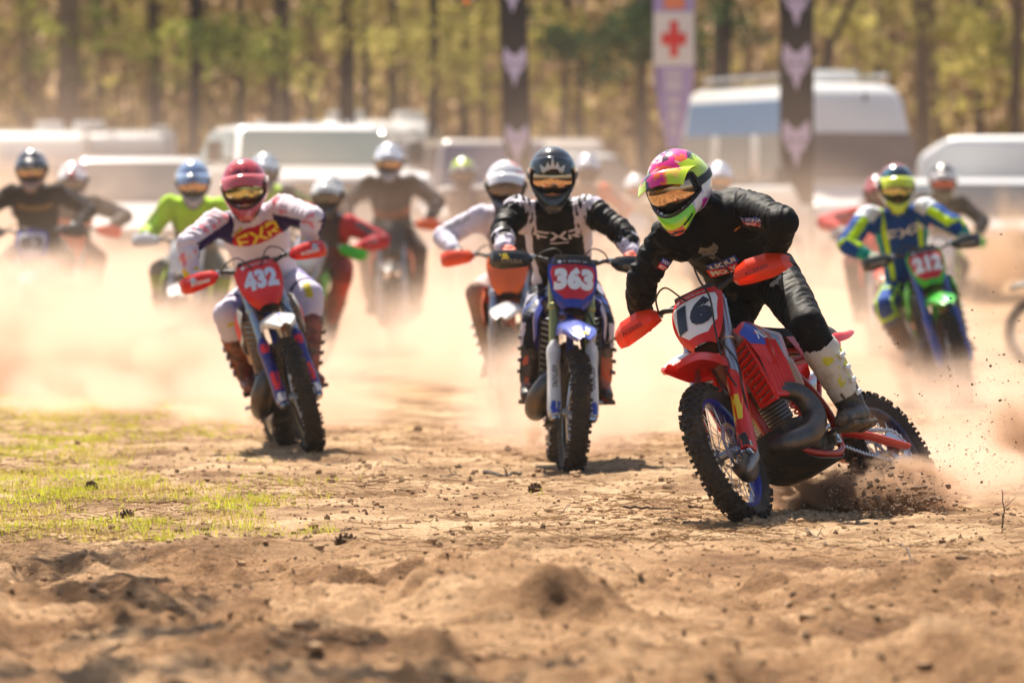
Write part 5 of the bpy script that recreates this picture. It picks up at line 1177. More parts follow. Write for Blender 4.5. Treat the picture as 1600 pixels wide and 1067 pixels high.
rider(B16, dict(key="16", im=dict(pel=(1176, 438, 26.45), neck=(1108, 328, 26.05), head=(1060, 288, 25.82), shl=(1170, 326, 26.05), shr=(1042, 372, 25.93), ell=(1223, 348, 25.70), elr=(1002, 436, 25.95), knl=(1262, 508, 25.95), anl=(1330, 632, 25.98)),
     wlook=(-0.36, -0.88, -0.34), wup=(-0.34, -0.12, 0.93), jersey=j16, trousers=t16, boots=b16, helm=h16, peakp=v16, glove=mat("black glove cloth", (0.02, 0.02, 0.02), 0.8), folds=1.35, size=1.04, fat=0.012, hs=1.07, jrough=0.62, gframe=INK, buckle=WHITE, bootsize=1.1,
     chest=[('fox', '', .095, .115, -.110, -.135, mat("grey print", (0.17, 0.16, 0.145), 0.5)), ('eyes', '', .06, .014, -.110, -.131, INK, 0, 0, 0.005), ('box', '', .135, .058, -.085, -.245, BLUP, 0, 0.05, 0.003), ('box', '', .135, .055, -.095, -.302, REDP, 0, 0.05, 0.003), ('text', 'LIQUI', .115, .042, -.085, -.245, WHITE, .045, 0.05, 0.006), ('text', 'MOLY', .115, .039, -.095, -.302, WHITE, .045, 0.05, 0.006),
            ('text', 'Beta', .045, .016, -.195, -.100, mat("pink print", (0.75, 0.35, 0.33), 0.5), .03, 0), ('box', '', .05, .007, -.190, -.122, WHITE, 0, 0), ('text', 'dc', .035, .016, .052, -.075, mat("orange print", (0.85, 0.25, 0.02), 0.5), .06, 0)], extra=ex16),
     "rider in black with a pink and lime helmet on the red motorcycle", 0)

B363 = dict(x=px(884, 31.0), d=31.0, yaw=2.2, lean=-0.6, steer=5.0, pitch=-0.2, dz=-0.045)
C363 = dict(main=BLUE, frame=plastic("royal blue", (0.012, 0.045, 0.42)), rim=BLKP, plate=BLUE, field=DRED, ink=WHITE, guardm=WHT, hg=BLKP, hg_patch=YEL, hg_text="CYCRA", hg_ink=mat("grey brown print", (0.25, 0.2, 0.13), 0.5), fender=plastic("pale metallic blue", (0.10, 0.14, 0.55), 0.1), pipe=(-1,), bigpipe=True, shroud=BLUE, side=BLUE, rear=BLUE, louvre=BLK, nw=0.215, nh=0.135, nb=0.075, fw=0.246, fh=0.205,
            fork=mat("gold brown fork tube", (0.36, 0.32, 0.12), 0.35, 0.8, dirt=0.2), fender_gfx=[(WHITE, [(-.05, .86), (-.02, .86), (-.01, .97), (-.03, .97)]), (WHITE, [(.02, .86), (.05, .86), (.03, .97), (.01, .97)]), (YEL, [(-.03, .95), (.03, .95), (.02, .985), (-.02, .985)]), (BLUP, [(-.012, .84), (.012, .84), (.008, .94), (-.008, .94)])],
            guard_text=[("DUNLOP", 0.19, 0.13, INK)], guard_band=[(0.33, 0.40, WHITE), (-0.03, 0.045, BLUP)], brand_row="ROCK RIVER", shroud_gfx=[(WHITE, [(.05, .78), (.2, .80), (.15, .93), (.0, .91)])])
bike(B363, C363, "blue motorcycle numbered 363 with black handguards, heading straight at the camera", "363", 0)
rider(B363, dict(key="363", im=dict(pel=(882, 452, 31.65), neck=(866, 322, 31.15), head=(863, 272, 30.98), shl=(921, 327, 31.15), shr=(809, 329, 31.15), ell=(975, 366, 31.0), elr=(785, 364, 31.0), knl=(937, 505, 31.1), knr=(838, 505, 31.1)), wlook=(0.0, -1, -0.30), wup=(0, -0.3, 1),
     jersey=j363, trousers=t363, boots=bdark, helm=h363, peakp=v363, crown=True, pd=1.0, glove=mat("orange glove cloth", (0.75, 0.12, 0.06), 0.7), hs=0.99, folds=1.2, jrough=0.55, chest=[('fxr', '', .245, .070, .012, -.125, mat("lavender print", (0.62, 0.56, 0.64), 0.5)), ('box', '', .105, .010, .012, -.180, mat("lavender print", (0.62, 0.56, 0.64), 0.5), .03)]),
     "rider in black and white with a black helmet bearing a silver crown", 0)

B432 = dict(x=-1.215, d=33.1, yaw=9.5, lean=15.6, steer=0.0, pitch=5.0, dz=-0.03)
C432 = dict(main=RED, frame=plastic("royal blue", (0.012, 0.045, 0.42)), rim=BLKP, plate=RED, field=REDP, ink=mat("pale blue white print", (0.62, 0.66, 0.75), 0.45), guardm=plastic("deep blue", (0.03, 0.03, 0.28)), hg=RED, hg_text="ACERBIS", hg_ink=WHITE, hg_patch=mat("silver patch", (0.55, 0.5, 0.5), 0.3, 0.3), fender=WHT, pipe=(-1,), bigpipe=True, shroud=WHT, side=WHT, rear=RED, louvre=mat("bronze radiator grille", (0.42, 0.28, 0.17), 0.45, 0.4), nw=0.20, nh=0.13, nb=0.065, headm=RED, fork=mat("silver blue fork tube", (0.36, 0.42, 0.46), 0.35, 0.8, dirt=0.15),
            fender_gfx=[(BLUP, [(-.008, .80), (.008, .80), (.004, .97), (-.004, .97)]), (mat("salmon print", (0.8, 0.3, 0.25), 0.5), [(-.03, .90), (-.012, .90), (-.01, .98), (-.02, .98)])], guard_band=[(0.05, 0.17, REDP), (0.30, 0.36, REDP), (-0.03, 0.03, WHITE)], brand_row="FXR", shroud_gfx=[(REDP, [(.28, .74), (.38, .80), (.33, .93), (.2, .93)]), (BLUP, [(.02, .74), (.12, .76), (.08, .92), (-.04, .90)])], bar=BLK)
bike(B432, C432, "red and white motorcycle numbered 432, second from the left in front", "432", 0)
rider(B432, dict(key="432", im=dict(pel=(425, 445, 33.75), neck=(392, 338, 33.25), head=(382, 289, 33.05), shl=(442, 326, 33.25), shr=(338, 348, 33.15), ell=(490, 342, 33.0), elr=(293, 382, 32.95), knr=(355, 492, 33.0), anr=(384, 585, 33.25)), wlook=(0.02, -1, -0.34), wup=(-0.10, -0.3, 1),
     jersey=j432, trousers=t432, boots=b432, helm=h432, peakp=v432, lens=LENSB, gframe=mat("wine red goggle frame", (0.12, 0.01, 0.02), 0.4), glove=mat("white glove cloth", (0.65, 0.6, 0.6), 0.7), hs=1.02, folds=1.1, chest=[('fxr', '', .255, .095, .002, -.066, YEL, 0, 0.12), ('box', '', .06, .022, -.105, .012, mat("ochre print", (0.42, 0.33, 0.02), 0.5), .03, 0.05)]),
     "rider in white and purple with a red helmet on the motorcycle numbered 432", 0)

B212 = dict(x=px(1487, 41), d=41.0, yaw=4.3, lean=12.8, steer=0.3, pitch=2.4, dz=-0.03)
C212 = dict(main=GREEN, frame=GREEN, rim=BLKP, plate=GREEN, field=DRED, ink=WHITE, guardm=plastic("blue fork guard", (0.06, 0.10, 0.45)), hg=BLKP, hg_text="CYCRA", hg_ink=mat("cream print", (0.5, 0.45, 0.38), 0.5), pad=BLK, fender=GREEN, pipe=(-1,), bigpipe=True, louvre=BLK, nw=0.21, nh=0.13, nb=0.07, fw=0.246, fork=mat("blue fork tube", (0.10, 0.14, 0.40), 0.35, 0.6),
            fender_gfx=[(mat("sky print", (0.2, 0.45, 0.7), 0.4), [(-.02, .93), (.02, .93), (.012, .985), (-.012, .985)]), (INK, [(-.022, .86), (.022, .86), (.015, .92), (-.015, .92)])], brand_row="MX CLUB")
bike(B212, C212, "green motorcycle numbered 212 at the right with its wheels lost in dust", "212", 0)
rider(B212, dict(key="212", im=dict(pel=(1420, 445, 41.6), neck=(1405, 332, 41.15), head=(1400, 289, 41.0), shl=(1446, 326, 41.1), shr=(1356, 338, 41.1), ell=(1492, 352, 40.9), elr=(1322, 382, 40.9), knr=(1382, 480, 41.0), knl=(1482, 470, 41.0)), wlook=(0.03, -1, -0.34), wup=(-0.02, -0.3, 1),
     jersey=j212, trousers=t212, boots=b212, helm=h212, peakp=v212, lens=LENSB, glove=mat("grey green glove cloth", (0.3, 0.35, 0.25), 0.7), chest=[('fxr', '', .27, .085, .022, -.10, WHITE, 0, 0.12)]),
     "rider in blue and neon yellow with a yellow visor at the right", 0)

LD = mat('smoke mirror lens', (0.12, 0.11, 0.12), 0.08, 0.7, coat=0.6); LR = mat('red mirror lens', (0.45, 0.10, 0.06), 0.10, 0.8, coat=0.5); LC = mat('clear dusty lens', (0.20, 0.15, 0.12), 0.25, 0.1, coat=0.4)
LENSES = [LD, LC, LENS, LR, LC, LD]
# ------------------------------------------------------------------ the followers, blurred and dusty
DBR = (0.05, 0.04, 0.035)
def follow(hc, hr, d, bikecol, spec, blabel, rlabel, yaw=0, lean=0, num=None, steer=0, dzh=0.0, look=(0, -1, -0.28), wup=(0, -0.25, 1), lod=1, pitch=0, dx=0):
    B = dict(x=px(hc, d) + dx, d=d, yaw=yaw, lean=lean, steer=steer, pitch=pitch, dz=-0.03)
    M = bike_matrix(B); base = np.array((0.18, 0, 1.56)); cur = M @ Vector(base)
    B['x'] += px(hc, cur.y) - cur.x + dx; M = bike_matrix(B); INV = M.inverted()
    tgt = np.array(INV @ Vector((px(hc, d - 0.18), d - 0.18, pz(hr, d - 0.18)))); dl = tgt - base; dl[0] = 0
    s = dict(head=tuple(base + dl), neck=tuple(np.array((0.06, 0, 1.395)) + dl * (0.98, 0.96, 1.0)), pel=tuple(np.array((-0.36, 0, 1.00)) + dl * (0.5, 0.35, 0.55)), wlook=look, wup=wup, glove=INK, lens=LENSES[int(hc) % 6]); s.update(spec)
    bike(B, bikecol, blabel, num, lod); rider(B, s, rlabel, lod)
follow(790, 287, 36.6, dict(main=KORG, frame=KORG, rim=KORG, plate=KORG, field=WHITE, fender=WHT, guardm=plastic("dirty white", (0.5, 0.42, 0.35)), hg=plastic("fluorescent orange", (0.95, 0.09, 0.012), 0.03), fork=ALU, side=KORG, pipe=(1,)),
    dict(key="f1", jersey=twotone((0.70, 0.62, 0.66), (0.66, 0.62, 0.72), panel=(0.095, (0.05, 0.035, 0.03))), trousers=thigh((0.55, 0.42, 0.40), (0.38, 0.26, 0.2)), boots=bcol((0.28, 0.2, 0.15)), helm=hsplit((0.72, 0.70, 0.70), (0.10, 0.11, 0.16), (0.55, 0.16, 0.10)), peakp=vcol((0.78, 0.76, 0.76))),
    "orange motorcycle half hidden behind the motorcycle numbered 363", "rider in white with an orange collar, half hidden behind number 363", yaw=-6, lean=4, lod=1)
follow(50, 262, 46, dict(main=BLUE, frame=BLUE, rim=BLKP, plate=BLUE, field=mat("pale plate", (0.6, 0.58, 0.65), 0.5), ink=NAVY, fender=plastic("lavender blue", (0.22, 0.2, 0.55)), guardm=WHT, hg=BLKP),
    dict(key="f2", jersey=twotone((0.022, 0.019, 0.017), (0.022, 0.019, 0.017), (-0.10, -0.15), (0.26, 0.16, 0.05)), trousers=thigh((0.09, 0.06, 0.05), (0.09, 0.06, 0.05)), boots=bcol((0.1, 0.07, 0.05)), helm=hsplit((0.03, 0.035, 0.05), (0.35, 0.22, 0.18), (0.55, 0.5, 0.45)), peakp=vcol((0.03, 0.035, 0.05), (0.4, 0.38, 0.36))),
    "blue motorcycle at the far left edge fading into dust", "rider in a black jersey with gold print at the far left edge", lean=2, num="83")
follow(115, 280, 49, dict(main=KORG, frame=BLKP, rim=BLKP, plate=KORG, fender=WHT, hg=plastic("fluorescent orange", (0.95, 0.09, 0.012), 0.03)),
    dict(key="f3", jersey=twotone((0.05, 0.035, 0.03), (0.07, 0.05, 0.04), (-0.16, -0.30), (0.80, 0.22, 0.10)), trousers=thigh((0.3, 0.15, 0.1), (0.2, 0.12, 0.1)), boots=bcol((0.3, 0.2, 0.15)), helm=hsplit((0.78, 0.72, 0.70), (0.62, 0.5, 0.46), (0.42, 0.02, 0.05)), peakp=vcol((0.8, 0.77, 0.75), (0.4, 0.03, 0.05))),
    "orange and white motorcycle lost in dust beside the far left one", "rider with a white and wine red helmet, second from the left edge", lean=-3, yaw=4)
follow(302, 281, 43.5, dict(main=plastic("lime yellow", (0.45, 0.7, 0.03)), frame=BLKP, rim=BLKP, plate=WHT, fender=WHT, hg=WHT, guardm=GREYP),
    dict(key="f4", elpole=(-1, 0.12, -0.2), jersey=twotone((0.45, 0.75, 0.02), (0.42, 0.68, 0.03), (-0.26, -0.6), (0.25, 0.22, 0.22)), trousers=thigh((0.22, 0.2, 0.18), (0.3, 0.38, 0.05)), boots=bcol((0.3, 0.22, 0.17)), helm=hsplit((0.22, 0.32, 0.52), (0.35, 0.32, 0.36), (0.30, 0.42, 0.62)), peakp=vcol((0.30, 0.42, 0.62), (0.12, 0.18, 0.3))),
    "dusty motorcycle just left of number 432", "rider in neon yellow with a light blue helmet, left of number 432", lean=-3, yaw=-3, look=(0.05, -1, -0.45))
follow(414, 266, 50, dict(main=GREYP, frame=BLKP, rim=BLKP, plate=WHT, fender=WHT, hg=BLKP),
    dict(key="f5", jersey=twotone((0.40, 0.65, 0.03), (0.03, 0.03, 0.03)), trousers=thigh(DBR, DBR), boots=bcol(DBR), helm=hsplit((0.50, 0.55, 0.60), (0.10, 0.14, 0.2), (0.08, 0.10, 0.12)), peakp=vcol((0.55, 0.62, 0.68))),
    "grey motorcycle hidden behind the rider in the red helmet", "rider with a white and grey helmet peeking out behind the red helmet", lean=0)
follow(517, 303, 45.6, dict(main=GREEN, frame=GREEN, rim=BLKP, plate=plastic("lavender plate", (0.35, 0.34, 0.5)), field=mat("pale plate", (0.6, 0.58, 0.65), 0.5), fender=GREEN, guardm=GREEN, hg=GREEN),
    dict(key="f6", jersey=twotone((0.05, 0.035, 0.04), (0.50, 0.04, 0.05), (-0.24, -0.6), (0.25, 0.04, 0.05)), trousers=thigh((0.35, 0.05, 0.04), (0.7, 0.12, 0.08)), boots=bcol((0.6, 0.14, 0.08)), helm=hsplit((0.70, 0.66, 0.62), (0.025, 0.02, 0.02), (0.10, 0.09, 0.09)), peakp=vcol((0.72, 0.7, 0.66)), glove=REDP),
    "green motorcycle leaning right of number 432", "rider in dark red gear with a white topped helmet, right of number 432", lean=-15, yaw=-12, num="7", look=(-0.1, -1, -0.25))
follow(608, 250, 50.5, dict(main=KORG, frame=KORG, rim=BLKP, plate=BLKP, fender=BLKP, hg=KORG),
    dict(key="f7", jersey=twotone((0.085, 0.055, 0.045), (0.085, 0.055, 0.045), (-0.30, -0.4), (0.35, 0.12, 0.06)), trousers=thigh((0.09, 0.06, 0.05), (0.12, 0.08, 0.06)), boots=bcol((0.12, 0.08, 0.06)), helm=hsplit((0.62, 0.64, 0.70), (0.35, 0.33, 0.38), (0.20, 0.20, 0.26)), peakp=vcol((0.68, 0.70, 0.76))),
    "dark motorcycle deep in dust, right of the green one", "rider in a brown jersey with a pale grey helmet before the long trailer", lean=2)
follow(724, 270, 57, dict(main=BLUE, frame=BLKP, rim=BLKP, plate=WHT, fender=plastic("lavender blue", (0.22, 0.2, 0.55)), hg=plastic("lavender blue", (0.22, 0.2, 0.55))),
    dict(key="f8", jersey=twotone((0.30, 0.25, 0.26), (0.60, 0.56, 0.52)), trousers=thigh((0.3, 0.26, 0.26), (0.3, 0.26, 0.26)), boots=bcol((0.3, 0.2, 0.15)), helm=hsplit((0.50, 0.72, 0.02), (0.10, 0.08, 0.07), (0.03, 0.03, 0.02)), peakp=vcol((0.12, 0.11, 0.09), (0.3, 0.28, 0.25))),
    "pale blue motorcycle far back in dust, left of the orange one", "rider with a lime and black helmet and white sleeves, far back", lean=3, lod=2)
follow(918, 263, 57, dict(main=KORG, frame=BLKP, rim=BLKP, plate=WHT, fender=KORG, hg=KORG),
    dict(key="f9", jersey=twotone((0.35, 0.25, 0.2), (0.75, 0.16, 0.06)), trousers=thigh((0.4, 0.3, 0.25), (0.4, 0.3, 0.25)), boots=bcol((0.3, 0.2, 0.15)), helm=hsplit((0.40, 0.42, 0.50), (0.22, 0.16, 0.13), (0.10, 0.09, 0.10)), peakp=vcol((0.5, 0.52, 0.6))),
    "orange motorcycle far back, hidden behind number 363", "rider with a grey helmet and orange sleeve behind number 363", lean=-6, lod=2)
follow(993, 293, 64, dict(main=YEL, frame=BLKP, rim=BLKP, plate=WHT, fender=WHT, hg=WHT),
    dict(key="f10", jersey=twotone((0.55, 0.48, 0.40), (0.65, 0.55, 0.35)), trousers=thigh((0.4, 0.3, 0.25), (0.4, 0.3, 0.25)), boots=bcol((0.3, 0.2, 0.15)), helm=hsplit((0.78, 0.74, 0.70), (0.55, 0.48, 0.42), (0.35, 0.3, 0.26)), peakp=vcol((0.8, 0.78, 0.75))),
    "pale motorcycle farthest back, left of the pink helmet", "rider with a small white helmet, farthest back in the dust", lod=2)
follow(1124, 277, 57, dict(main=BLUE, frame=BLKP, rim=BLKP, plate=WHT, fender=WHT, hg=BLKP),
    dict(key="f11", jersey=twotone((0.06, 0.07, 0.12), (0.05, 0.06, 0.10)), trousers=thigh(DBR, DBR), boots=bcol(DBR), helm=hsplit((0.55, 0.62, 0.74), (0.04, 0.05, 0.12), (0.06, 0.08, 0.22)), peakp=vcol((0.66, 0.70, 0.78))),
    "blue motorcycle hidden behind the rider in black", "rider with a blue and white helmet behind the black shoulder", lod=2)
follow(1473, 281, 54, dict(main=GREEN, frame=GREEN, rim=BLKP, plate=WHT, fender=plastic("lavender blue", (0.22, 0.2, 0.55)), hg=GREEN),
    dict(key="f12", jersey=twotone((0.05, 0.045, 0.035), (0.035, 0.032, 0.028), (-0.2, -0.26), (0.4, 0.6, 0.05)), trousers=thigh((0.2, 0.3, 0.05), DBR), boots=bcol(DBR), helm=hsplit((0.03, 0.03, 0.035), (0.10, 0.10, 0.03), (0.02, 0.02, 0.025)), peakp=vcol((0.55, 0.53, 0.52)), glove=GRNP),
    "green motorcycle in dust behind number 212", "rider in dark clothes with a black helmet behind number 212", lean=-4, lod=2)
follow(1372, 300, 50, dict(main=RED, frame=BLKP, rim=BLKP, plate=RED, fender=RED, hg=GREYP),
    dict(key="f13", jersey=twotone((0.60, 0.05, 0.05), (0.60, 0.05, 0.05)), trousers=thigh((0.3, 0.1, 0.1), DBR), boots=bcol(DBR), helm=hsplit((0.35, 0.04, 0.04), (0.1, 0.02, 0.02), (0.5, 0.1, 0.1)), peakp=vcol((0.4, 0.05, 0.05))),
    "red motorcycle almost hidden behind number 212", "rider in a red jersey showing one arm left of number 212", lean=2, lod=2)
Bx = dict(x=px(1568, 51) + 0.345 + 0.72, d=51.0, yaw=-88, lean=4, steer=0, dz=0.0)
bike(Bx, dict(main=BLKP, frame=BLKP, rim=ALU, plate=WHT), "motorcycle side on at the right edge showing only its front wheel", None, 1)
# ------------------------------------------------------------------ vehicles parked behind the track
GLASS = mat("dark vehicle glass", (0.03, 0.045, 0.05), 0.06, spec=0.8, coat=0.6)
GLASSB = mat("vehicle glass with painted sky reflection", (0.07, 0.22, 0.44), 0.45, 0.0, coat=0.15)  # blue sky reflection put into the base colour of the glass
GLASSG = mat("green grey windscreen", (0.05, 0.095, 0.09), 0.16, 0.0, coat=0.35)
TYR = mat("car tyre", (0.03, 0.028, 0.026), 0.85); TRIM = mat("vehicle trim", (0.05, 0.05, 0.055), 0.5); LAMP = mat("headlight glass", (0.7, 0.72, 0.75), 0.08, 0.3, coat=0.8)
def paintm(n, c): return mat(n + " vehicle paint", c, 0.28, coat=0.7, dirt=0.05, nscale=2, dirtcol=(0.45, 0.34, 0.24))
VW, VS, VG = paintm("white", (0.74, 0.73, 0.71)), paintm("silver", (0.48, 0.47, 0.47)), paintm("tan grey", (0.36, 0.31, 0.28))
def place(c, d, yaw, dz=0.0):
    x = px(c, d); return Matrix.Translation((x, d, float(rise(d)) + dz)) @ Matrix.Rotation(math.radians(-90 + yaw), 4, 'Z')
def frustum(x0, x1, X0, X1, w0, w1, z0, z1):
    return [(x0, -w0, z0), (x1, -w0, z0), (x1, w0, z0), (x0, w0, z0), (X0, -w1, z1), (X1, -w1, z1), (X1, w1, z1), (X0, w1, z1)]
def panel(P, off, mat_, name, parent, inset=0.0, th=0.012, bev=0.03):
    """a pane laid on a quad P (4 corners), inset, standing off by a few mm"""
    P = np.array(P, float); c = P.mean(0); n = nrm(np.cross(P[1] - P[0], P[3] - P[0])); Q = c + (P - c) * (1 - inset)
    q = MB(); k = []
    for i in range(4):
        a, b_, c_ = Q[i], Q[(i + 1) % 4], Q[i - 1]; k += [a + nrm(c_ - a) * bev, a + (nrm(c_ - a) + nrm(b_ - a)) * bev * 0.3, a + nrm(b_ - a) * bev]
    m_ = len(k); q.add([v + n * off for v in k] + [v + n * (off - th) for v in k], [tuple(range(m_)), tuple(range(m_, 2 * m_))[::-1]] + [(i, i + m_, (i + 1) % m_ + m_, (i + 1) % m_) for i in range(m_)], False)
    return q.build(name, mat_, parent)
def vehicle(name, label, cat, c, d, yaw, L, Wd, H, belt, hood, ws, rt, rb, paint, glass=GLASS, bonnet_z=None, clear=0.28, bed=None, wheels=0.38, side_glass=None, cap=None, mirrors=True, nside=2, cbev=0.13):
    """front at x = 0, rear at -L; ws = (base, top) x of the windscreen; rt, rb = rear glass top, base"""
    root = empty(name); root.matrix_world = place(c, d, yaw); tag(root, label, cat, "vehicles parked behind the track")
    w = Wd / 2; bz = bonnet_z or belt - 0.08
    prof = [(-0.02, clear + 0.08), (0.0, bz - 0.28), (-0.06, bz - 0.06), (-0.25, bz), (ws[0] - 0.02, belt), (rb, belt), (-L + 0.04, (bed or belt)), (-L, (bed or belt) - 0.1), (-L, clear + 0.1), (-L + 0.1, clear), (-0.1, clear)]
    if bed: prof = prof[:6] + [(rb - 0.02, bed)] + prof[6:]
    bm = bmesh.new(); A = [bm.verts.new((x, -w, z)) for x, z in prof]; B_ = [bm.verts.new((x, w, z)) for x, z in prof]
    bm.faces.new(A[::-1]); bm.faces.new(B_); n = len(prof)
    for i in range(n): bm.faces.new((A[i], A[(i + 1) % n], B_[(i + 1) % n], B_[i]))
    bmesh.ops.recalc_face_normals(bm, faces=bm.faces); bmesh.ops.bevel(bm, geom=list(bm.edges), offset=0.05, segments=3, profile=0.6, affect='EDGES')
    me = bpy.data.meshes.new("body"); bm.to_mesh(me); bm.free(); smooth_me(me); me.materials.append(paint); bd = bpy.data.objects.new("vehicle_body", me); COL.objects.link(bd); bd.parent = root
    wi = w * 0.80 if not cap else w * 0.84
    V = frustum(rb, ws[0], rt, ws[1], w * 0.97, wi, belt - 0.02, H - 0.03)
    bm = bmesh.new(); vs = [bm.verts.new(v) for v in V]
    for f in ((0, 1, 5, 4), (1, 2, 6, 5), (2, 3, 7, 6), (3, 0, 4, 7), (4, 5, 6, 7), (3, 2, 1, 0)): bm.faces.new([vs[i] for i in f])
    bmesh.ops.recalc_face_normals(bm, faces=bm.faces); bmesh.ops.bevel(bm, geom=list(bm.edges), offset=cbev, segments=4, profile=0.55, affect='EDGES')
    me = bpy.data.meshes.new("cabin"); bm.to_mesh(me); bm.free(); smooth_me(me); me.materials.append(paint); cb = bpy.data.objects.new("cabin", me); COL.objects.link(cb); cb.parent = root
    V = np.array(V); zc = (cap or 0.06)
    def lerp(a, b_, t): return V[a] + (V[b_] - V[a]) * t
    t1 = 1 - zc / (H - belt); t0 = 0.05
    panel([lerp(1, 5, t0), lerp(2, 6, t0), lerp(2, 6, t1), lerp(1, 5, t1)], 0.012, glass, "windscreen", root, 0.07)
    for s in (0, 1):
        a, b_ = ((3, 2) if s else (0, 1)); a2, b2 = a + 4, b_ + 4
        for k in range(nside):
            u0, u1 = k / nside + 0.02, (k + 1) / nside - 0.02
            q0 = [lerp(a, a2, t0) * (1 - u) + lerp(b_, b2, t0) * u for u in (u0, u1)]; q1 = [lerp(a, a2, t1) * (1 - u) + lerp(b_, b2, t1) * u for u in (u1, u0)]
            P = q0 + q1
            if s: P = [P[1], P[0], P[3], P[2]]
            panel(P, 0.010, side_glass or glass, "side_window", root, 0.08)
    panel([lerp(3, 7, t0), lerp(0, 4, t0), lerp(0, 4, t1), lerp(3, 7, t1)], 0.012, glass, "rear_window", root, 0.1)
    for s in (1, -1):
        for xx in (-0.85, -L + 0.95):
            q = MB().lathe([(wheels * 0.62, -0.11), (wheels * 0.95, -0.115), (wheels, -0.08), (wheels, 0.08), (wheels * 0.95, 0.115), (wheels * 0.62, 0.11)], (xx, s * (w - 0.10), wheels), (0, s, 0), 28, closed=True); wo = q.build("wheel", TYR, root)
            q = MB().lathe([(0, 0.05), (wheels * 0.2, 0.07), (wheels * 0.5, 0.03), (wheels * 0.6, 0.10), (wheels * 0.64, 0.09), (wheels * 0.62, -0.05), (0, -0.04)], (xx, s * (w - 0.10), wheels), (0, s, 0), 24); q.build("rim", ALU, wo)
        q = MB().box((-0.02, s * (w - 0.24), bz - 0.20), (0.10, 0.34, 0.17), None, 0.03); q.build("headlight", LAMP, root)
        if mirrors: q = MB().box((ws[0] - 0.25, s * (w + 0.13), belt + 0.16), (0.09, 0.17, 0.24), None, 0.03); q.cyl((ws[0] - 0.25, s * w * 0.93, belt + 0.05), (ws[0] - 0.25, s * (w + 0.10), belt + 0.1), 0.02, 8); q.build("mirror", TRIM, root)
    q = MB().box((0.0, 0, bz - 0.22), (0.06, Wd - 0.9, 0.22), None, 0.015)
    for i in range(3): q.box((0.034, 0, bz - 0.29 + 0.07 * i), (0.012, Wd - 0.95, 0.018), None, 0.003)
    q.build("grille", TRIM, root); q = MB().box((0.03, 0, clear + 0.14), (0.16, Wd * 0.97, 0.20), None, 0.04); q.build("bumper", TRIM if cat != "pickup" else CHROME, root)
    return root
tr = vehicle("pickup_truck", "white pickup truck facing the track, cab roof above the red helmet", "pickup", 538, 62, 14, 5.6, 2.03, 2.20, 1.70, 1.3, (-1.25, -1.95), -3.35, -3.6, VW, GLASSG, 1.62, 0.62, 1.62, 0.46)
tag(tr, group="vehicles parked behind the track")
for s in (-0.5, 0.0, 0.5): MB().box((-2.1, s, 2.20), (0.07, 0.10, 0.035), None, 0.012).build("cab_lamp", LAMP, tr)
vn = vehicle("van", "tall white high roof van with blue sky reflection painted on its side glass behind the fox banner", "van", 1382, 80, 19, 5.9, 2.05, 2.92, 1.42, 1.0, (-0.75, -1.35), -5.75, -5.85, VW, mat("dusty windscreen", (0.15, 0.11, 0.09), 0.3, coat=0.4), 1.20, 0.35, None, 0.38, side_glass=mat("dusty side glass", (0.13, 0.12, 0.13), 0.25, coat=0.5), cap=0.70, nside=3, cbev=0.30)
for s in (1, -1):
    panel([(-5.5, s * 0.930, 2.16), (-1.30, s * 0.930, 2.16), (-1.42, s * 0.885, 2.66), (-5.45, s * 0.885, 2.66)][::s], 0.012, GLASSB, "upper_side_panel", vn, 0.02)  # glazed band, its blue sky reflection painted on
    q = MB().tube([(-1.6, s * 0.72, 3.0), (-5.2, s * 0.72, 3.0)], 0.025, 8)
    for xx in (-1.7, -3.3, -5.1): q.cyl((xx, s * 0.72, 2.96), (xx, s * 0.72, 3.0), 0.018, 8)
    q.build("roof_rail", ALU, vn)
MB().box((-3.0, 0.3, 3.02), (1.0, 0.7, 0.16), None, 0.05).build("roof_vent", VW, vn)
MB().tube([(-1.02, 0.12, 2.62), (-0.99, 0.12, 2.74)], 0.03, 8).build("marker_lamp", TRIM, vn)
vehicle("car", "pale silver car with a flat roof left of the white pickup", "car", 232, 64, 6, 4.6, 1.85, 1.84, 1.28, 1.1, (-1.1, -1.75), -3.6, -4.3, VS, GLASS, 1.05)
vehicle("car", "grey car with an upright windscreen just left of the first fox banner's foot", "car", 795, 80, 8, 4.7, 1.9, 2.12, 1.2, 1.1, (-1.1, -1.6), -4.2, -4.6, VG, mat("violet grey windscreen", (0.20, 0.19, 0.26), 0.2, 0.3, coat=0.5), 1.1)
vehicle("car", "white car with a long curved roof right of the black helmet", "car", 1010, 90, 35, 4.8, 1.9, 1.95, 1.2, 1.0, (-1.1, -1.8), -4.0, -4.7, VW, mat("dusty windscreen", (0.15, 0.11, 0.09), 0.3, coat=0.4), 1.05)
vehicle("car", "white car at the right edge, below the white caravan", "car", 1640, 70, 20, 4.6, 1.85, 1.58, 1.05, 1.1, (-1.2, -1.9), -3.6, -4.3, VW, GLASS, 0.98)
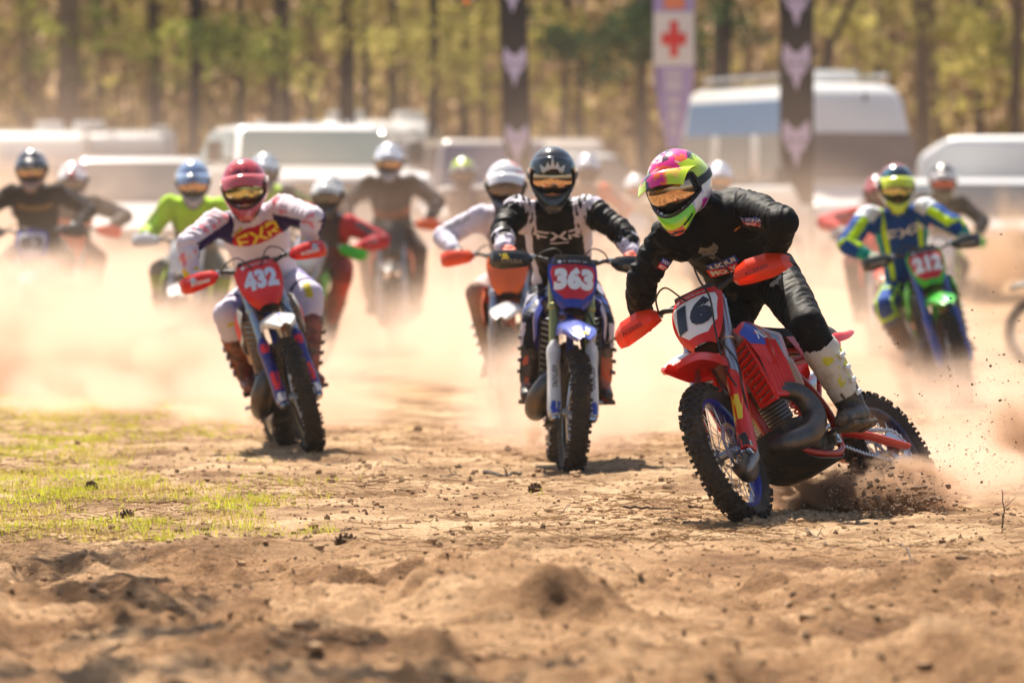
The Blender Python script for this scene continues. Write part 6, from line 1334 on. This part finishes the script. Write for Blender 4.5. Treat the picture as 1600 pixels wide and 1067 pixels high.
def caravan(label, c, d, yaw, L, Wd, H, paint, vents=(), emblem=False, name="caravan", win=True, stripe=None, cat="caravan"):
    root = empty(name); root.matrix_world = place(c, d, yaw); tag(root, label, cat, "vehicles parked behind the track"); w = Wd / 2
    prof = [(0, 0.9), (-0.10, H - 0.55), (-0.45, H - 0.08), (-0.9, H), (-L + 0.5, H), (-L + 0.08, H - 0.25), (-L, 0.8), (-L + 0.1, 0.5), (-0.3, 0.5)]
    bm = bmesh.new(); A = [bm.verts.new((x, -w, z)) for x, z in prof]; B_ = [bm.verts.new((x, w, z)) for x, z in prof]; bm.faces.new(A[::-1]); bm.faces.new(B_); n = len(prof)
    for i in range(n): bm.faces.new((A[i], A[(i + 1) % n], B_[(i + 1) % n], B_[i]))
    bmesh.ops.recalc_face_normals(bm, faces=bm.faces); bmesh.ops.bevel(bm, geom=list(bm.edges), offset=0.17, segments=4, profile=0.55, affect='EDGES')
    me = bpy.data.meshes.new("shell"); bm.to_mesh(me); bm.free(); smooth_me(me); me.materials.append(paint); bd = bpy.data.objects.new("caravan_body", me); COL.objects.link(bd); bd.parent = root
    if win:
        for s in (1, -1):
            for k in range(3):
                x0 = -L * (0.2 + 0.25 * k); MB().box((x0, s * (w + 0.006), H * 0.62), (0.8, 0.03, 0.42), None, 0.012).build("window", GLASS, root)
        MB().box((-0.04, 0, H * 0.62), (0.05, Wd * 0.62, 0.40), Matrix.Rotation(0.08, 3, 'Y'), 0.012).build("window", GLASS, root)
    if stripe:
        for s in (1, -1): MB().box((-L / 2, s * (w + 0.004), 0.95), (L * 0.9, 0.014, 0.16), None, 0.004).build("stripe", stripe, root)
    for (vx, vy, vw, vh) in vents: MB().box((-L * vx, vy, H + vh / 2 - 0.02), (0.75, vw, vh), None, 0.05).build("roof_vent", VW, root)
    if emblem:
        for s in (1, -1): MB().lathe([(0, 0), (0.20, 0), (0.20, 0.008), (0, 0.008)], (-L * 0.55, s * (w + 0.001), H * 0.72), (0, s, 0), 24).build("round_emblem", mat("faded red emblem", (0.35, 0.15, 0.13), 0.6), root)
    for s in (1, -1):
        for xx in (-L * 0.45, -L * 0.58): MB().lathe([(0, -0.09), (0.32, -0.09), (0.34, -0.05), (0.34, 0.05), (0.32, 0.09), (0, 0.09)], (xx, s * (w - 0.08), 0.34), (0, s, 0), 24).build("wheel", TYR, root)
    MB().tube([(0.0, 0.5, 0.55), (1.1, 0, 0.5), (0.0, -0.5, 0.55)], 0.04, 8).build("tow_bar", TRIM, root)
    return root
caravan("white camper with two roof vents showing over the pickup's right side", 600, 100, 8, 5.2, 2.1, 2.52, VW, [(0.25, -0.55, 0.6, 0.19), (0.30, 0.62, 0.5, 0.19)], stripe=BLUP)
caravan("long tan grey trailer with a pale roof edge behind the brown rider", 657, 93, 4, 5.0, 2.1, 2.16, VG, [], win=False, name="cargo_trailer", cat="trailer")
caravan("silver rounded camper with roof boxes at the left", 186, 105, 4, 5.2, 2.15, 2.38, VS, [(0.2, -0.55, 0.6, 0.18), (0.5, 0.8, 0.35, 0.12)])
caravan("white camper farthest left, mostly lost in dust", 42, 102, 4, 4.8, 2.2, 2.35, VW, [(0.3, 0.4, 0.5, 0.2)])
caravan("tan trailer roof between the first fox banner and the white car", 880, 100, 2, 4.2, 1.5, 2.2, VG, [], win=False, name="cargo_trailer", cat="trailer")
caravan("white caravan with a faded round red emblem at the right", 1990, 74, 76, 4.6, 2.2, 2.08, VW, [], emblem=True, win=False)

# ------------------------------------------------------------------ feather banners
def banner(c, d, wpx, label, kind, seed, tip=240, turn=0.0, lean=0.0):
    """flag on a curved pole; tip = row where the cloth ends at the bottom"""
    z0 = float(rise(d)); root = empty("feather_banner", (px(c, d), d, z0)); tag(root, label, "banner", "feather banners"); w = wpx / FPX * d; zb = pz(tip, d) - z0; zt = 5.0
    root.rotation_euler = (0, 0, turn)
    n = 44; zs = np.linspace(zb, zt, n); G = []
    for z in zs:
        t = (z - zb) / (zt - zb); wd = w * min(1.0, 0.35 + 4.5 * t) if kind == 'fox' else w * min(1.0, 0.30 + 2.6 * t)
        if t > 0.8: wd = w * math.sqrt(max(0.02, 1 - ((t - 0.8) / 0.2) ** 2))
        xl = -w / 2 + lean * (zt - z) ; row = []
        if kind == 'fox': a, b_ = w / 2 - wd + lean * (z - zb), w / 2 + lean * (z - zb)
        else: a, b_ = -wd / 2 + lean * (z - zb), wd / 2 + lean * (z - zb)
        for s in np.linspace(0, 1, 7): row.append((a + (b_ - a) * s, 0.018 * math.sin(s * 4.5 + z * 2.1 + seed) * (1 if kind else 1), z))
        G.append(row)
    col_ = {'fox': mat("near black banner cloth", (0.014, 0.011, 0.017), 0.8), 'cross': mat("violet banner cloth", (0.42, 0.33, 0.62), 0.75)}[kind]
    cl = MB().sheet(G, 0.006, 1).build("cloth", col_, root)
    ex = (w / 2 + lean * (zt - zb)) if kind == 'fox' else (-w / 2 - 0.01)
    MB().tube([(w / 2 if kind == 'fox' else -w * 0.15, 0.02, -0.1), (w / 2 if kind == 'fox' else -w * 0.3, 0.02, zb), (ex + 0.0, 0.02, zt - 1.0), (ex * 0.9, 0.02, zt)], 0.014, 8).build("pole", TRIM, root)
    fr = lambda x, z: ((x, 0, z), (1, 0, 0), (0, 0, 1), (0, -1, 0)); pr = mat("lavender banner print", (0.60, 0.52, 0.72), 0.75)
    if kind == 'fox':
        H_ = w * 1.55; k = 0; rowz = [pz(r, d) - z0 for r in ((-10, 105, 225) if c < 1000 else (5, 105, 225))]
        rowz = rowz + [rowz[0] + (rowz[0] - rowz[1])]
        for z in rowz:
            if z < zb or z > zt - 0.3: continue
            t = (z - zb) / (zt - zb); q = w * 0.84; cx = lean * (z - zb)
            decal("fox_emblem", poly_faces(FOX), q, H_ * (0.95 if t > .12 else .8), fr(cx, z), pr, cl, cl, 0.010, 0.03)
            [decal("fox_eye", poly_faces([FOXEYE[e_]]), q * 0.22, H_ * 0.10, fr(cx + (-1, 1)[e_] * q * 0.2, z + H_ * 0.06), col_, cl, cl, 0.020, 0.03) for e_ in (0, 1)]
    else:
        zc = pz(62, d) - z0; lw = lean * (zc - zb); wc = w * 0.98
        wt = mat("white banner print", (0.78, 0.74, 0.72), 0.7)
        decal("white_field", poly_faces([[(-1, -1), (1, -1), (1, 1), (-1, 1)]]), wc, 84 / FPX * d, fr(lw, zc), wt, cl, cl, 0.010, 0.03)
        cr_ = [(-.33, 1), (-.33, .33), (-1, .33), (-1, -.33), (-.33, -.33), (-.33, -1), (.33, -1), (.33, -.33), (1, -.33), (1, .33), (.33, .33), (.33, 1)]
        decal("red_cross", poly_faces([cr_]), 0.60 * w, 56 / FPX * d, fr(lw, zc), REDP, cl, cl, 0.022, 0.03)
        decal("orange_patch", poly_faces([[(-1, -1), (1, -1), (1, 1), (-1, 1)]]), 0.5 * w, 0.24, fr(lean * 2.6, pz(0, d) - z0), mat("orange banner print", (0.80, 0.25, 0.12), 0.7), cl, cl, 0.010, 0.03)
        for k, (r_, hp) in enumerate(((116, 11), (134, 20), (158, 14), (180, 22), (204, 12))):
            z = pz(r_, d) - z0; decal("pale_print", poly_faces([[(-1, -.7), (-.7, -1), (.7, -1), (1, -.7), (1, .7), (.7, 1), (-.7, 1), (-1, .7)]]), w * (0.46 - 0.07 * k), hp / FPX * d, fr(lean * (z - zb), z), mat("faint white print", (0.60, 0.54, 0.66), 0.7), cl, cl, 0.010, 0.03)
    return root
banner(810, 66, 43, "dark banner with pale fox heads, left of the black helmet", 'fox', 0.3, 300, 0, -0.03)
banner(1052, 70, 64, "violet and white banner with a red cross", 'cross', 1.5, 232, 0, 0.004)
banner(1244, 68, 52, "dark banner with pale fox heads in front of the tall van", 'fox', 2.2, 320, 0, 0.0)

# ------------------------------------------------------------------ drone
dr = empty("drone", (px(729, 48), 48, pz(3, 48))); tag(dr, "small orange camera drone hovering at the top of the picture", "drone")
q = MB().box((0, 0, 0), (0.075, 0.12, 0.04), None, 0.015); q.box((0, -0.05, -0.02), (0.035, 0.03, 0.03), None, 0.008); q.build("drone_body", mat("orange drone shell", (0.9, 0.28, 0.02), 0.3, coat=0.5), dr)
for sx in (1, -1):
    for sy in (1, -1):
        q = MB().tube([(sx * 0.03, sy * 0.04, 0.01), (sx * 0.095, sy * 0.085, 0.012)], 0.007, 8); q.cyl((sx * 0.095, sy * 0.085, 0.0), (sx * 0.095, sy * 0.085, 0.035), 0.012, 10); a = q.build("arm", TRIM, dr)
        q = MB(); q.box((sx * 0.095, sy * 0.085, 0.038), (0.12, 0.012, 0.002), Matrix.Rotation(0.7 * sx + sy, 3, 'Z')); q.build("rotor", mat("pale pink rotor", (0.75, 0.45, 0.42), 0.4), a)

# ------------------------------------------------------------------ grass, litter and clods on the ground
rs = np.random.RandomState(21)
def gpt(c, r):       # ground point seen at photo column, row
    d = FPX * HC / (r - PH); 
    for _ in range(4): d = FPX * (HC - float(zg(px(c, d), d))) / (r - PH)
    return px(c, d), d
n = 240000; yy = 23.4 + 19 * rs.rand(n) ** 0.8; cc = rs.uniform(-80, 1000, n); xx = px(cc, yy)
row = PH + FPX * HC / yy
dens = sstep(0.44, 1.05, 0.5 + 0.55 * fbm(xx * 3.2, yy * 0.9, 2.0, 4, 0.65) + 0.24 * (1 - sstep(60, 760, cc)) + 0.0 - 0.12 * sstep(27, 33, yy) - 0.26 * sstep(380, 720, cc)) * 0.6
keep = rs.rand(n) < dens; xx, yy = xx[keep], yy[keep]; ex = rs.randint(0, 1, 1)
zz = zg(xx, yy); m_ = len(xx); hgt = rs.uniform(0.010, 0.040, m_); wd = rs.uniform(0.0018, 0.004, m_); a = rs.rand(m_) * 6.28; ln = rs.normal(size=(m_, 2)) * 0.014
V = np.zeros((m_, 4, 3)); V[:, 0] = np.stack([xx - wd * np.cos(a), yy - wd * np.sin(a), zz - 0.004], 1); V[:, 1] = np.stack([xx + wd * np.cos(a), yy + wd * np.sin(a), zz - 0.004], 1)
V[:, 2] = np.stack([xx + ln[:, 0] + wd * 0.3, yy + ln[:, 1], zz + hgt], 1); V[:, 3] = np.stack([xx + ln[:, 0] - wd * 0.3, yy + ln[:, 1], zz + hgt], 1)
gme = quad_mesh("grass", V.reshape(-1, 3), np.arange(m_ * 4).reshape(-1, 4), False)
GR = leafmat("short grass", (0.52, 0.40, 0.14), (0.54, 0.50, 0.06), (0.52, 0.58, 0.05), 0.45, 2.0)
tag(link("grass", gme, None, GR), "sparse yellow green grass at the left", None, None, "stuff")
# dry needles and straw
n = 26000; yy = 15.5 + 24 * rs.rand(n); cc = rs.uniform(-200, 1800, n); xx = px(cc, yy); keep = rs.rand(n) < sstep(0.3, 0.7, 0.5 + 0.5 * fbm(xx * 1.1, yy * 0.6, 8.0, 3)) * np.where(yy < 22.5, 0.25, 1); xx, yy = xx[keep], yy[keep]
zz = zg(xx, yy) + 0.004; m_ = len(xx); a = rs.rand(m_) * 6.28; ln = rs.uniform(0.012, 0.05, m_); tl = rs.normal(size=m_) * 0.008; dx, dy = np.cos(a) * ln, np.sin(a) * ln; wd = 0.0016
V = np.stack([np.stack([xx - dx, yy - dy, zz], 1), np.stack([xx - dx, yy - dy, zz + 0.004], 1), np.stack([xx + dx, yy + dy, zz + 0.006 + np.abs(tl)], 1), np.stack([xx + dx, yy + dy, zz + 0.002 + np.abs(tl)], 1)], 1)
tag(link("straw_litter", quad_mesh("straw_litter", V.reshape(-1, 3), np.arange(m_ * 4).reshape(-1, 4), False), None, leafmat("dry straw", (0.20, 0.12, 0.07), (0.42, 0.28, 0.15), (0.58, 0.42, 0.25), 0.2, 5.0)), "dry pine needles and straw strewn over the dirt", None, None, "stuff")
# clods
def clods(name, X_, Y_, Sz, mt, seed, label, Zoff=None, kind="stuff"):
    r = np.random.RandomState(seed); base = np.array([(0, 0, 1), (.89, 0, .45), (.28, .85, .45), (-.72, .53, .45), (-.72, -.53, .45), (.28, -.85, .45), (.72, .53, -.45), (-.28, .85, -.45), (-.89, 0, -.45), (-.28, -.85, -.45), (.72, -.53, -.45), (0, 0, -1)])
    T_ = [(0, 1, 2), (0, 2, 3), (0, 3, 4), (0, 4, 5), (0, 5, 1), (1, 6, 2), (2, 7, 3), (3, 8, 4), (4, 9, 5), (5, 10, 1), (6, 7, 2), (7, 8, 3), (8, 9, 4), (9, 10, 5), (10, 6, 1), (11, 7, 6), (11, 8, 7), (11, 9, 8), (11, 10, 9), (11, 6, 10)]
    n = len(X_); J_ = r.uniform(0.6, 1.25, (n, 12, 1)); Vv = base[None] * J_ * (np.asarray(Sz)[:, None, None]) * r.uniform(0.6, 1.2, (n, 1, 3)); a = r.rand(n) * 6.28; ca, sa = np.cos(a)[:, None], np.sin(a)[:, None]
    Vx = Vv[:, :, 0] * ca - Vv[:, :, 1] * sa; Vy = Vv[:, :, 0] * sa + Vv[:, :, 1] * ca
    Zb = zg(X_, Y_) + np.asarray(Sz) * 0.25 if Zoff is None else Zoff
    Vv = np.stack([Vx + X_[:, None], Vy + Y_[:, None], Vv[:, :, 2] * 0.8 + Zb[:, None]], 2).reshape(-1, 3)
    Q = (np.array(T_)[None] + 12 * np.arange(n)[:, None, None]).reshape(-1, 3); o = link(name, quad_mesh(name, Vv, Q, False), None, mt); tag(o, label, None, None, kind); return o
CL = mat("dry dirt clod", (0.40, 0.255, 0.145), 0.95, noise=0.5, nscale=25, spec=0.1); CLD = mat("dark clod", (0.12, 0.072, 0.042), 0.95, noise=0.5, nscale=25, spec=0.1)
n = 22000; yy = 14.5 + 22 * rs.rand(n); xx = px(rs.uniform(-200, 1800, n), yy); clods("loose_clods", xx, yy, np.clip(rs.gamma(1.2, 0.0042, n), 0.0018, 0.034), CL, 3, "small loose clods of dry dirt")
n = 1100; yy = 15 + 20 * rs.rand(n); xx = px(rs.uniform(-200, 1800, n), yy); clods("bark_crumbs", xx, yy, np.clip(rs.gamma(1.2, 0.003, n), 0.002, 0.014), CLD, 4, "dark crumbs of bark and damp soil")
n = 2600; a = rs.rand(n); bx = rs.normal(size=n); xx = px(1190 + 240 * a, 25.3 + 1.2 * a) + bx * 0.05; yy = 25.1 + 1.4 * a + rs.normal(size=n) * 0.16; clods("churned_dirt", xx, yy, np.clip(rs.gamma(2, 0.005, n), 0.003, 0.03), CL, 6, "dirt churned up beside the leading motorcycle's wheels")
# dirt flung by the rear wheels
n = 13000; t = rs.rand(n) ** 1.5; ang = rs.normal(0.25, 0.32, n); dist = t * 1.7; x0, y0 = px(1375, 26.6), 26.6
xx = x0 - 0.35 + dist * np.cos(ang) * 0.9 + rs.normal(size=n) * 0.12; yy = y0 + rs.normal(size=n) * 0.3 + dist * 0.4; zz = zg(xx, yy) + np.abs(0.02 + dist * np.sin(np.abs(ang)) * 0.55 + rs.normal(size=n) * 0.07)
clods("flung_dirt", xx, yy, np.clip(rs.gamma(1.1, 0.0010, n), 0.0007, 0.006), mat('flung soil', (0.24, 0.15, 0.09), 0.95), 7, "dirt flung up by the red motorcycle's rear wheel", zz)
n = 2200; a = rs.rand(n); xx = px(1300 + 150 * a, 26.1) + rs.normal(size=n) * 0.06; yy = 26.0 + rs.normal(size=n) * 0.2; zz = zg(xx, yy) + np.abs(rs.normal(0.02, 0.09, n)); clods('dirt_spray', xx, yy, np.clip(rs.gamma(1.6, 0.0032, n), 0.002, 0.018), mat('flung soil', (0.24, 0.15, 0.09), 0.95), 12, "clods thrown low beside the red motorcycle's rear wheel", zz)
n = 420; xx = px(rs.uniform(1440, 1640, n), 27) + rs.normal(size=n) * 0.1; yy = 27 + rs.normal(size=n) * 0.5; zz = np.abs(rs.normal(0.45, 0.3, n)) + 0.05
clods("flying_specks", xx, yy, np.clip(rs.gamma(1.2, 0.002, n), 0.001, 0.008), CLD, 8, "specks of dirt flying at the right", zz)
def cone(c, r, s, label, name="pine_cone"):
    x, y = gpt(c, r); root = empty(name, (x, y, float(zg(x, y)) + s * 0.35)); tag(root, label, "pine cone", "pine cones on the dirt"); q = MB().ball((0, 0, 0), (s * 1.1, s * 0.6, s * 0.55), 10)
    for i in range(40):
        t = (i + 0.5) / 40 * 2 - 1; a = i * 2.4; rr = math.sqrt(1 - t * t) * s * 0.62; q.box((t * s * 1.05, rr * math.cos(a), rr * math.sin(a)), (s * 0.30, s * 0.26, s * 0.12), Matrix.Rotation(a, 3, 'X') @ Matrix.Rotation(0.5, 3, 'Y'))
    q.build("cone_scales", CLD, root); root.rotation_euler = (0, 0, c * 0.1); return root
for c, r, s, lb in ((142, 768, .045, "dark pine cone lying in the grass at the left"), (198, 803, .035, "small dark pine cone at the lower edge of the grass"), (540, 868, .045, "dark brown cone below the grass, left of centre"), (836, 770, .045, "brown cone on the dirt below number 363")): cone(c, r, s, lb)
def stick(pts, rad, label, up_=0.0, twigs=0, seed=0):
    r = np.random.RandomState(seed); P = []
    for c, rr in pts: x, y = gpt(c, rr); P.append((x, y, float(zg(x, y)) + rad))
    P = np.array(P); 
    if up_: P = np.array([P[0], P[0] + (0.004, 0, up_ * 0.5), P[0] + (-0.003, 0.0, up_)])
    root = empty("fallen_stick" if not up_ else "dry_stalk", P[0]); tag(root, label, "stick", "sticks on the dirt"); L_ = crv(P - P[0], 5); L_ += r.normal(size=L_.shape) * rad * 0.5
    MB().tube(L_, np.linspace(rad, rad * 0.5, len(L_)), 7).build("stem", mat("dry stick bark", (0.085, 0.055, 0.038), 0.9, noise=0.4), root)
    for k in range(twigs): i = r.randint(2, len(L_) - 1); MB().tube([L_[i], L_[i] + r.normal(size=3) * (0.05, 0.05, 0.0) + (0, 0, 0.05)], [rad * 0.5, rad * 0.2], 5).build("twig", mat("dry stick bark", (0.085, 0.055, 0.038), 0.9, noise=0.4), root)
for i, (p, rad, lb, u, tw) in enumerate((([(970, 795), (1010, 796), (1052, 797)], .007, "straight dark stick on the dirt left of the red motorcycle's front wheel", 0, 0), ([(1076, 797), (1106, 795)], .006, "short stick just right of the straight dark one", 0, 0), ([(582, 700), (615, 717), (652, 732)], .007, "long thin branch lying between numbers 432 and 363", 0, 1),
        ([(508, 730), (530, 724), (548, 722)], .006, "short bent twig right of number 432's front wheel", 0, 1), ([(760, 738), (790, 746), (815, 742)], .012, "dark root lying left of number 363's front wheel", 0, 1), ([(1567, 818)], .004, "thin dry stalk standing upright at the lower right", 0.165, 1), ([(1262, 828), (1300, 850), (1335, 870)], .005, "bent twig on the dirt right below the red motorcycle", 0, 1),
        ([(1408, 848), (1418, 862), (1425, 876)], .005, "small leaning twig on the dirt at the right", 0, 0), ([(868, 812), (876, 800), (890, 790)], .004, "small curved twig below number 363", 0, 0), ([(690, 742), (712, 740)], .006, "short dark twig in the middle of the dirt", 0, 1))):
    stick(p, rad, lb, u, tw, 50 + i)
# ------------------------------------------------------------------ dust in the air
def dustmat(name, col, K, H, z0=0.0, nscale=(0.35, 0.35, 0.6), lo=0.35, hi=0.62, floor=0.25, aniso=0.45, rad=None, detail=2.5, step=1.0, extra=None):
    m = bpy.data.materials.new(name); m.use_nodes = True; N, L = nt(m); N.remove(N["Principled BSDF"]); out = N["Material Output"]
    v = N.new("ShaderNodeVolumePrincipled"); v.inputs["Color"].default_value = (*col, 1); v.inputs["Anisotropy"].default_value = aniso
    L.new(v.outputs[0], out.inputs["Volume"])
    g = N.new("ShaderNodeNewGeometry"); sp = N.new("ShaderNodeSeparateXYZ"); L.new(g.outputs["Position"], sp.inputs[0])
    def M(op, a, b=None, c=None):
        n = N.new("ShaderNodeMath"); n.operation = op
        for i, q in enumerate((a, b, c)):
            if q is None: continue
            if isinstance(q, (int, float)): n.inputs[i].default_value = q
            else: L.new(q, n.inputs[i])
        return n.outputs[0]
    def SS(a, b, x, lo_=0.0, hi_=1.0):
        n = N.new("ShaderNodeMapRange"); n.interpolation_type = 'SMOOTHSTEP'
        n.inputs[1].default_value = a; n.inputs[2].default_value = b; n.inputs[3].default_value = lo_; n.inputs[4].default_value = hi_
        L.new(x, n.inputs[0]); return n.outputs[0]
    mp = N.new("ShaderNodeMapping"); mp.inputs["Scale"].default_value = nscale; L.new(g.outputs["Position"], mp.inputs[0])
    nz_ = N.new("ShaderNodeTexNoise"); nz_.inputs["Scale"].default_value = 1.0; nz_.inputs["Detail"].default_value = detail
    nz_.inputs["Distortion"].default_value = 0.4
    L.new(mp.outputs[0], nz_.inputs["Vector"])
    nn = SS(lo, hi, nz_.outputs[0], floor, 1.0)
    d = M('MULTIPLY', nn, K)
    if H: d = M('MULTIPLY', d, M('EXPONENT', M('MULTIPLY', M('SUBTRACT', sp.outputs[2], z0), -1.0 / H)))
    if rad:                                   # soft ellipsoid: object-space radius
        tc = N.new("ShaderNodeTexCoord"); le = N.new("ShaderNodeVectorMath"); le.operation = 'LENGTH'
        L.new(tc.outputs["Object"], le.inputs[0])
        q = M('ADD', le.outputs["Value"], M('MULTIPLY', M('SUBTRACT', nz_.outputs[0], 0.5), 1.1))
        d = M('MULTIPLY', d, SS(1.0, rad, q))
    if extra: d = extra(M, SS, sp, nz_.outputs[0], d)
    L.new(d, v.inputs["Density"])
    try: m.volume_sampling = 'MULTIPLE_IMPORTANCE'
    except Exception: pass
    m.cycles.volume_sampling = 'MULTIPLE_IMPORTANCE'; m.cycles.volume_step_rate = step
    return m
def boxmesh(name, x0, x1, y0, y1, z0, z1):
    V = [(x, y, z) for x in (x0, x1) for y in (y0, y1) for z in (z0, z1)]
    F = [(0, 1, 3, 2), (4, 6, 7, 5), (0, 4, 5, 1), (2, 3, 7, 6), (0, 2, 6, 4), (1, 5, 7, 3)]
    return mesh_from(name, V, F)
DUST = (0.92, 0.712, 0.565)
def wall_extra(M, SS, sp, nzo, d):
    x, y, z = sp.outputs
    front = M('ADD', M('ADD', y, M('MULTIPLY', nzo, -6.0)), M('ADD', SS(0.6, 2.2, x, 0.0, -4.5), M('MULTIPLY', SS(0.5, -0.3, x), SS(-1.9, -1.1, x, 0.0, -7.0))))                 # ragged near face
    e = SS(33.0, 38.5, front)
    e = M('MULTIPLY', e, SS(44.5, 54.0, y, 0.16, 1.15))
    back = SS(61.0, 57.0, y)
    left = SS(2.5, -4.5, x, 1.0, 1.5)
    return M('MULTIPLY', M('MULTIPLY', d, e), M('MULTIPLY', M('MULTIPLY', back, left), SS(3.3, 4.3, x, 1.0, 0.10)))
wm = dustmat("dust wall", DUST, 0.85, 0.52, 0.0, (0.50, 0.22, 1.05), 0.41, 0.60, 0.05, extra=wall_extra, step=0.6)
o = link("dust_cloud", boxmesh("dust_cloud", -11, 11, 33, 61.5, -0.4, 4.4), None, wm)
tag(o, "tall bank of sunlit dust hanging behind the leading riders and over the ones following", None, None, "stuff")
PUFFS = [  # centre, radii, density, colour, label
 ((-3.9, 43.6, 0.40), (2.0, 2.6, 0.90), 4.0, DUST, "tall bright dust billow at the far left"),
 ((-2.5, 42.0, 0.25), (1.3, 2.0, 0.72), 4.0, DUST, "bright low dust rolling over the grass left of number 432"),
 ((-3.0, 39.6, 0.08), (0.8, 1.4, 0.34), 3.0, DUST, "small dust puff creeping over the grass at the left edge"),
 ((-1.75, 37.4, 0.14), (0.62, 1.4, 0.42), 4.2, DUST, "dust puff left of number 432's wheels"),
 ((-1.25, 36.6, 0.25), (0.65, 1.3, 0.50), 2.6, DUST, "dust puff behind the rear wheel of the motorcycle numbered 432"),
 ((-0.35, 44.0, 0.30), (1.2, 2.0, 0.70), 2.0, DUST, "dust puff between the motorcycles numbered 432 and 363"),
 ((0.0, 36.3, 0.18), (0.42, 1.6, 0.40), 2.8, DUST, "dust trail left of number 363's wheels"),
 ((-1.9, 50.5, 0.75), (1.1, 1.5, 0.85), 2.4, DUST, "rounded dust billow rising behind the rider in neon yellow"),
 ((0.75, 48.5, 0.70), (0.9, 1.5, 0.80), 2.2, DUST, "rounded dust billow rising behind the red motorcycle's handguard"),
 ((-5.6, 58.0, 1.0), (2.6, 2.0, 1.7), 0.9, DUST, "high dust drifting over the campers at the far left"),
 ((0.25, 33.4, 0.28), (0.80, 1.8, 0.55), 2.4, DUST, "dust puff low behind the motorcycle numbered 363"),
 ((1.0, 35.8, 0.25), (1.2, 2.4, 0.60), 2.2, DUST, "thin dust sheet between the motorcycles numbered 363 and 16"),
 ((2.95, 41.4, 0.22), (1.1, 1.8, 0.70), 2.2, DUST, "dust swallowing the legs of the rider in blue and yellow"),
 ((2.40, 29.0, 0.20), (0.95, 1.6, 0.55), 2.6, DUST, "pale dust trailing away at the right of the red motorcycle"),
 ((2.05, 27.6, 0.10), (0.45, 0.9, 0.28), 4.0, DUST, "low dust streaming off the red motorcycle's rear wheel"),
]
for i, (c, r, K, col, lab) in enumerate(PUFFS):
    m = dustmat("dust puff %d" % i, col, K, None, 0, (1.9, 1.0, 2.3), 0.40, 0.60, 0.06, rad=0.25, detail=5, step=0.6)
    mb = MB().ball((0, 0, 0), 1.0, 16); o = mb.build("dust_puff", m); o.location = c; o.scale = r
    tag(o, lab, None, None, "stuff")
BR = (0.66, 0.46, 0.32)
for i, (c, r, K, cl_, lab) in enumerate([
 ((px(1258, 26.0), 26.0, 0.05), (0.28, 0.30, 0.14), 60, BR, "brown burst of dirt under the red motorcycle"),
 ((px(1325, 26.1), 26.1, 0.07), (0.30, 0.34, 0.16), 60, BR, "churned dirt cloud beside the red motorcycle's rear wheel"),
 ((px(1405, 26.2), 26.2, 0.09), (0.36, 0.40, 0.20), 60, BR, "brown burst of dirt behind the red motorcycle's rear wheel"),
 ((px(1500, 26.7), 26.7, 0.16), (0.55, 0.50, 0.26), 14, DUST, "low fan of dust thrown to the right edge"),
 ((px(1600, 27.3), 27.3, 0.34), (0.24, 0.4, 0.26), 14, BR, "brown dirt cloud at the right edge"),
 ((px(838, 31.9), 31.9, 0.13), (0.10, 0.3, 0.13), 14, BR, "small brown puff left of number 363's front wheel"),
 ((px(408, 34.3), 34.3, 0.16), (0.12, 0.3, 0.16), 12, BR, "small brown puff left of number 432's front wheel"),
 ((px(1560, 55), 55.5, 1.0), (1.1, 1.2, 0.9), 3.0, (0.70, 0.50, 0.34), "brown roost hanging behind number 212"),
]):
    m = dustmat("dirt burst %d" % i, cl_, K, None, 0, (9.0, 6.0, 13.0) if r[2] < 0.25 else (2, 1.5, 2), 0.44, 0.60, 0.0, rad=0.2, detail=6, step=0.3 if r[2] < 0.25 else 0.8)
    mb = MB().ball((0, 0, 0), 1.0, 16); o = mb.build("dirt_burst", m); o.location = c; o.scale = r
    tag(o, lab, None, None, "stuff")
hz = bpy.data.materials.new("air"); hz.use_nodes = True; N, L = nt(hz); N.remove(N["Principled BSDF"])
v = N.new("ShaderNodeVolumePrincipled"); v.inputs["Color"].default_value = (0.98, 0.92, 0.84, 1); v.inputs["Density"].default_value = 0.00018; v.inputs["Anisotropy"].default_value = 0.5
L.new(v.outputs[0], N["Material Output"].inputs["Volume"])
o = link("haze", boxmesh("haze", -440, 440, -20, 720, -1.6, 34), None, hz); tag(o, "warm dusty air over the whole track", None, None, "stuff")
